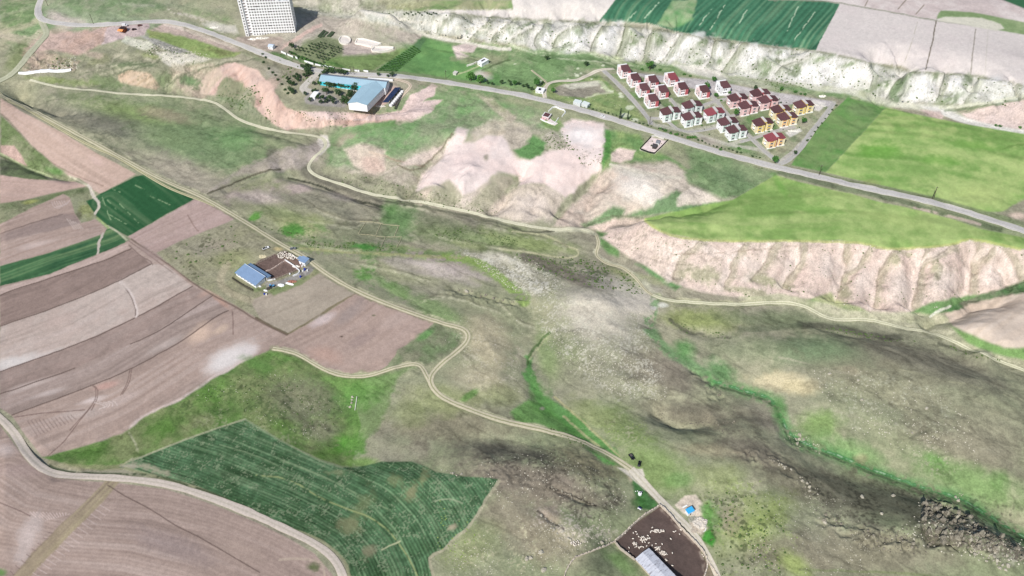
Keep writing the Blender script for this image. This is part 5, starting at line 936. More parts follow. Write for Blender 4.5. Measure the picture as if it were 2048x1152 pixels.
# ------------------------------------------------------------------ trees and bushes
def leaf_mat(name, a, b2):
    m, t, b = nmat(name)
    oi = t.nodes.new('ShaderNodeObjectInfo'); g = t.nodes.new('ShaderNodeTexCoord'); n = t.nodes.new('ShaderNodeTexNoise'); n.inputs['Scale'].default_value = 1.3; n.inputs['Detail'].default_value = 3
    t.links.new(g.outputs['Object'], n.inputs['Vector'])
    ad = t.nodes.new('ShaderNodeMath'); ad.operation = 'MULTIPLY_ADD'; ad.inputs[1].default_value = 0.5; t.links.new(oi.outputs['Random'], ad.inputs[0]); t.links.new(n.outputs[0], ad.inputs[2])
    mr = t.nodes.new('ShaderNodeMapRange'); mr.inputs[1].default_value = 0.35; mr.inputs[2].default_value = 1.15; t.links.new(ad.outputs[0], mr.inputs[0])
    mx = t.nodes.new('ShaderNodeMix'); mx.data_type = 'RGBA'; mx.inputs[6].default_value = (*alb(a), 1); mx.inputs[7].default_value = (*alb(b2), 1)
    t.links.new(mr.outputs[0], mx.inputs[0]); t.links.new(mx.outputs[2], b.inputs['Base Color'])
    b.inputs['Roughness'].default_value = 0.9; b.inputs['Specular IOR Level'].default_value = 0.1
    return m
LEAFD = leaf_mat('dark_foliage', (54,74,52), (86,110,72)); LEAFG = leaf_mat('green_foliage', (66,108,56), (100,146,74)); LEAFP = leaf_mat('pine_foliage', (48,66,52), (72,94,66))
BARK = M('bark', (104,90,76), 0.95, 0.2, 2)
def crown_mesh(name, seed, mat, rx=1.0, rz=0.85, n=420, cone=False, base=0.5, sz=0.16, trunk=False):
    rs = random.Random(seed); mb = MB()
    cl = []
    for i in range(11):
        a = rs.uniform(0, 6.28); e = rs.uniform(-0.5, 1.0); r = rs.uniform(0.35, 0.72)
        cl.append((math.cos(a)*r*rx*math.sqrt(max(0.1, 1-e*e*0.6)), math.sin(a)*r*rx*math.sqrt(max(0.1, 1-e*e*0.6)), base+rz*(1+e*0.6), rs.uniform(0.28, 0.48)))
    cl.append((0, 0, base+rz, 0.55))
    for i in range(n):
        if cone:
            h = rs.random()**0.8; a = rs.uniform(0, 6.28); r = rx*(1-h)*(0.55+0.45*rs.random())+0.04
            p = (math.cos(a)*r, math.sin(a)*r, base+h*rz*2)
        else:
            c_ = rs.choice(cl); v = Vector((rs.gauss(0, 1), rs.gauss(0, 1), rs.gauss(0, 1))).normalized()*c_[3]*(0.72+0.4*rs.random())
            p = (c_[0]+v.x, c_[1]+v.y, max(base*0.6, c_[2]+v.z*0.9))
        s_ = sz*rs.uniform(0.6, 1.3)
        u = Vector((rs.gauss(0, 1), rs.gauss(0, 1), rs.gauss(0, 0.5))).normalized(); w = u.cross(Vector((rs.gauss(0, 1), rs.gauss(0, 1), rs.gauss(0, 1)))).normalized()
        q = Vector(p)
        mb.add([q-u*s_, q+w*s_*0.6, q+u*s_, q-w*s_*0.6], [(0, 1, 2, 3)])
    if trunk:
        mb.m = 1; mb.tube((0,0,-0.3), (0,0,base+0.5), 0.09, 0.05, 5)
        return mb.mesh(name, mat, BARK)
    return mb.mesh(name, mat)
def trunk_mesh(name, seed, h, r):
    rs = random.Random(seed); mb = MB(); mb.tube((0,0,-0.4), (0.03,0.02,h*0.55), r, r*0.7, 7); mb.tube((0.03,0.02,h*0.55), (0,0.05,h), r*0.7, r*0.35, 6)
    for i in range(5):
        a = i*1.26+rs.random(); mb.tube((0.02,0.02,h*(0.45+0.1*i)), (math.cos(a)*0.5, math.sin(a)*0.5, h*(0.45+0.1*i)+0.45), r*0.4, r*0.15, 5)
    return mb.mesh(name, BARK)
CROWND = [crown_mesh('crown', i, LEAFD) for i in range(4)]; CROWNG = [crown_mesh('crown', 10+i, LEAFG) for i in range(3)]
CONE = [crown_mesh('crown', 20+i, LEAFP, 0.34, 1.5, 360, True, 0.25, 0.11) for i in range(2)]
SMALL = [crown_mesh('orchard_tree', 30+i, LEAFD, 0.9, 0.7, 130, False, 0.5, 0.2, True) for i in range(4)]
SMALLG = [crown_mesh('young_tree', 60+i, LEAFG, 0.8, 0.6, 110, False, 0.3, 0.2, True) for i in range(3)]
BUSH = [crown_mesh('bush', 40+i, LEAFD, 1.1, 0.5, 150, False, 0.05, 0.2, True) for i in range(3)]
BUSHG = [crown_mesh('bush', 50+i, LEAFG, 1.2, 0.45, 150, False, 0.05, 0.2, True) for i in range(2)]
TRUNK = [trunk_mesh('trunk', i, 1.3, 0.09) for i in range(3)]
rt = random.Random(5)
def tree(px, py, r, label, group=None, kind='d', name='tree', zs=1.0):
    x, y, z = P3(px, py)
    o = thing(name, label, 'tree', (x, y, z-0.1), rt.uniform(0, 6.28), group)
    r *= 0.98; o.scale = (r, r, r*zs)
    c = {'d': CROWND, 'g': CROWNG, 'c': CONE}[kind]
    k = bpy.data.objects.new('crown', rt.choice(c)); C.objects.link(k); k.parent = o
    q = bpy.data.objects.new('trunk', rt.choice(TRUNK)); C.objects.link(q); q.parent = o
    return o
def one(name, me, px, py, s, label, cat, group, zs=1.0, dz=-0.1, rz=None):
    x, y, z = P3(px, py)
    o = bpy.data.objects.new(name, me); C.objects.link(o); o.location = (x, y, z+dz); o.scale = (s, s, s*zs); o.rotation_euler = (0, 0, rt.uniform(0, 6.28) if rz is None else rz)
    return tag(o, label, cat, group)
def z7(x, y): return 580+x/7.877, 130+y/7.877
def z2(x, y): return 560+x/7.877, 50+y/7.877
for x, y, r in [(610,360,3.0),(640,350,2.6),(685,360,2.8),(712,350,2.6)]: tree(*z7(x,y), r, 'round dark tree, one of four in the left clump before the turquoise factory wall', 'left clump by the factory wall')
for x, y, r in [(800,370,3.0),(830,365,2.5),(868,380,2.8),(908,375,2.6)]: tree(*z7(x,y), r, 'round dark tree, one of four in the right clump before the turquoise factory wall', 'right clump by the factory wall')
for x, y, r in [(1060,395,4.0),(1010,420,3.6),(960,480,3.0),(925,520,2.8),(950,505,2.6),(870,590,3.2),(830,615,3.0),(900,630,3.0),(845,560,2.6)]: tree(*z7(x,y), r, 'dark leafy tree in the row along the left wall of the factory lower wing', 'trees along the lower wing')
tree(*z7(575,470), 3.8, 'broad dark tree standing alone at the left of the grey factory courtyard'); tree(*z7(770,490), 3.4, 'dark tree standing alone at the right of the grey factory courtyard')
for x, y, r in [(440,540,2.4),(520,545,2.6),(645,565,3.0),(690,615,2.6),(490,610,2.2),(590,580,1.8),(560,600,1.6)]: tree(*z7(x,y), r, 'dark tree in the planted strip below the factory courtyard', 'trees below the courtyard')
for x, y, r in [(315,580,2.2),(400,425,1.9),(370,445,2.0),(245,480,2.0)]: tree(*z7(x,y), r, 'small dark tree around the white kiosk at the factory gate', 'trees by the white kiosk')
for x, y, r in [(535,165,2.6),(570,140,2.6),(610,135,2.4),(650,140,2.4),(690,140,2.4),(800,150,3.0),(850,165,3.0),(760,140,2.4),(485,215,2.4),(490,250,2.2)]: tree(*z7(x,y), r, 'dark tree in the row behind the blue factory roof beside the highway', 'trees behind the factory')
tree(*z7(470,320), 2.4, 'yellow-green tree at the left end of the turquoise factory wall', None, 'g'); tree(*z7(385,320), 2.0, 'low reddish-dark tree left of the turquoise factory wall')
for x, y, r in [(200,60,2.4),(250,70,2.8),(290,50,2.6),(325,70,2.6),(260,125,2.8),(310,130,2.6),(285,170,2.4),(235,195,2.2),(330,160,2.2),(270,95,2.4)]: tree(*z7(x,y), r, 'dark green tree in the thicket left of the factory drive', 'thicket left of the drive')
for x, y, r in [(120,190,2.2),(75,220,2.2),(145,215,2.0),(130,265,2.4),(25,335,2.6),(60,330,2.2),(5,310,2.2),(30,440,2.6),(52,465,2.4),(5,415,2.4),(-20,300,2),(-40,240,2)]: tree(*z7(x,y), r, 'dark tree scattered on the slope west of the factory drive', 'trees on the western slope')
for x, y in [(525,110),(531,116),(527,126),(538,138),(545,146),(551,152),(556,160),(563,170),(570,180),(576,188)]: one('hedge_shrub', rt.choice(BUSH), x, y, 1.7, 'dark shrub in the thin line along the top of the pink slope', 'shrub', 'shrubs along the pink slope')
tree(*z2(190,360), 3.6, 'wide dark tree at the upper left corner of the orchard', None, 'd', 'tree', 0.7)
for x, y, r in [(1555,805,1.8),(1765,825,2.8),(1705,825,1.7)]: tree(*z2(x,y), r, 'dark tree beside the highway above the white yard wall', 'trees above the yard wall')
# orchard rows
OR = [z2(x, y) for x, y in [(190,400),(400,330),(600,280),(780,285),(850,345),(1050,395),(900,510),(740,620),(600,575),(400,490)]]
ox, oy, oz = P3(*z2(480,400)); cnt = 0
ax_, ay_, _a = P3(*z2(740,610)); bx_, by_, _b = P3(*z2(1040,395))
dA = np.array([bx_-ax_, by_-ay_]); dA /= np.hypot(*dA); dB = np.array([-dA[1], dA[0]])
for i in range(-18, 19):
    for j in range(-18, 19):
        w = np.array([ox, oy])+dA*i*4.6+dB*j*4.9+np.array([rt.uniform(-.4,.4), rt.uniform(-.4,.4)])
        z = float(hz(w[0], w[1])); u, v, _c = proj(w[0], w[1], z)
        if pin(np.array([u]), np.array([v]), OR)[0] and rt.random() < 0.93:
            one('orchard_tree', rt.choice(SMALL), u, v, rt.uniform(1.2, 1.7), 'small round fruit tree in the regular rows of the orchard above the highway', 'tree', 'fruit trees in the orchard rows'); cnt += 1
print('orchard', cnt)
for i in range(26):
    t_ = i/25; one('hedge_shrub', rt.choice(BUSHG if i % 2 else BUSH), 578+t_*88+rt.uniform(-1,1), 106+t_*34-10*t_*(1-t_)*-1+rt.uniform(-1,1)-2, rt.uniform(1.3, 2.1), 'green bush in the long hedge between the orchard and the highway', 'shrub', 'hedge bushes below the orchard')
for i in range(9):
    t_ = i/8; one('hedge_shrub', rt.choice(BUSHG), 672+t_*22, 141+t_*3, 1.5, 'bright green bush behind the white roadside walls east of the orchard', 'shrub', 'bushes behind the roadside walls')
# planted strip of young trees
rs_ = random.Random(3)
tp = [(755,141),(822,95),(840,99),(836,106),(792,143)]
for i in range(14):
    for j in range(16):
        u = i/13; v = j/15
        x = (755+(792-755)*u)*(1-v)+(826+(840-826)*u)*v; y = (141+2*u)*(1-v)+(94+9*u)*v
        if (i+j) % 1 == 0: one('young_tree', rt.choice(SMALLG), x+rs_.uniform(-.6,.6), y+rs_.uniform(-.5,.5), rs_.uniform(0.8, 1.2), 'young tree in the dense planted strip running up from the highway', 'tree', 'young trees in the planted strip')
# estate and roadside trees
for a in [(1299,141,4.6,'large round green tree behind the top corner of the red housing row','g'),(1413,180,3.8,'dark green tree left of the white house in the estate','g'),(1427,164,2.8,'tall green tree behind the white house in the estate','g'),(1431,195,2.4,'green tree in front of the white house in the estate','g'),(1458,189,1.9,'small bright green tree right of the white house in the estate','g'),(1472,233,3.6,'round dark green tree in front of the lower pink house','g'),(1606,247,2.9,'round green tree at the edge of the bright field beside the estate road','g'),(1510,180,2.3,'dark tree behind the upper pink houses','d'),(1562,183,2.3,'green tree beyond the grey estate car park','g'),(1549,326,3.4,'green tree on the tip of the estate where its streets meet the highway','g'),(1590,309,1.9,'dark tree on the eastern corner of the estate','d'),(942,162,4.6,'largest round dark green tree beside the highway near the small white house','g'),(961,167,4.3,'second large round green tree beside the highway, right of the largest','g'),(1074,173,4.0,'broad dark green tree behind the white gatehouse','g'),(1106,186,2.6,'green tree just right of the curved access track','g'),(1093,121,2.6,'lone dark tree on the pasture below the white badlands, beside a pale mound','d'),(1172,133,2.6,'lone dark tree right of the pale pit on the green pasture','d'),(1063,181,2.0,'dark tree left of the white gatehouse','d'),(1003,169,2.4,'dark tree behind the short white roadside fence','d'),(1029,171,2.6,'green tree in the middle of the roadside tree line','g')]:
    tree(a[0], a[1], a[2], a[3], None, a[4])
for x, y in [(975,168),(984,170),(1018,166),(1021,172),(1037,170),(1046,175),(1053,173),(1056,177),(1085,168)]: tree(x, y, 1.7, 'small dark tree in the line beside the highway left of the gatehouse', 'small roadside trees')
tree(1240,238,3.6,'tall dark cypress left of its slimmer twin beside the highway',None,'c','cypress_tree'); tree(1255,240,3.0,'slim dark cypress right of its taller twin beside the highway',None,'c','cypress_tree')
for i in range(46):
    t_ = i/45.0; hx = 1170+t_*350; hy = np.interp(hx, [p[0] for p in HIGHWAY], [p[1] for p in HIGHWAY])-9
    if rt.random() < 0.85: one('roadside_shrub', rt.choice(BUSH), hx, hy+rt.uniform(-2, 1.5), rt.uniform(0.7, 1.4), 'small dark shrub on the verge between the highway and the estate', 'shrub', 'shrubs on the highway verge')
for i in range(9): one('roadside_shrub', rt.choice(BUSH), 1672-i*7.2, 212+i*8.8, rt.uniform(0.9, 1.4), 'dark shrub along the estate boundary beside the green field', 'shrub', 'shrubs along the estate boundary')
for x, y in [(1368,150),(1380,153),(1284,140),(1320,141),(1601,189),(1610,190),(1590,185),(1478,298),(1440,300),(1383,276),(1377,277),(1390,276),(1330,262),(1341,268),(1352,270),(1320,258)]: one('shrub', rt.choice(BUSHG), x, y, rt.uniform(1.2, 2.0), 'green shrub growing around the edges of the housing estate', 'shrub', 'shrubs around the estate')
for i in range(44):
    t_ = rt.random(); u = rt.random(); x = 1245+u*330+t_*60; y = 150+t_*150*(0.35+0.65*(1-abs(u-0.5)))+u*50
    if y < 318 and x < 1620 and y < 160+(x-1215)*0.50+10: one('garden_shrub', rt.choice(BUSHG+BUSH), x, y, rt.uniform(0.6, 1.3), 'small shrub growing in the lawns between the estate houses', 'shrub', 'garden shrubs between the estate houses')
for x, y in [(1992,252),(2000,253),(2040,256)]: one('shrub', rt.choice(BUSHG), x, y, 1.6, 'green shrub on the pink mound at the far right edge', 'shrub', 'shrubs on the far right mound')
# ------------------------------------------------------------------ buildings
WHITE = M('white_render', (246,244,240), 0.8, 0.04, 0.5); GLASS = M('dark_glass', (38,44,52), 0.25, 0.2, 0.5); CONC = M('pale_concrete', (206,202,194), 0.9, 0.08, 0.6)
ROOFM = M('maroon_roof', (96,66,68), 0.85, 0.18, 1.2); ROOFR = M('bright_red_roof', (136,72,78), 0.85, 0.14, 1.2); REDP = M('red_panel', (184,96,102), 0.8, 0.08, 1.0)
PINKW = M('pink_wall', (232,204,202), 0.85, 0.05, 0.6); GRNW = M('grey_green_wall', (176,196,186), 0.85, 0.06, 0.8); PNKP = M('rose_panel', (222,184,186), 0.85, 0.06, 0.8); YELP = M('yellow_panel', (222,194,96), 0.85, 0.06, 0.8); ORGP = M('orange_panel', (224,172,104), 0.85, 0.06, 0.8); CRMW = M('cream_wall', (240,226,190), 0.85, 0.05, 0.6)
GREYT = M('grey_tower', (206,200,196), 0.85, 0.06, 0.6); FRAME = M('white_frame', (244,242,240), 0.7, 0.02)
FOUND = M('foundation', (190,184,172), 0.95, 0.1, 0.8)

def window(parent, x, y, z, w, h, side='f', mat=GLASS, frame=True, d=0.10):
    """a pane with a frame, proud of the wall it sits in; side f = facing -y, l = facing -x, r = facing +x"""
    fr_ = MB(); pn = MB()
    def bx(m, a0, a1, z0, z1, t0, t1):
        if side == 'f': m.box(a0, a1, y-t1, y-t0, z0, z1)
        elif side == 'l': m.box(x-t1, x-t0, a0, a1, z0, z1)
        else: m.box(x+t0, x+t1, a0, a1, z0, z1)
    a = x if side == 'f' else y
    bx(pn, a, a+w, z, z+h, -0.1, 0.03)
    o = pn.build('window', mat, parent)
    if frame:
        k = 0.14
        bx(fr_, a-k, a+w+k, z-k, z, 0.0, d); bx(fr_, a-k, a+w+k, z+h, z+h+k, 0.0, d); bx(fr_, a-k, a, z, z+h, 0.0, d); bx(fr_, a+w, a+w+k, z, z+h, 0.0, d); bx(fr_, a+w/2-0.05, a+w/2+0.05, z, z+h, 0.03, d-0.02)
        fr_.build('frame', FRAME, o)
    return o

def house_a(roof=None, white=False):
    r = thing('town_house', None, 'house', (0, 0, 0), 0)
    wall = WHITE if white else PINKW; panel = WHITE if white else REDP
    MB().box(0, 8.6, 0, 10, -2.5, 6.4).build('wall', wall, r)
    MB().box(-0.35, 0.75, -0.35, 0.75, -2.5, 7.6).build('pier', WHITE, r); MB().box(-0.35, 0.75, 9.0, 10.35, -2.5, 8.0).build('pier', WHITE, r)
    m = MB().box(-0.7, 9.2, -0.7, 0.0, -2.5, 0.7); m.box(-0.7, 0.0, 0.75, 9.0, -2.5, 0.7); m.build('plinth', WHITE, r)
    MB().box(0.8, 8.2, 8.9, 9.9, 6.42, 8.2).build('parapet', WHITE, r)
    MB().slab([(1.6, -0.5, 6.7), (9.2, -0.5, 6.7), (9.0, 8.6, 7.9), (2.2, 8.8, 7.9), (0.9, 3.5, 7.2)], 0.3).build('roof', roof or ROOFM, r)
    MB().box(6.4, 8.85, -0.25, 2.6, -0.5, 6.0).build('wall_panel', panel, r)
    MB().box(2.0, 5.6, -1.1, 0.0, 2.9, 3.1).build('balcony', WHITE, r)
    for z in (0.9, 3.7): window(r, 2.4, 0, z, 1.2, 1.5); window(r, 4.3, 0, z, 1.2, 1.5)
    for z in (0.9, 3.7):
        window(r, 0, 2.2, z, 1.6, 1.5, 'l'); window(r, 0, 6.0, z, 1.6, 1.5, 'l')
    window(r, 8.6, 4.6, 3.7, 1.4, 1.4, 'r')
    return r
def house_b(wall, panel, strip, roof=None):
    r = thing('duplex_house', None, 'house', (0, 0, 0), 0)
    m = MB().box(0, 7.2, 0, 8.6, -2.5, 7.2); m.box(9.2, 15.6, 0.9, 8.2, -2.5, 6.9); m.build('wall', wall, r)
    m = MB().box(7.2, 9.2, 1.4, 8.4, -2.5, 9.2); m.build('stair_tower', strip, r)
    MB().box(7.1, 9.3, 1.2, 8.7, 9.2, 9.5).build('tower_roof', GREYT, r)
    MB().slab([(-0.7, 0.2, 7.2), (2.6, -0.7, 7.5), (7.2, -0.6, 8.7), (7.2, 9.2, 8.7), (-0.7, 9.0, 7.2)], 0.3).build('roof', roof or ROOFM, r)
    MB().slab([(9.2, 0.3, 8.4), (13.4, 0.2, 7.4), (16.2, 1.2, 6.9), (16.2, 8.8, 6.9), (9.2, 8.8, 8.4)], 0.3).build('roof', roof or ROOFM, r)
    m = MB().box(-0.5, 7.4, -0.5, 0, -2.5, 0.6); m.box(8.8, 15.9, 0.4, 0.9, -2.5, 0.6); m.build('plinth', WHITE, r)
    m = MB().box(1.4, 4.4, -0.32, 0.0, 0.6, 6.9); m.build('wall_panel', panel, r)
    m = MB().box(10.4, 13.2, 0.58, 0.9, 0.6, 6.6); m.build('wall_panel', panel, r)
    m = MB().box(5.6, 6.6, -0.12, 0.0, 0.6, 6.9); m.build('wall_panel', panel, r)
    for z in (1.1, 4.2):
        window(r, 1.8, -0.32, z, 2.2, 1.4); window(r, 10.8, 0.58, z, 2.0, 1.4); window(r, 0, 3.0, z, 1.8, 1.4, 'l'); window(r, 15.6, 4.0, z, 1.4, 1.4, 'r', frame=False)
    window(r, 7.6, 1.4, 1.2, 1.1, 6.6, frame=False)
    for zb in (3.0, 5.9): MB().box(-1.3, 0, 2.6, 5.4, zb, zb+0.18).build('balcony', WHITE, r)
    return r
def place(r, A, label, group, rz, dz=0.0, sc=1.07):
    x, y, z = P3(*A); c, s = math.cos(rz), math.sin(rz)
    z = float(np.max(hz(np.array([x, x+8*c, x-8*s, x+8*c-8*s]), np.array([y, y+8*s, y+8*c, y+8*s+8*c])))) if sc else z
    r.location = (x, y, z+dz); r.rotation_euler = (0, 0, rz); r.scale = (sc, sc, sc); r['label'] = label; r['group'] = group
    return r
HA = [((1242,157),'red and white house with maroon roof, topmost in the row at the estate entrance'),((1261.5,175),'red and white house with maroon roof, second down the left estate street'),((1297,179),'red and white house with maroon roof, upper one of the middle column'),((1336,173.5),None),((1279,195),'red and white house with maroon roof, third down the left estate street'),((1317,199),'red and white house with maroon roof, lower one of the middle column'),((1356,193),'red and white house with maroon roof, below the one with the bright red roof'),((1296.5,217),'red and white house with maroon roof, lowest on the left estate street'),((1399,199),'red and white house with maroon roof, furthest right, left of the white house')]
pa = house_a(); first = True
for A, lb in HA:
    if lb is None:
        place(house_a(ROOFR), A, 'red and white house whose roof is brighter red than its neighbours', 'red houses of the estate', rad(15)); continue
    place(pa if first else copy_tree(pa), A, lb, 'red houses of the estate', rad(15)); first = False
hw = place(house_a(white=True), (1440,191), 'all-white house with maroon roof between two green trees', 'x', rad(15)); del hw['group']
def row(proto, items, grp):
    f_ = True
    for A, lb in items: place(proto if f_ else copy_tree(proto), A, lb, grp, rad(16)); f_ = False
row(house_b(WHITE, GRNW, GRNW), [((1326,245),'white and grey-green double house nearest the highway junction of the estate'),((1370,232),'white and grey-green double house behind another one, beside the middle street'),((1369,255.5),'white and grey-green double house in the lower left row, second from the junction'),((1441,266),'white and grey-green double house partly hidden behind the lowest white one'),((1458,282),'white and grey-green double house standing lowest beside the bare grey lot')], 'white and green double houses')
row(house_b(WHITE, GRNW, GRNW, ROOFR), [((1414,246.5),'white double house with a brighter red roof than the other white ones')], 'white and green double houses')
row(house_b(PINKW, PNKP, REDP), [((1461,218),'pale pink double house left of the others, beside the estate street'),((1482,233),'pale pink double house with a round green tree at its lower left'),((1506,208),'pale pink double house in the upper row beside the car park'),((1522,222),'pale pink double house below the upper row one')], 'pink double houses')
row(house_b(CRMW, YELP, YELP), [((1593,231.5),'cream and yellow double house beside the white rubble plot'),((1511,267.5),'yellow double house alone in the middle of the estate')], 'yellow double houses')
row(house_b(CRMW, ORGP, YELP), [((1547,241),'orange-yellow double house behind another of its kind'),((1560,256),'orange-yellow double house with white front terrace')], 'orange double houses')
row(house_b(CRMW, ORGP, REDP, ROOFR), [((1534,298),'orange double house with reddish roof at the lowest point of the estate')], 'orange double houses')

# apartment block with its unfinished stepped top
(bx0, by0, bz0), ba, _l = frame_px((492,72), (592,68))
blk = thing('apartment_block', 'tall white unfinished apartment block with a grid of dark window holes', 'building', (bx0, by0, bz0), ba)
BW_, BD, FH = 50.5, 15.0, 3.0
BLW = M('block_plaster', (250,247,242), 0.85, 0.10, 0.12); HOLE = M('window_hole', (56,50,50), 0.9, 0.2, 0.5)
m = MB().box(7.6, BW_, 0, BD, -4, 12*FH); m.box(0, 3.2, -0.6, BD, -4, 13*FH); m.box(3.2, 7.6, 1.2, BD, -4, 13*FH)
m.box(7.6, 40, 0, BD, 12*FH, 13*FH); m.box(7.6, 34, 0.4, BD, 13*FH, 14*FH); m.build('wall', BLW, blk)
m = MB()
for a_ in (0, 3.0): m.box(a_, a_+0.25, -0.6, BD, 13*FH, 13*FH+3.2)
for x_, z_ in ((34.4,13),(37,13),(39.6,13),(44,12),(47,12),(50.1,12)):
    for y_ in (0.1, 7, 14.4): m.box(x_, x_+0.4, y_, y_+0.4, z_*FH, z_*FH+2.6)
m.box(34.2, 40, 0, 0.4, 13*FH+2.6, 13*FH+2.9); m.box(43.8, BW_, 0, 0.4, 12*FH+2.6, 12*FH+2.9); m.build('roof_frame', BLW, blk)
m = MB()
for k in range(12): m.box(3.2, 7.6, 0.3, 1.2, (k+1)*FH-0.2, (k+1)*FH); 
m.build('floor_bands', BLW, blk)
wins = []
for k in range(13):
    for i in range(16):
        x_ = 8.7+i*2.64
        if k == 12 and x_ > 37: continue
        wins.append((x_, 0.0, k*FH+0.75, 1.35 if (i+k) % 7 else 1.15, 1.45))
    wins.append((1.1, -0.6, k*FH+0.75, 1.2, 1.5))
order = sorted(wins, key=lambda w: w[2])
for w in order[:100]:
    mb = MB().box(w[0], w[0]+w[3], w[1]-0.03, w[1]+0.1, w[2], w[2]+w[4]); mb.build('window', HOLE, blk)
mb = MB()
for w in order[100:]: mb.box(w[0], w[0]+w[3], w[1]-0.03, w[1]+0.1, w[2], w[2]+w[4])
for k in (3, 8, 9, 10): mb.box(9.5+(k*5) % 22, 13.5+(k*5) % 22, -0.035, 0.05, k*FH+1.0, k*FH+1.7)
o = mb.build('windows', HOLE, blk); o['kind'] = 'stuff'
for k in range(13): MB().box(4.4, 6.4, 1.16, 1.3, k*FH+0.5, k*FH+2.3).build('balcony_recess', M('grey_recess', (150,142,140), 0.9, 0.1), blk)
for k in range(12):
    for y_ in (4, 9.5): MB().box(BW_-0.1, BW_+0.04, y_, y_+1.3, k*FH+0.8, k*FH+2.1).build('side_opening', HOLE, blk)
def ruin(px, py, w, d, h, label, cat, mat, seed, name='rubble_heap'):
    rs = random.Random(seed); x, y, z = P3(px, py); mb = MB().ball(0, 0, -0.2*h, w*0.55, d*0.55, h*0.5, 14, 6, 0.1, rs)
    for i in range(26):
        a = rs.uniform(0, 6.28); r = math.sqrt(rs.random()); mb.ball(math.cos(a)*r*w/2, math.sin(a)*r*d/2, rs.uniform(0, h*(1-r)*0.8), rs.uniform(.4,1.0)*h*0.7, rs.uniform(.4,1.0)*h*0.7, rs.uniform(.3,.8)*h*0.7, 6, 4, 0.3, rs)
    o = mb.build(name, mat); o.location = (x, y, z); return tag(o, label, cat)
RUB = M('pale_rubble', (226,222,212), 0.95, 0.15, 1.2, bump=0.4); 
ruin(505, 79, 9, 3.5, 1.6, 'left pile of white rubble at the foot of the apartment block', 'rubble', RUB, 1); ruin(520, 77, 9, 3.5, 1.8, 'middle pile of white rubble at the foot of the apartment block', 'rubble', RUB, 2); ruin(532, 77, 6, 3, 1.5, 'right pile of white rubble at the foot of the apartment block', 'rubble', RUB, 3)
ruin(428, 55, 9, 4, 1.4, 'white rubble heap beside the road west of the apartment block', 'rubble', RUB, 4)

def simple_house(A, B, depth, h, label, cat, wall, roof, pitch=0.0, name='small_house', rh=1.2, wins_=((1.2,),), over=0.3, gr=None):
    (x, y, z), a, w = frame_px(A, B)
    r = thing(name, label, cat, (x, y, z), a, gr)
    MB().box(0, w, 0, depth, -1.5, h).build('wall', wall, r)
    if pitch == 0:
        m = MB().box(-over, w+over, -over, depth+over, h, h+0.25); m.build('roof', roof, r)
    elif pitch == 1:
        m = MB(); e = over; yc = depth/2
        m.slab([(-e, -e, h), (w+e, -e, h), (w+e, yc, h+rh), (-e, yc, h+rh)], 0.18); m.slab([(-e, yc, h+rh), (w+e, yc, h+rh), (w+e, depth+e, h), (-e, depth+e, h)], 0.18)
        m.build('roof', roof, r)
        MB().add([(0, 0, h-0.1), (0, depth, h-0.1), (0, yc, h+rh-0.2), (w, 0, h-0.1), (w, depth, h-0.1), (w, yc, h+rh-0.2)], [(0, 2, 1), (3, 4, 5), (0, 3, 5, 2), (1, 2, 5, 4), (0, 1, 4, 3)]).build('gable', wall, r)
    elif pitch == 2:
        MB().slab([(-over, -over, h+0.1), (w+over, -over, h+0.1), (w+over, depth+over, h+rh), (-over, depth+over, h+rh)], 0.2).build('roof', roof, r)
    return r, w
r, w = simple_house((537,98), (546,99.5), 5, 3.0, 'small white and pale blue hut beside the highway below the apartment block', 'hut', WHITE, M('pale_blue_roof', (196,208,224), 0.6, 0.05), 1, 'roadside_hut')
window(r, 1.2, 0, 1.0, 1.2, 1.0)
for i in range(15): one('terrace_shrub', BUSH[i % 3], 808+i*4.6, 25.5+(i % 3)*1.6+(4 if i % 4 == 0 else 0), 1.3, 'small dark shrub in the row on the white terrace at the top', 'shrub', 'shrubs on the white terrace')
# factory
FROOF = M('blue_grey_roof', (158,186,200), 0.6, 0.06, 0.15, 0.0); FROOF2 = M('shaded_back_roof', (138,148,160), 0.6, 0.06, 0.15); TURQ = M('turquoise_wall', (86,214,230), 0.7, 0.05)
(fx0, fy0, fz0), fa, _l = frame_px((697.5,213.8), (735,217.6)); fa -= rad(1.0)
fz0 = float(np.max([P3(697,213)[2], P3(735,217)[2], P3(723,181)[2], P3(641,171)[2]]))
fx0, fy0 = [float(q) for q in W(697.5, 213.8, fz0)]
fac = thing('factory_hall', 'L-shaped factory with pale blue roof and turquoise courtyard wall', 'factory', (fx0, fy0, fz0), fa)
m = MB().prism([(0,0),(17.8,0),(24.2,30),(4,30)], -3, 4.4); m.box(-38.5, 26, 30, 42.5, -3, 4.4); m.add([(0,0,4.4),(17.6,0,4.4),(8.8,0,6.5)], [(0,1,2)]); m.build('wall', WHITE, fac)
MB().box(-38.5, 3.8, 29.9, 30.0, -1, 4.3).build('front_wall', TURQ, fac)
m = MB().slab([(-0.5,-0.5,4.5),(8.8,-0.5,6.7),(15.6,36,7.1),(3.5,30,4.6)], 0.25).slab([(8.8,-0.5,6.7),(18.3,-0.5,4.5),(24.8,30,4.6),(15.6,36,7.1)], 0.25)
m.build('roof', FROOF, fac)
m = MB().slab([(-39,29.4,4.52),(3.4,29.4,4.52),(26.4,29.8,4.6),(26.4,36.6,7.0),(-39,36.6,7.0)], 0.25); m.build('roof', FROOF, fac)
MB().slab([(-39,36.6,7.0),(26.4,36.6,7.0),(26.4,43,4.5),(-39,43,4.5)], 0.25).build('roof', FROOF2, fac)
m = MB()
for i in range(6): m.box(-35+i*6.0, -32.6+i*6.0, 29.84, 29.9, 1.2, 3.0)
m.build('windows', GLASS, fac)

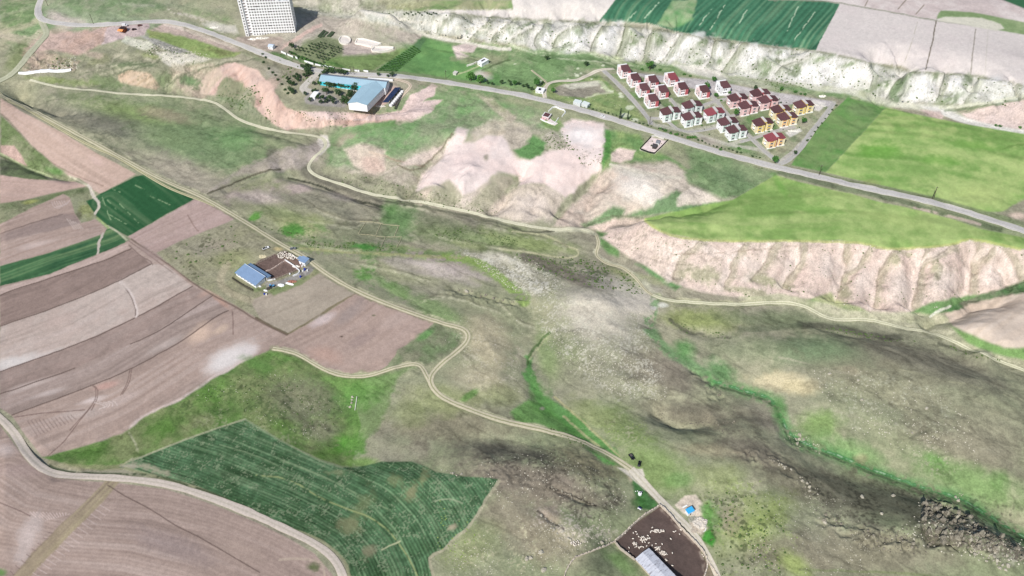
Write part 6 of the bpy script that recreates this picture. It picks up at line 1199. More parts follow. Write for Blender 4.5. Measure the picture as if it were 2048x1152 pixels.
def wall_px(name, label, cat, pts, h, th, mat, group=None, sm=0, rough=0.0, seed=0, gap=0.0, step=2.2, post=None):
    pts = smooth_line(pts, sm) if sm else pts
    x, y, z = P(np.array([p[0] for p in pts], float), np.array([p[1] for p in pts], float))
    s = np.concatenate([[0], np.cumsum(np.hypot(np.diff(x), np.diff(y)))]); n = max(2, int(s[-1]/step)+1); t = np.linspace(0, s[-1], n)
    X = np.interp(t, s, x); Y = np.interp(t, s, y); rs = random.Random(seed)
    if rough: X = X+np.array([rs.uniform(-rough, rough)*0.35 for _ in t]); Y = Y+np.array([rs.uniform(-rough, rough)*0.35 for _ in t])
    tx = np.gradient(X) if n > 1 else 1; ty = np.gradient(Y); L = np.hypot(tx, ty)+1e-9; nx, ny = -ty/L, tx/L; Z = hz(X, Y)
    x0, y0, z0 = float(X[0]), float(Y[0]), float(Z[0]); vs = []
    for i in range(n):
        hh = h*(1+(rs.uniform(-rough, rough) if rough else 0)); w = th/2*(1+(rs.uniform(-rough, rough) if rough else 0))
        for sgn, zz in ((-1, -0.8), (-0.85, hh), (0.85, hh), (1, -0.8)): vs.append((X[i]+nx[i]*w*sgn-x0, Y[i]+ny[i]*w*sgn-y0, Z[i]+zz-z0))
    fs = []
    for i in range(n-1):
        a = i*4; b_ = a+4; fs += [(a, a+1, b_+1, b_), (a+1, a+2, b_+2, b_+1), (a+2, a+3, b_+3, b_+2)]
    fs += [(0, 3, 2, 1), tuple((n-1)*4+k for k in (0, 1, 2, 3))]
    o = MB().add(vs, fs).build(name, mat); o.location = (x0, y0, z0)
    return tag(o, label, cat, group)
def fence_px(name, label, pts, h, mat, group=None, step=2.6, rails=2, lean=0.0, pr=0.09):
    x, y, z = P(np.array([p[0] for p in pts], float), np.array([p[1] for p in pts], float))
    s = np.concatenate([[0], np.cumsum(np.hypot(np.diff(x), np.diff(y)))]); n = max(2, int(s[-1]/step)+1); t = np.linspace(0, s[-1], n)
    X = np.interp(t, s, x); Y = np.interp(t, s, y); Z = hz(X, Y); r = thing(name, label, 'fence', (float(X[0]), float(Y[0]), float(Z[0])), 0, group)
    pp = [(X[i]-X[0], Y[i]-Y[0], Z[i]-Z[0]) for i in range(n)]
    for p in pp: MB().tube((p[0], p[1], p[2]-0.3), (p[0]+lean, p[1], p[2]+h), pr, pr*0.9, 5).build('post', mat, r)
    m = MB()
    for k in range(rails):
        zz = h*(0.45+0.45*k/max(1, rails-1))
        for a, b_ in zip(pp[:-1], pp[1:]): m.tube((a[0], a[1], a[2]+zz), (b_[0], b_[1], b_[2]+zz), pr*0.5, pr*0.5, 4)
    m.build('rails', mat, r); return r
wall_px('yard_wall', 'long straight white wall along the right side of the factory', 'wall', [(779,170),(760,190),(741,215)], 2.4, 0.7, WHITE)
wall_px('yard_wall', 'white wall between the factory yard and the highway verge', 'wall', [(736,158.5),(760,159.5),(786,162)], 1.6, 1.6, WHITE)
k, _w = simple_house((621,198), (630,199.5), 9, 2.6, 'small white flat-roofed kiosk at the left of the factory courtyard', 'kiosk', WHITE, WHITE, 0, 'gate_kiosk')
MB().box(1.0, 2.4, -0.05, 0.0, 0.2, 2.1).build('door', GLASS, k)
# solar rows beside the factory
(sx0, sy0, sz0), sa, _l = frame_px((764,208), (778,211))
sz0 = float(np.max(P(np.array([765.,779,797,785]), np.array([207.,211,178,190]))[2]))
sx0, sy0 = [float(q) for q in W(764.5, 208.5, sz0)]
sol = thing('solar_shed', 'long dark blue solar panel shelter beside the right side of the factory', 'solar shelter', (sx0, sy0, sz0), sa)
NAVY = M('navy_panel', (38,52,84), 0.35, 0.15, 0.4); STEEL = M('galvanised_steel', (190,194,198), 0.5, 0.06, 1, 0.3)
for i in range(8): MB().slab([(0.2, i*3.4, 2.0), (6.6, i*3.4, 3.6), (6.6, i*3.4+3.25, 3.6), (0.2, i*3.4+3.25, 2.0)], 0.15).build('solar_panel', NAVY, sol)
for i in range(5):
    m = MB()
    for x_, h_ in ((0.5, 1.95), (6.3, 3.4)): m.tube((x_, 0.8+i*6, -1), (x_, 0.8+i*6, h_), 0.14, 0.14, 5)
    m.build('support', STEEL, sol)
m = MB()
for i in range(8): m.box(6.9, 9.4, i*3.4+0.4, i*3.4+2.6, -1.0, 1.0)
m.build('counterweights', WHITE, sol)
ruin(762, 212, 9, 3, 1.1, 'heap of pale stones at the near end of the solar shelter', 'rubble', RUB, 8)
# excavated basins above the orchard
def basin(name, ring, label, h=2.4):
    x, y, z = P(np.array([p[0] for p in ring], float), np.array([p[1] for p in ring], float)); x0, y0 = float(x.mean()), float(y.mean()); z0 = float(z.min())
    r = thing(name, label, 'basin', (x0, y0, z0), 0); n = len(ring); m = MB(); vs = []
    for i in range(n):
        dx, dy = x[i]-x0, y[i]-y0; L = math.hypot(dx, dy)
        for k_, zz in ((1.0, -1.2), (1.0, h+z[i]-z0-0.6), (1-1.0/L, h+z[i]-z0-0.6), (1-1.0/L, -0.6)): vs.append((dx*k_, dy*k_, zz))
    fs = []
    for i in range(n):
        a = i*4; b_ = ((i+1) % n)*4; fs += [(a, a+1, b_+1, b_), (a+1, a+2, b_+2, b_+1), (a+2, a+3, b_+3, b_+2)]
    m.add(vs, fs); m.build('rim_wall', M('white_basin_wall', (232,226,216), 0.9, 0.06, 0.5), r)
    MB().add([((x[i]-x0)*0.97, (y[i]-y0)*0.97, float(hz(x[i], y[i]))-z0+0.7) for i in range(n)]+[(0, 0, float(hz(x0, y0))-z0+0.9)], [(i, (i+1) % n, n) for i in range(n)]).build('floor', M('pale_basin_floor', (214,206,198), 0.95, 0.06, 0.4), r)
    return r
ring = []
for i in range(18):
    a = 2*math.pi*i/18; ring.append(z2(1022+98*math.cos(a), 252-66*math.sin(a)))
basin('round_basin', ring, 'round white-walled excavated basin above the orchard')
basin('wide_basin', [z2(*q) for q in [(1178,300),(1215,232),(1320,232),(1450,262),(1600,305),(1540,335),(1440,360),(1360,340),(1260,318)]], 'wide irregular white-walled basin, middle of the three basins')
basin('narrow_basin', [z2(*q) for q in [(1435,405),(1480,362),(1600,352),(1790,362),(1790,388),(1690,425),(1560,438),(1460,432)]], 'narrow white-walled basin, rightmost of the three basins')
for i, q in enumerate([((592,185),(640,205),(722,100),(690,85)), ((648,195),(690,195),(765,120),(738,108)), ((735,185),(800,195),(866,120),(815,108))]):
    pts_ = [z2(*p) for p in q]; x, y, z = P(np.array([p[0] for p in pts_]), np.array([p[1] for p in pts_])); mb = MB()
    mb.slab([(x[j]-x[0], y[j]-y[0], z[j]-z[0]+0.9) for j in range(4)], 1.4); o = mb.build('planting_bed', M('bed_foliage', (70,84,62), 0.95, 0.35, 0.6, bump=0.8)); o.location = (x[0], y[0], z[0]); tag(o, ['dark planted bed, leftmost of three beside the apartment block shadow','narrow dark planted bed, middle one of three','dark planted bed, rightmost and widest of three'][i], 'garden bed', 'dark planting beds')
segs = [((20,432),(100,470)),((122,476),(208,514)),((246,520),(276,538)),((386,578),(530,626)),((556,632),(700,666)),((708,656),(762,678)),((780,666),(852,690)),((985,702),(1112,722)),((1172,724),(1252,740)),((1318,728),(1392,746))]
for i, (a, b_) in enumerate(segs):
    wall_px('roadside_wall', 'low white wall segment along the upper edge of the highway by the orchard', 'wall', [z2(*a), z2(*b_)], 1.7, 0.5, WHITE, 'white wall segments along the highway', 0, 0.22, i, step=3.0)
# scattered small buildings
r, w = simple_house((955,129.5), (963.5,133.5), 10, 3.2, 'small white flat-roofed house on the green pasture above the highway', 'house', WHITE, WHITE, 0)
MB().box(1.6, 3.4, 3, 8, 3.45, 3.6).build('roof_light', M('dark_slot', (70,70,72), 0.8), r); window(r, 1.6, 0, 1.0, 1.4, 1.1)
wall_px('garden_wall', 'broken white wall running left from the small white pasture house', 'wall', [(934,133),(944,130),(953,126)], 1.4, 1.2, RUB, None, 0, 0.3, 3)
simple_house((906,150), (912,151.5), 4, 2.2, 'tiny pale stone hut at the end of a faint path', 'hut', CONC, CONC, 0, 'stone_hut')
r, w = simple_house((1071,186), (1086,189), 5.5, 3.2, 'white gatehouse beside the mouth of the curved access track', 'gatehouse', WHITE, WHITE, 0, 'gatehouse')
MB().box(2.5, 4.6, 0.6, 3.4, 3.26, 3.9).build('roof_hatch', GLASS, r); window(r, 1.0, 0, 0.9, 1.0, 1.2); window(r, 4.8, 0, 0.9, 1.0, 1.2)
for a, b_, lb in (((1146,209),(1160,212.5),'left of two pale corrugated containers beside the highway'), ((1162,212),(1174,216.5),'right of two pale corrugated containers beside the highway, slightly bluish')):
    r, w = simple_house(a, b_, 5.2, 2.6, lb, 'container', M('container_side', (214,218,216), 0.7, 0.05), M('container_roof', (216,224,220), 0.6, 0.05), 0, 'container', over=0.1, gr='containers by the highway')
    m = MB()
    for i in range(8): m.box(0.3+i*w/8.6, 0.5+i*w/8.6, -0.06, 0, 0.1, 2.4)
    m.build('ribs', STEEL, r)
r, w = simple_house((1084,238), (1096.5,241.5), 6.5, 3.2, 'pink-walled house with flat maroon roof inside white yard walls', 'house', PNKP, WHITE, 0, 'walled_house')
MB().box(0.4, w-0.4, 0.3, 6.2, 3.47, 3.6).build('roof_deck', ROOFM, r); window(r, 1.2, 0, 0.8, 1.2, 1.2); window(r, 4.0, 0, 0.8, 1.2, 1.2); MB().box(-0.4, w*0.55, -1.6, 0, -1, 1.2).build('porch', PNKP, r)
wall_px('yard_wall', 'white yard wall ringing the garden behind the walled house', 'wall', [(1097,224),(1106.5,215),(1112,215),(1128,221),(1131,226),(1124,234)], 1.3, 0.5, WHITE, step=1.5)
wall_px('yard_wall', 'white yard wall ringing the stone terrace in front of the walled house', 'wall', [(1081,239),(1088,243),(1098,247),(1106,249.5),(1111,246),(1117,237)], 1.2, 0.5, WHITE, step=1.5)
o = MB().slab([(0,0,0.5),(8,-5,0.5),(15,3,0.5),(7,9,0.5)], 1.2).build('stone_terrace', M('terrace_stone', (214,204,198), 0.9, 0.15, 0.8)); x, y, z = P3(1092,245); o.location = (x, y, z); tag(o, 'pale paved terrace inside the yard walls of the walled house', 'terrace')
# fenced yard by the highway
wall_px('dark_fence', 'dark fence around the square pink paved yard beside the highway', 'fence', [(1302,275),(1279.5,299),(1309,307.5),(1336,281)], 1.5, 0.35, M('dark_fence_paint', (40,46,42), 0.8), step=2.0)
r, w = simple_house((1311,290), (1317,291.5), 4.5, 2.6, 'grey-roofed hut with white walls inside the dark-fenced yard', 'hut', WHITE, M('slate_roof', (120,122,128), 0.7, 0.06), 1, 'yard_hut')
r, w = simple_house((1304,297), (1312,298.5), 3.5, 2.2, 'dark-roofed canopy at the lower side of the dark-fenced yard', 'canopy', M('dark_wall', (70,66,64), 0.8), M('dark_roof', (78,74,76), 0.7), 2, 'yard_canopy', 0.8)
for x, y in [(1303,292),(1308.5,291),(1317,284),(1314,293)]: one('clipped_shrub', rt.choice(BUSH), x, y, 0.9, 'small near-black shrub inside the dark-fenced yard', 'shrub', 'black shrubs in the fenced yard', 1.6)
wall_px('low_fence', 'short pale planter line at the top of the dark-fenced yard', 'planter', [(1303,273),(1312,272),(1328,278)], 0.9, 0.9, CONC, step=1.5)
for i, (x, y) in enumerate([(1636,209),(1628,206),(1648,211)]): wall_px('foundation_block', ['pale concrete foundation slab, middle one on the white plot by the yellow house','pale concrete foundation slab, left one on the white plot by the yellow house','pale concrete foundation slab, right one on the white plot by the yellow house'][i], 'foundation', [(x-4,y-1),(x+4,y+2)], 0.6, 3.0, CONC)
ruin(1588, 262, 12, 3, 0.9, 'pale debris strip beside the lower estate lane', 'rubble', RUB, 12); ruin(1645, 193, 6, 3, 1.6, 'white rock heap beyond the grey car park of the estate', 'rubble', RUB, 13); ruin(1368, 212, 6, 3, 1.0, 'pale rubble behind the upper white and green house', 'rubble', RUB, 14)
ruin(1362, 163, 5, 3, 1.6, 'pale blue-white heap right of the bright-red-roofed house', 'rubble', RUB, 15)
# white polytunnel strip on the left
(x, y, z), a, L = frame_px((38,146.5), (145,143.5)); mb = MB(); n = 26
for i in range(n+1):
    q = i/n; wd = 2.6*(0.55+0.45*min(1, q*5)*min(1, (1-q)*6)); X_ = L*q; zz = float(hz(x+X_*math.cos(a), y+X_*math.sin(a)))-z
    for j in range(9):
        b_ = math.pi*j/8; mb.v.append((X_, wd*math.cos(b_), zz-0.3+1.7*math.sin(b_)))
for i in range(n):
    for j in range(8): q = i*9+j; mb.f.append((q, q+1, q+10, q+9)); mb.mi.append(0)
o = mb.build('plastic_tunnel', M('white_plastic', (250,250,248), 0.5, 0.03)); o.location = (x, y, z); o.rotation_euler = (0, 0, a); tag(o, 'long low white plastic-covered row beside the pale road', 'plastic tunnel')
# orange roofed stall by the far road
r, w = simple_house((240,63), (250,64.5), 4.5, 3.2, 'small stall with an orange awning and dark roof beside the far road', 'stall', M('stall_wall', (120,70,50), 0.8), M('dark_stall_roof', (60,48,48), 0.8), 0, 'roadside_stall')
MB().slab([(-0.6,-3.2,2.3),(5.2,-3.2,2.3),(5.2,-0.3,3.1),(-0.6,-0.3,3.1)], 0.15).build('awning', M('orange_cloth', (232,156,96), 0.8, 0.08), r)
# farm compound
BLUE = M('blue_sheet_roof', (126,150,180), 0.6, 0.08, 0.3)
r, w = simple_house((473,551), (512.5,576), 9.2, 3.0, 'long barn with a sloping pale blue metal roof beside the muddy pen', 'barn', WHITE, BLUE, 2, 'blue_roofed_barn', 1.6, over=0.5)
MB().slab([(0.6, 9.8, 3.6), (w+1.6, 9.8, 3.6), (w+1.6, 14.0, 2.7), (0.6, 14.0, 2.7)], 0.2).build('lean_to_roof', M('blue_sheet_lower', (112,138,168), 0.6, 0.05, 0.3), r); MB().box(1, w+1, 10, 13.6, -1, 2.7).build('lean_to_wall', CONC, r)
MB().box(-0.5, w+0.5, 9.62, 9.86, 3.9, 4.75).build('ridge_cap', M('pale_ridge', (214,222,228), 0.6), r)
for i in range(6): window(r, 2+i*3.6, 0, 1.3, 1.2, 0.8)
wall_px('barn_trench_wall', 'low dark wall running parallel in front of the blue-roofed barn', 'wall', [(465,558),(480,568),(505,580)], 0.8, 0.5, M('dark_stone', (84,80,70), 0.95, 0.2), None, 0, 0.1, 2)
r, w = simple_house((599,527.5), (611,532.5), 5.2, 3.4, 'small white farmhouse with a flat blue roof at the corner of the farm yard', 'house', WHITE, BLUE, 2, 'farmhouse', 0.5)
MB().slab([(-3.4, 1.8, 2.5), (0, 1.8, 2.9), (0, 5.2, 2.9), (-3.4, 5.2, 2.5)], 0.15).build('awning', BLUE, r); window(r, 4.2, 0, 1.0, 1.0, 1.0); MB().box(2.0, 2.9, -0.05, 0, 0, 2.1).build('door', GLASS, r)
for p_ in ((-3.2, 2.0), (-3.2, 5.0)): MB().tube((p_[0], p_[1], -1), (p_[0], p_[1], 2.45), 0.07, 0.07, 5).build('awning_post', STEEL, r)
WD = M('weathered_wood', (178,168,150), 0.9, 0.2, 1.5)
fence_px('post_fence', 'post fence along the upper edge of the muddy farm pen', [(502,536),(520,526),(540,516),(555,506)], 1.7, WD, None, 1.9, 2, 0.1, 0.12)
fence_px('post_fence', 'post fence along the lower edge of the muddy farm pen', [(546,561),(565,554),(585,546),(594,541)], 1.7, WD, None, 1.9, 2, -0.1, 0.12)
wall_px('pen_wall', 'white wall closing the right side of the muddy farm pen', 'wall', [(570,521),(580,527),(590,534),(601,544),(596,549),(586,553)], 1.3, 0.45, WHITE, None, 0, 0.1, 4, step=1.6)
wall_px('pen_divider', 'pinkish rubble divider across the middle of the muddy farm pen', 'wall', [(527,546),(540,541),(552,534),(562,528),(572,521)], 1.1, 0.7, M('pink_rubble', (196,176,164), 0.95, 0.2, 1), None, 0, 0.3, 5, step=1.2)
wall_px('pen_wall', 'white low wall at the barn end of the muddy farm pen', 'wall', [(536,562),(551,559)], 1.1, 0.5, WHITE)
wall_px('stone_row', 'row of pale stones between farm pen and dirt track', 'stones', [(574,508),(584,512),(594,517),(600,520)], 0.8, 0.8, RUB, None, 0, 0.4, 6, step=1.1)
ruin(592, 541-8, 6, 2.5, 0.9, 'white sacks heaped beside the farmhouse wall', 'sacks', RUB, 21, 'sack_heap'); ruin(525, 513, 6, 4, 0.8, 'pale brushwood pile above the farm pen', 'wood pile', M('brushwood', (190,180,150), 0.95, 0.3, 1.5), 22, 'brush_pile'); ruin(584, 563, 7, 3, 0.8, 'reddish brick heap below the farm lane', 'bricks', M('brick_heap', (160,112,96), 0.95, 0.3, 1.5), 23, 'brick_heap')
TARP = M('white_tarp', (250,246,240), 0.7, 0.05, bump=0.3)
for i, (px, py, w_, d_, h_, lb) in enumerate([(562,571,5,3,1.5,'large white tarpaulin over a heap below the farm lane'),(531,581.5,3.4,1.6,0.9,'small white tarpaulin bundle at the lower left of the farm'),(579,568,7,1.8,1.0,'long white covered row right of the large tarpaulin'),(520,573,2,1.4,.8,'tiny white bundle below the blue-roofed barn')]):
    rs = random.Random(60+i); x, y, z = P3(px, py); mb = MB().ball(0, 0, 0, w_/2, d_/2, h_, 12, 7, 0.14, rs); mb.ball(w_*0.25, d_*0.2, 0, w_*0.3, d_*0.3, h_*0.8, 9, 6, 0.15, rs); o = mb.build('tarpaulin', TARP); o.location = (x, y, z); o.rotation_euler = (0, 0, rad(-20)); tag(o, lb, 'tarpaulin', 'tarpaulin heaps at the farm')
def drum(px, py, label, mat, s=1.0):
    x, y, z = P3(px, py); mb = MB().tube((0,0,-0.1), (0,0,1.0*s), 0.45*s, 0.45*s, 10); mb.tube((0,0,1.0*s), (0,0,1.08*s), 0.49*s, 0.49*s, 10); mb.tube((0,0,0.5*s), (0,0,0.56*s), 0.48*s, 0.48*s, 10); o = mb.build('water_drum', mat); o.location = (x, y, z); return tag(o, label, 'drum')
DB = M('deep_blue_plastic', (52,70,168), 0.5, 0.05); 
drum(609.5,540, 'largest deep blue water drum right of the farm lane', DB, 1.5); drum(601,554.5, 'deep blue drum beside the white bundle below the farm lane', DB, 1.3); drum(529,589, 'deep blue drum at the lower left corner of the farm yard', DB, 1.2)
for px, py, lb in [(604.5,533.5,'white drum in front of the farmhouse'),(599,545,'white drum halfway along the farm lane'),(580,549,'white drum against the outside of the pen'),(606,543,'white drum beside the largest blue drum'),(615,542,'white drum at the right edge of the farm yard'),(533,590,'white drum beside the lower left blue drum')]: drum(px, py, lb, WHITE, 1.1)
# ------------------------------------------------------------------ vehicles
RUBR = M('tyre_rubber', (36,36,38), 0.9, 0.1)
def car(px, py, heading, body_rgb, label, name='parked_car', cat='car', L=4.5, Wd=1.8, h=1.5, roof=None, box=False, pick=False):
    x, y, z = P3(px, py); r = thing(name, label, cat, (x, y, z+0.32), heading)
    BM = M('paint_%d_%d_%d' % body_rgb, body_rgb, 0.35, 0.03)
    hl = L/2; hw_ = Wd/2
    prof = [(-hl, 0.30), (-hl, 0.80), (-hl*0.92, 0.95), (hl*0.45, 0.98), (hl*0.93, 0.82), (hl, 0.62), (hl, 0.30)]
    m = MB(); n = len(prof)
    vs = []
    for sy, k_ in ((-1, 0.93), (-1, 1.0), (1, 1.0), (1, 0.93)):
        for i, (a, b_) in enumerate(prof): vs.append((a, sy*hw_*(1.0 if k_ == 1.0 else 1.0), b_) if k_ == 1.0 else (a*0.99, sy*hw_*0.93, b_+(0.05 if b_ > 0.7 else 0)))
    fs = [(i+j*n, (i+1) % n+j*n, (i+1) % n+(j+1)*n, i+(j+1)*n) for j in range(3) for i in range(n)]+[tuple(range(n-1, -1, -1)), tuple(range(3*n, 4*n))]
    m.add(vs, fs); m.build('body', BM, r)
    c0, c1 = ((-hl*0.10, hl*0.42) if pick else (-hl*0.80, hl*0.42))
    t = MB(); w0, w1 = hw_*0.9, hw_*0.74; z0, z1 = 0.95, h
    t.add([(c0, -w0, z0), (c1, -w0, z0), (c1, w0, z0), (c0, w0, z0), (c0+0.35, -w1, z1-0.06), (c1-0.65, -w1, z1-0.06), (c1-0.65, w1, z1-0.06), (c0+0.35, w1, z1-0.06)], [(0,3,2,1),(4,5,6,7),(0,1,5,4),(1,2,6,5),(2,3,7,6),(3,0,4,7)]); t.build('windows', GLASS, r)
    MB().box(c0+0.36, c1-0.66, -w1+0.01, w1-0.01, z1-0.06, z1).build('roof', M('roof_%s' % (roof or body_rgb,), roof or body_rgb, 0.35, 0.03), r)
    if pick: MB().box(-hl*0.94, -hl*0.14, -hw_*0.86, hw_*0.86, 0.96, 1.02).build('cargo_bed', GLASS, r)
    if box: MB().box(-hl*0.98, hl*0.3, -hw_*0.95, hw_*0.95, 0.9, h+0.3).build('cargo_box', BM, r)
    for sx in (-0.62, 0.62):
        for sy in (-1, 1): MB().tube((sx*hl, sy*(hw_-0.2), 0.02), (sx*hl, sy*(hw_+0.02), 0.02), 0.33, 0.33, 10).build('wheel', RUBR, r)
    for sy in (-1, 1): MB().box(hl-0.04, hl+0.02, sy*hw_*0.72-0.16, sy*hw_*0.72+0.16, 0.6, 0.76).build('headlight', WHITE, r)
    return r
car(1262.8,915, rad(-62), (26,27,30), 'larger black car with a grey roof parked on the grass by the track fork', L=4.7, Wd=1.95, h=1.7, roof=(92,86,84))
car(1278.3,929, rad(72), (24,26,28), 'smaller all-black car parked nearest the track fork', L=4.2, Wd=1.7, h=1.45)
car(1205,234.5, rad(-32), (244,244,242), 'white car driving on the grey highway below the two cypresses', 'driving_car')
car(532,497.5, rad(30), (246,246,242), 'white pickup parked on the pasture above the farm pen', 'pickup_truck', 'pickup', 5.2, 1.9, 1.7, None, False, True)
car(586,498.5, rad(20), (130,134,138), 'grey car parked beside the dirt track above the farm')
car(250,52, rad(15), (244,246,248), 'white van parked behind the orange-awning stall', 'parked_van', 'van', 5.2, 2.1, 2.0, None, True)
car(268.5,60, rad(25), (66,46,44), 'dark brown car parked right of the orange-awning stall'); car(280,52, rad(25), (120,84,78), 'faded red car parked at the far right of the stall yard')
# tractor
x, y, z = P3(543, 574); r = thing('farm_tractor', 'pale blue tractor standing in the farm yard beside the barn', 'tractor', (x, y, z), rad(25)); TB = M('tractor_blue', (96,160,206), 0.45, 0.05)
MB().box(0.2, 2.3, -0.45, 0.45, 0.8, 1.5).build('bonnet', TB, r); MB().box(-1.2, 0.2, -0.6, 0.6, 0.8, 1.3).build('chassis', TB, r); c = MB().add([(-1.1,-.65,1.3),(.25,-.65,1.3),(.25,.65,1.3),(-1.1,.65,1.3),(-.95,-.55,2.5),(.05,-.55,2.5),(.05,.55,2.5),(-.95,.55,2.5)], [(0,3,2,1),(4,5,6,7),(0,1,5,4),(1,2,6,5),(2,3,7,6),(3,0,4,7)]).build('cab', GLASS, r); MB().box(-1.1,0.15,-.65,.65,2.5,2.6).build('cab_roof', TB, r); MB().tube((1.3,.2,1.5),(1.3,.2,2.3),.06,.06,6).build('exhaust', RUBR, r)
for sx, sy, rr in ((-0.7,-0.9,0.8),(-0.7,0.9,0.8),(1.7,-0.75,0.5),(1.7,0.75,0.5)): MB().tube((sx,sy-0.2,rr),(sx,sy+0.2,rr),rr,rr,14).build('wheel', RUBR, r)
x, y, z = P3(538, 578); r = thing('farm_trailer', 'dark flat trailer standing behind the pale blue tractor', 'trailer', (x, y, z), rad(25))
MB().box(-1.6,1.6,-.9,.9,.6,.8).build('deck', M('dark_wood', (80,76,70), 0.9), r); MB().box(-1.6,1.6,-.95,-.87,.8,1.2).box(-1.6,1.6,.87,.95,.8,1.2).build('side_boards', M('dark_wood', (80,76,70), 0.9), r); MB().tube((1.6,0,.65),(2.6,0,.55),.06,.06,5).build('drawbar', STEEL, r)
for sy in (-.8,.8): MB().tube((0,sy-.1,.4),(0,sy+.1,.4),.4,.4,12).build('wheel', RUBR, r)
# ------------------------------------------------------------------ corral and its surroundings
STONE = M('dry_stone', (196,184,168), 0.95, 0.22, 1.6, bump=0.6)
def stone_wall(label, pts, h=1.7, th=0.8, seed=0, rough=0.22): return wall_px('stone_wall', label, 'wall', pts, h, th, STONE, 'dry stone walls of the corral', 2, rough, seed, step=0.9)
stone_wall('dry stone wall along the upper left side of the brown corral', [(1230,1083),(1246,1070),(1265,1051),(1290,1030),(1306,1021),(1320,1011)], 1.9, 0.8, 1)
stone_wall('dry stone wall along the right side of the brown corral beside the track', [(1321,1012),(1340,1031),(1360,1055),(1385,1080),(1405,1103),(1413,1120),(1414,1135),(1405,1162)], 1.8, 0.8, 2)
stone_wall('dry stone wall from the corral corner down to the metal-roofed barn', [(1229,1084),(1238,1096),(1252,1108),(1270,1121)], 1.7, 0.8, 3)
stone_wall('low stone wall trailing left from the corral corner', [(1228,1084),(1212,1092),(1195,1098),(1172,1107),(1150,1115)], 1.0, 0.8, 4, 0.35)
stone_wall('low stone wall running down to the bottom edge left of the corral', [(1149,1116),(1140,1128),(1132,1142),(1128,1158)], 0.8, 0.7, 5, 0.35)
stone_wall('stone wall leading from the corral to the bottom edge on the right', [(1415,1122),(1424,1136),(1434,1150),(1440,1160)], 1.0, 0.7, 6, 0.3)
for i, (a, b_, lb) in enumerate([((717,468),(732,443),'leftmost'),((752,470),(762,448),'second from left, upper row'),((789,472),(797,452),'third from left, upper row'),((762,495),(771,474),'left one of the lower pair'),((794,495),(804,473),'right one of the lower pair')]):
    wall_px('low_earth_wall', 'low pale wall line of the old enclosure on the pasture, '+lb, 'wall', [a, b_], 0.45, 0.5, M('pale_earth', (168,162,134), 0.95, 0.15), 'old enclosure walls', 0, 0.3, i, step=1.2)
for i, (pts, lb) in enumerate([([(720,443),(745,444),(770,449),(800,452)],'top edge line of the old enclosure, broken pale stones'),([(717,468),(740,470),(770,474),(803,474)],'middle edge line of the old enclosure, broken pale stones')]):
    wall_px('low_earth_wall', lb, 'wall', pts, 0.35, 0.45, M('pale_earth', (168,162,134), 0.95, 0.15), None, 0, 0.6, 10+i, step=1.5)
(x, y, z), a, w = frame_px((1271,1122), (1295,1103)); r = thing('long_barn', 'long low barn with rusty pale metal roof inside the brown corral', 'barn', (x, y, z), a)
LB_ = 52
MB().box(0, 10, -LB_, 0, -4, 2.6).build('wall', STONE, r)
def streak_roof():
    m, t, b = nmat('patched_metal_roof'); g = t.nodes.new('ShaderNodeTexCoord'); mp = t.nodes.new('ShaderNodeMapping'); mp.inputs['Scale'].default_value = (0.25, 1.4, 1)
    n = t.nodes.new('ShaderNodeTexNoise'); n.inputs['Scale'].default_value = 0.8; n.inputs['Detail'].default_value = 5; n.inputs['Roughness'].default_value = 0.7
    t.links.new(g.outputs['Object'], mp.inputs[0]); t.links.new(mp.outputs[0], n.inputs['Vector']); cr = t.nodes.new('ShaderNodeValToRGB'); t.links.new(n.outputs[0], cr.inputs[0])
    e = cr.color_ramp.elements; e[0].position = 0.32; e[0].color = (*alb((120,112,116)), 1); e[1].position = 0.44; e[1].color = (*alb((188,190,198)), 1)
    el = e.new(0.62); el.color = (*alb((206,208,216)), 1); el = e.new(0.7); el.color = (*alb((190,170,172)), 1)
    t.links.new(cr.outputs[0], b.inputs['Base Color']); b.inputs['Roughness'].default_value = 0.6; return m
SR = streak_roof()
for i in range(22):
    y1 = 0.3-i*2.4; j = rt.uniform(-.06, .06)
    MB().slab([(-0.4, y1-2.42, 2.7+j), (5.2, y1-2.42, 3.7+j), (5.2, y1, 3.7+j), (-0.4+rt.uniform(-.3,.1), y1, 2.7+j)], 0.06).build('roof_sheet', SR, r)
    MB().slab([(5.2, y1-2.42, 3.72+j), (10.5, y1-2.42, 2.7+j), (10.5+rt.uniform(-.1,.3), y1, 2.7+j), (5.2, y1, 3.72+j)], 0.06).build('roof_sheet', SR, r)
# blue topped hut
(x, y, z), a, w = frame_px((1374,1021), (1379,1029)); a = rad(28)
x, y, z = P3(1379, 1029.5); r = thing('blue_topped_hut', 'small hut with a bright blue tarpaulin roof beside the gravel track', 'hut', (x, y, z), a)
MB().box(-1.6, 2.6, -0.4, 2.4, -1, 3.4).build('wall', WHITE, r); MB().slab([(-1.9,-0.7,3.5),(2.9,-0.7,3.5),(2.9,2.7,3.7),(-1.9,2.7,3.7)], 0.15).build('roof', M('bright_blue_tarp', (64,172,228), 0.5, 0.06, 1.5, bump=0.2), r); MB().box(-0.2, 0.7, -0.46, -0.4, 0, 1.9).build('door', GLASS, r)
MB().box(-1.0, 2.2, 5.2, 6.0, -0.5, 0.8).build('bench', WHITE, r)
ruin(1402, 1046, 9, 7, 1.9, 'pale collapsed stone hut below the blue-topped hut', 'ruin', M('ruin_stone', (206,198,186), 0.95, 0.2, 1.2, bump=0.5), 31, 'collapsed_hut'); ruin(1388, 1040, 7, 5, 0.9, 'grey stone scatter left of the collapsed hut', 'stones', M('grey_scatter', (166,164,150), 0.95, 0.25, 1.5, bump=0.5), 32, 'stone_scatter'); ruin(1386, 1056, 6, 6, 0.8, 'pale stone scatter below the collapsed hut', 'stones', STONE, 33, 'stone_scatter')
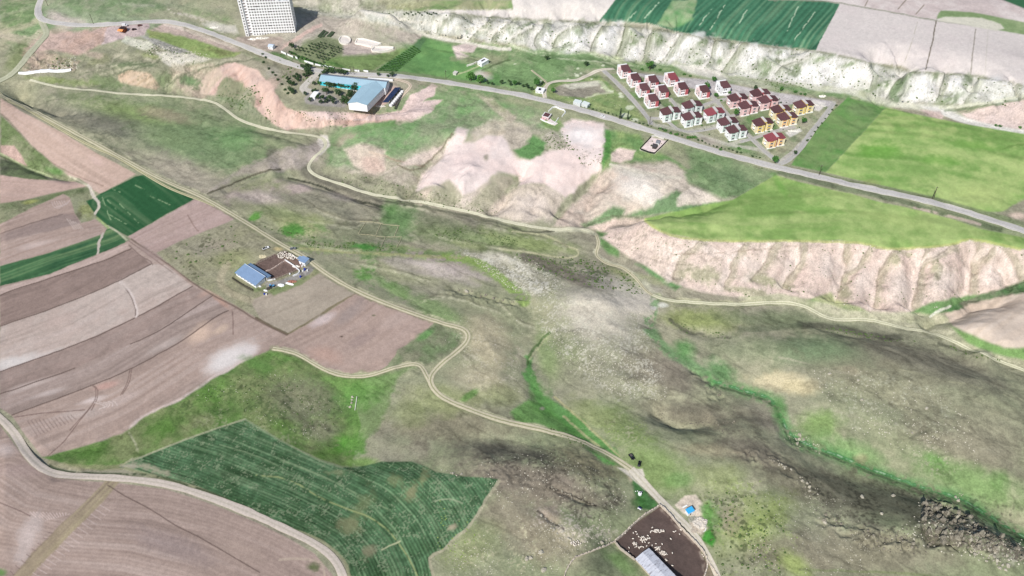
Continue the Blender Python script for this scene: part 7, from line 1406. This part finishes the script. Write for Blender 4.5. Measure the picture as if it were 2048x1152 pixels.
o = MB().tube((0,0,0.2), (1.8,3.6,0.5), 0.28, 0.2, 6).tube((1.8,3.6,0.4), (2.6,6.4,0.3), 0.2, 0.12, 6).tube((0,0,0.2), (-1.2,-0.6,0.2), 0.2, 0.15, 5).build('white_log', WHITE); o.location = P3(1410, 1062); tag(o, 'long white pole lying on the grass below the collapsed hut', 'pole')
# water tank and hand cart on the green patch
x, y, z = P3(1279.5, 989); r = thing('water_tank', 'round white water tank standing on dark grass left of the track', 'water tank', (x, y, z), 0)
MB().tube((0,0,0), (0,0,1.7), 1.15, 1.15, 18).tube((0,0,1.7), (0,0,2.0), 1.15, 0.5, 18).build('tank', WHITE, r); MB().tube((0,0,2.0), (0,0,2.12), 0.35, 0.35, 12).build('lid', GLASS, r)
for q in ((-2.6, 2.0), (-1.3, 2.2), (1.4, 1.9)): o = MB().ball(0,0,0.2,0.35,0.3,0.35,7,5,0.1,rt).build('white_stone', WHITE); o.location = P3(1279.5+q[0]*3.2, 989-q[1]*3.0); tag(o, 'small white stone near the round water tank', 'stone', 'white stones by the tank')
x, y, z = P3(1279, 1018); r = thing('hand_cart', 'small white and navy two-wheeled cart left of the corral wall', 'cart', (x, y, z), rad(-35))
MB().box(-1.1,1.1,-.7,.7,.5,1.1).build('tub', WHITE, r); MB().box(-1.1,1.1,-.2,.7,1.1,1.2).build('cover', M('navy_cover', (44,48,96), 0.6), r); MB().tube((1.1,0,.7),(2.4,0,.9),.05,.05,5).build('handle', STEEL, r)
for sy in (-.8,.8): MB().tube((0,sy-.06,.4),(0,sy+.06,.4),.4,.4,12).build('wheel', RUBR, r)
# utility poles
def pole(px, py, h, label, name='utility_pole', twin=False):
    x, y, z = P3(px, py); r = thing(name, label, 'pole', (x, y, z-0.3), rad(20), 'utility poles'); PM = M('dark_pole', (76,66,58), 0.9)
    MB().tube((0,0,0), (0,0,h), 0.24, 0.16, 7).build('post', PM, r); MB().box(-1.1, 1.1, -0.08, 0.08, h-0.9, h-0.65).build('crossarm', PM, r)
    for s_ in (-1.0, 0, 1.0): MB().tube((s_,0,h-0.65), (s_,0,h-0.3), 0.08, 0.05, 6).build('insulator', WHITE, r)
    if twin: MB().tube((2.2,0.3,0), (0.1,0,h-2), 0.18, 0.14, 6).build('brace', PM, r)
for a_ in [(1637.5,351,11,'dark utility pole between the highway and the tip of the dark green field'),(1864,398,13,'tall braced utility pole between the highway and the bright meadow'),(1299,249,9,'short dark pole at the foot of the estate entrance street'),(187,48,11,'leaning dark pole on the grass above the far left road'),(702,148,9,'thin pole on the highway verge behind the factory roof'),(708.5,149,9,'second thin pole on the verge just right of the first'),(892,157,9,'thin pole beside the highway on the green verge'),(96,12,7,'short dark post beside the bend of the far left road')]: pole(a_[0], a_[1], a_[2], a_[3], twin=(a_[2] == 13))
# ------------------------------------------------------------------ sheep
FLEECE = M('fleece', (236,226,212), 0.95, 0.1, 3.0, bump=0.4); DFACE = M('dark_face', (96,84,76), 0.9)
def sheep_mesh(k):
    m = MB(); hd = [0.15, -0.25, 0.3][k]
    m.ball(0,0,0.62,0.58,0.30,0.30,10,7); m.ball(-0.22,0,0.66,0.36,0.29,0.28,8,6); m.ball(0.3,0,0.62,0.3,0.26,0.27,8,6)
    m.m = 1
    m.tube((0.5,0,0.72), (0.78,0,0.80+hd*0.6), 0.14, 0.11, 7); m.ball(0.88,0,0.80+hd*0.6,0.17,0.10,0.11,8,5); m.ball(0.80,0.13,0.86+hd*0.6,0.04,0.09,0.03,5,4); m.ball(0.80,-0.13,0.86+hd*0.6,0.04,0.09,0.03,5,4)
    for sx, sy in ((0.34,0.15),(0.34,-0.15),(-0.36,0.15),(-0.36,-0.15)): m.tube((sx,sy,0.45), (sx-0.02,sy,0.22), 0.065, 0.04, 6); m.tube((sx-0.02,sy,0.22), (sx,sy,-0.05), 0.04, 0.035, 6)
    m.m = 0; m.ball(-0.6,0,0.6,0.08,0.06,0.12,6,5)
    return m.mesh('sheep', FLEECE, DFACE)
SHEEP = [sheep_mesh(i) for i in range(3)]; rs = random.Random(77)
def sheep(px, py, label, group, s=1.02):
    one('sheep', rs.choice(SHEEP), px, py, s*rs.uniform(0.9, 1.12), label, 'sheep', group, 1.0, -0.02, rs.uniform(0, 6.28))
def zc_(x, y): return 1220+x/7.11, 990+y/7.11
sp_ = [(330,545),(367,528),(383,563),(408,600),(325,628),(270,755),(215,550),(280,482),(340,405),(538,585),(550,688),(598,725),(650,698),(740,705),(708,745),(862,630),(988,563),(905,530),(930,520),(885,832),(790,920),(803,938),(885,1010),(1005,503),(965,432),(520,730),(230,820),(265,820),(1310,855),(1325,880),(575,535),(585,520),(600,470)]
for q in sp_: sheep(*zc_(*q), 'white sheep standing apart on the brown corral floor', 'sheep scattered in the corral')
def flock(cx, cy, rx, ry, n, label, group, zz=zc_, rot=0.0, s=1.02):
    pl = []
    for _ in range(n*30):
        if len(pl) >= n: break
        a = rs.uniform(0, 6.28); r = math.sqrt(rs.random()); u, v = rx*r*math.cos(a), ry*r*math.sin(a); c_, s_ = math.cos(rad(rot)), math.sin(rad(rot)); p = zz(cx+u*c_-v*s_, cy+u*s_+v*c_)
        if all(math.hypot(p[0]-q[0], (p[1]-q[1])*1.2) > 2.4 for q in pl): pl.append(p)
    for p in pl: sheep(p[0], p[1], label, group, s)
flock(690,518,80,22,18,'sheep in the tight band at the top middle of the corral','upper corral flock'); flock(478,640,45,42,13,'sheep bunched left of centre in the corral','left corral flock'); flock(360,695,36,24,7,'sheep in the small bunch furthest left in the corral','far left corral bunch'); flock(415,750,60,18,7,'sheep just above the barn end in the corral','sheep by the barn end'); flock(670,775,34,30,8,'sheep beside the barn roof shadow in the corral','sheep by the barn shadow'); flock(755,832,55,26,16,'sheep in the dense bunch right of the barn end','dense corral bunch',rot=15); flock(548,622,22,12,4,'sheep between the two upper corral bunches','corral link bunch')
flock(515,893,48,22,15,'white sheep grazing the green patch left of the corral','sheep on the green patch',lambda x,y:(1024+x/4,864+y/4)); 
def zf(x, y): return 470+x/12.05, 495+y/12.05
flock(1110,205,80,75,24,'pale sheep in the left half of the farm holding pen','farm flock, left half',zf,20,1.2); flock(1330,230,130,70,44,'pale sheep in the right half of the farm holding pen','farm flock, right half',zf,18,1.2); flock(1190,130,50,20,6,'sheep at the top of the farm holding pen','farm flock, top',zf)
# ------------------------------------------------------------------ rocks
ROCKL = M('pale_rock', (172,166,150), 0.95, 0.22, 0.9, bump=0.7); ROCKD = M('grey_rock', (140,134,120), 0.95, 0.25, 0.9, bump=0.8)
def rock_mesh(seed, mat, spiky=False):
    r_ = random.Random(seed); m = MB(); m.ball(0, 0, 0.25, 1, 0.8, 0.85 if not spiky else 1.3, 9, 6, 0.28, r_)
    if spiky: m.ball(r_.uniform(-.4,.4), r_.uniform(-.3,.3), 0.5, 0.6, 0.45, 1.5, 7, 5, 0.3, r_); m.ball(r_.uniform(-.8,.8), r_.uniform(-.5,.5), 0.2, 0.6, 0.5, 0.9, 7, 5, 0.3, r_)
    return m.mesh('boulder', mat)
RK = [rock_mesh(i, ROCKL) for i in range(3)]; RS = [rock_mesh(10+i, ROCKD, True) for i in range(5)]; RSL = [rock_mesh(30+i, ROCKL, True) for i in range(3)]
def rocks(poly_, n, s0, s1, label, group, meshes, zs=1.0, name='boulder', seed=0, pw=2.0):
    r_ = random.Random(seed); xs = [p[0] for p in poly_]; yv = [p[1] for p in poly_]; c = 0
    while c < n:
        u = r_.uniform(min(xs), max(xs)); v = r_.uniform(min(yv), max(yv))
        if not pin(np.array([u]), np.array([v]), poly_)[0]: continue
        c += 1; s = s0+(s1-s0)*r_.random()**pw
        one(name, r_.choice(meshes), u, v, s, label, 'rock', group, zs*r_.uniform(0.7, 1.2), -0.1*s)
rocks(OUT, 70, 0.6, 1.9, 'jagged grey crag in the dense rock outcrop at the lower right', 'crags of the lower right outcrop', RS, 1.3, 'crag', 1, 1.3)
rocks(OUT, 30, 0.5, 1.2, 'pale boulder among the crags of the lower right outcrop', 'boulders of the lower right outcrop', RK+RSL, 1.0, 'boulder', 2)
rocks([(1930,1070),(2000,1095),(2030,1130),(2010,1142),(1975,1128),(1935,1100)], 36, 0.5, 1.4, 'pale boulder in the stony tongue below the lower right outcrop', 'boulders below the outcrop', RK, 0.9, 'boulder', 3)
for i, (pl, n, s1, lb) in enumerate([([(1628,1022),(1660,1030),(1700,1055),(1760,1065),(1820,1070),(1820,1085),(1740,1075),(1680,1060),(1640,1040)], 30, 1.7, 'grey rock in the long broken ridge left of the lower right outcrop'),([(1760,1070),(1860,1085),(1860,1105),(1780,1110),(1750,1090)], 16, 1.3, 'grey rock on the slope under the broken ridge'),([(1600,950),(1640,975),(1645,992),(1620,985),(1590,968)], 14, 1.4, 'pale rock in the slanting cluster above the broken ridge'),([(1548,918),(1580,928),(1585,940),(1560,936)], 10, 1.2, 'rock in the short cluster below the stream bend'),([(1500,910),(1550,915),(1560,925),(1520,925)], 9, 1.1, 'rock on the dark slope left of the short cluster'),([(1583,872),(1600,868),(1612,885),(1592,890)], 9, 1.6, 'pale rock at the stream bend'),([(1905,988),(1925,985),(1932,1000),(1912,1005)], 7, 1.6, 'pale rock beside the lower stream'),([(1410,770),(1440,775),(1450,800),(1425,790)], 8, 0.9, 'dark rock on the stream bank in the middle right'),([(1350,842),(1420,846),(1470,842),(1460,852),(1380,852)], 10, 1.0, 'dark rock along the shadowed hollow')]):
    rocks(pl, n, 0.35, s1*0.8, lb, 'ridge rocks %s' % 'abcdefghi'[i], RS if i in (0,1,4,7,8) else RK+RSL, 1.0, 'rock', 20+i)
rocks([(1075,1020),(1100,1035),(1135,1055),(1150,1075),(1145,1100),(1120,1080),(1090,1045)], 26, 0.4, 1.3, 'pale rock in the eroded patch left of the corral', 'rocks left of the corral', RK, 0.8, 'rock', 41)
rocks([(1098,972),(1140,986),(1190,1008),(1192,1014),(1140,994),(1100,979)], 20, 0.4, 1.0, 'dark rock along the thin broken ledge on the hillside', 'ledge rocks', RS, 0.9, 'rock', 42)
rocks([(880,938),(900,940),(930,950),(920,955),(890,948)], 9, 0.4, 1.1, 'white rock at the top edge of the dark green crop', 'rocks by the crop edge', RK, 0.8, 'rock', 43)
rocks([(900,575),(945,580),(1040,600),(1050,610),(980,600),(920,584)], 14, 0.4, 1.2, 'dark rock along the small ledge right of the farm', 'ledge rocks by the farm', RS, 0.9, 'rock', 44)
rocks([(1160,1060),(1230,1045),(1225,1080),(1180,1095),(1150,1085)], 20, 0.3, 0.7, 'small pale stone on the slope above the low stone wall', 'stones above the wall', RK, 0.8, 'stone', 45)
for i, (px, py, s, lb) in enumerate([(1082,1105,1.7,'round pale boulder at the lower left of the corral hill'),(1053,1118,1.6,'pale boulder with a hollow, left of the round one'),(1088,1140,1.6,'pale boulder at the bottom edge below the round one'),(1204,1085,1.3,'white boulder resting against the low stone wall'),(1061,1116,1.2,'small boulder touching the hollow one'),(1724,994,1.5,'long pale rock alone on the dark slope'),(1763,1028,1.3,'pale rock in the middle of the dark slope'),(1786,992,1.4,'small rock pair on the dark slope, right one'),(705,794,0.9,'pale mound, topmost of the short row on the green strip'),(704,800,0.9,'pale mound, second of the short row on the green strip'),(703,806,1.0,'pale mound, third of the short row on the green strip'),(700,814,1.1,'pale mound, lowest of the short row on the green strip'),(1233,956,0.0,''),(1197,676,1.0,'white stone in the middle of the stony pasture'),(1033,584,0.0,''),(933,583,1.8,'white rock on the small ledge right of the farm'),(1650,1085-40,1.2,'rock above the left end of the broken ridge'),(1724,800,1.2,'pale stone on the right meadow, upper one'),(1853,817,1.2,'pale stone on the right meadow, right one'),(1716,761,1.1,'pale stone on the right meadow near the faint path'),(1659,748,1.3,'pale stone at the left of the right meadow'),(1824,866,1.0,'pale stone low on the right meadow')]):
    if s: one('boulder', rt.choice(RK), px, py, s, lb, 'rock', None, 0.8)
wall_px('low_wall', 'thin pale wall beside the row of mounds on the green strip', 'wall', [(714,794),(712,808),(710,821)], 0.7, 0.35, RUB)
# ------------------------------------------------------------------ uncountable scatter: stones and scrub tufts, each one mesh
def scatter(name, label, cat, areas, mat, seed, shape):
    r_ = np.random.RandomState(seed); vs = []; fs = []
    if shape == 'stone': bv = np.array([(1,0,0),(0.3,0.9,0),(-0.8,0.5,0),(-0.7,-0.6,0),(0.4,-0.9,0),(0.2,0.1,0.8)]); bf = [(0,1,5),(1,2,5),(2,3,5),(3,4,5),(4,0,5)]
    else: bv = np.array([(1,0,0.1),(0.3,0.9,0),(-0.8,0.6,0.1),(-0.9,-0.5,0),(0.2,-1,0.1),(0.5,0.3,0.9),(-0.4,0.2,1.1),(-0.1,-0.5,0.8)]); bf = [(0,1,5),(1,6,5),(1,2,6),(2,3,6),(3,7,6),(3,4,7),(4,0,7),(0,5,7),(5,6,7)]
    o_ = 0
    for poly_, n, s0, s1, zs in areas:
        xs = [p[0] for p in poly_]; yv = [p[1] for p in poly_]
        u = r_.uniform(min(xs), max(xs), n*3); v = r_.uniform(min(yv), max(yv), n*3); k_ = pin(u, v, poly_); u, v = u[k_][:n], v[k_][:n]
        x, y, z = P(u, v); dn = fbm(x, y, 16, 2, 61); keep = dn > r_.uniform(-0.7, 0.45, len(x)); x, y, z = x[keep], y[keep], z[keep]
        s = s0+(s1-s0)*r_.rand(len(x))**2.2; a = r_.uniform(0, 6.28, len(x)); jz = r_.uniform(0.5, 1.2, len(x))*zs
        c, sn = np.cos(a)*s, np.sin(a)*s*r_.uniform(.6,1,len(x))
        X = x[:,None]+bv[None,:,0]*c[:,None]-bv[None,:,1]*sn[:,None]; Y = y[:,None]+bv[None,:,0]*sn[:,None]+bv[None,:,1]*c[:,None]; Z = z[:,None]-0.12*s[:,None]+bv[None,:,2]*(s*jz)[:,None]
        vs.append(np.stack([X, Y, Z], -1).reshape(-1, 3))
        b_ = np.array(bf)[None]+o_+(np.arange(len(x))*len(bv))[:, None, None]; fs.append(b_.reshape(-1, 3)); o_ += len(x)*len(bv)
    V_ = np.concatenate(vs); F_ = np.concatenate(fs); me = bpy.data.meshes.new(name); me.from_pydata(V_.tolist(), [], F_.tolist()); me.materials.append(mat); me.update()
    o = bpy.data.objects.new(name, me); C.objects.link(o); return tag(o, label, cat, None, 'stuff')
STF = [(1070,620),(1120,590),(1190,585),(1260,610),(1310,640),(1300,700),(1340,760),(1330,800),(1260,800),(1200,770),(1130,740),(1090,690)]
scatter('scattered_stones', 'small pale stones strewn over the pastures and slopes', 'stones', [
 (STF, 1700, 0.2, 0.6, .7), ([(1100,650),(1200,640),(1310,740),(1320,790),(1240,790),(1130,730)], 800, 0.25, 0.7, .7), ([(925,505),(1060,515),(1130,570),(1100,600),(1030,585),(970,540)], 1500, 0.3, 0.8, .6), ([(880,620),(1050,640),(1040,790),(950,790),(880,700)], 500, 0.2, 0.55, .7),
 ([(1620,740),(1800,740),(1940,830),(1960,930),(1800,900),(1680,850)], 900, 0.25, 0.7, .7), ([(960,920),(1100,900),(1240,960),(1260,1010),(1180,1080),(1050,1060),(980,1000)], 900, 0.2, 0.6, .8), ([(1120,1040),(1230,1040),(1220,1090),(1100,1150),(900,1150),(920,1080)], 700, 0.2, 0.5, .7), ([(1460,960),(1700,1000),(1800,1150),(1500,1150)], 900, 0.2, 0.5, .7),
 ([(1840,1000),(2048,1080),(2048,1140),(1900,1110),(1780,1080)], 220, 0.3, 0.9, .9), ([(380,790),(560,730),(700,800),(660,900),(500,830)], 500, 0.2, 0.5, .6), ([(40,140),(150,110),(160,140),(90,142)], 300, 0.5, 1.2, .6), ([(250,72),(420,110),(400,130),(300,110)], 400, 0.5, 1.3, .5),
 ([(720,20),(1020,40),(1000,90),(860,64)], 500, 0.5, 1.3, .5), (BADW, 900, 0.4, 1.2, .5), (SCARPR, 600, 0.3, 0.9, .6), ([(1085,140),(1260,150),(1280,250),(1100,200)], 200, .3, .9, .5), ([(1560,840),(1640,890),(1640,910),(1560,880)], 60, .3, .7, .8),
 ([(700,350),(860,385),(1000,425),(1110,450),(1110,440),(980,410),(830,370)], 500, 0.25, 0.7, .6)], M('field_stone', (204,198,180), 0.95, 0.15, 0.3), 5, 'stone')
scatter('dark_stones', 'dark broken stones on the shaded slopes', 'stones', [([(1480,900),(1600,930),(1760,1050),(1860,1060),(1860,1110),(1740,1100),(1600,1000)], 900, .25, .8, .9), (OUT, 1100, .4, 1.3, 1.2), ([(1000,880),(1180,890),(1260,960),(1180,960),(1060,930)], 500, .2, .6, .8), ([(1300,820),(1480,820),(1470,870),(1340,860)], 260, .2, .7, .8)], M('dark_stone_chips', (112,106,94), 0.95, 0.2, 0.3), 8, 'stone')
scatter('scrub', 'dark green scrub tufts dotting the valley floor and slopes', 'scrub', [
 ([(1030,505),(1180,520),(1260,545),(1290,590),(1220,580),(1130,560),(1050,530)], 700, .4, 1.3, .8), ([(840,452),(940,452),(1010,470),(1050,490),(960,490),(880,475)], 300, .4, 1.2, .7), ([(1400,985),(1500,980),(1570,1040),(1580,1152),(1440,1152),(1420,1080)], 330, .35, 1.15, .8), ([(1430,1000),(1490,1000),(1500,1080),(1440,1080)], 120, .4, 1.3, .9),
 ([(320,505),(460,448),(490,500),(430,545),(380,560)], 60, .6, 1.7, .5), ([(430,190),(510,170),(560,250),(470,220)], 260, .5, 1.4, .7), ([(45,135),(110,110),(150,130),(140,142),(70,142)], 60, .6, 1.6, .7), (BADW, 1100, .4, 1.3, .6), (SCARPR, 200, .4, 1.0, .5), ([(1085,265),(1130,262),(1150,300),(1100,300)], 120, .5, 1.2, .6), ([(1150,300),(1205,290),(1205,335),(1160,330)], 40, .5, 1.2, .6),
 ([(230,85),(330,90),(430,120),(390,130),(300,110)], 90, .5, 1.4, .6), ([(560,215),(780,232),(640,258)], 160, .4, 1.0, .5), ([(1330,640),(1460,668),(1460,678),(1380,672)], 90, .4, 1.1, .6), ([(1640,650),(1760,672),(1840,684),(1760,684),(1660,664)], 130, .4, 1.2, .6), ([(1900,692),(2000,716),(2000,726),(1920,706)], 90, .4, 1.2, .6), ([(380,790),(500,740),(700,800),(660,900),(540,860),(420,850)], 500, .3, .8, .7),
 ([(700,345),(860,380),(1000,420),(1000,432),(800,400),(680,365)], 300, .4, 1.0, .6), ([(490,445),(620,470),(640,480),(540,460)], 160, .5, 1.4, .7), ([(600,478),(700,490),(700,500),(620,495)], 140, .4, 1.2, .7), ([(690,485),(760,485),(800,500),(740,505)], 120, .5, 1.4, .7), ([(1100,850),(1200,900),(1180,900),(1100,870)], 80, .3, .8, .7),
 ([(560,105),(640,130),(620,170),(560,160)], 120, .5, 1.5, .7), ([(1560,150),(1640,175),(1560,185),(1500,160)], 120, .5, 1.4, .6), ([(1260,270),(1500,330),(1560,345),(1400,320)], 60, .5, 1.3, .6)], leaf_mat('scrub_foliage', (66,82,52), (98,118,70)), 6, 'tuft')
scatter('yellow_tufts', 'yellow-green grass tufts on the slope right of the corral', 'grass', [([(1410,960),(1560,960),(1620,1152),(1450,1152)], 600, .2, .6, .6), ([(880,1000),(960,1050),(930,1150),(870,1120)], 260, .2, .6, .6), ([(1190,840),(1300,850),(1300,900),(1240,900)], 200, .2, .6, .6)], M('yellow_grass', (138,158,88), 0.95, 0.2, 0.5), 9, 'tuft')
bpy.context.view_layer.update()
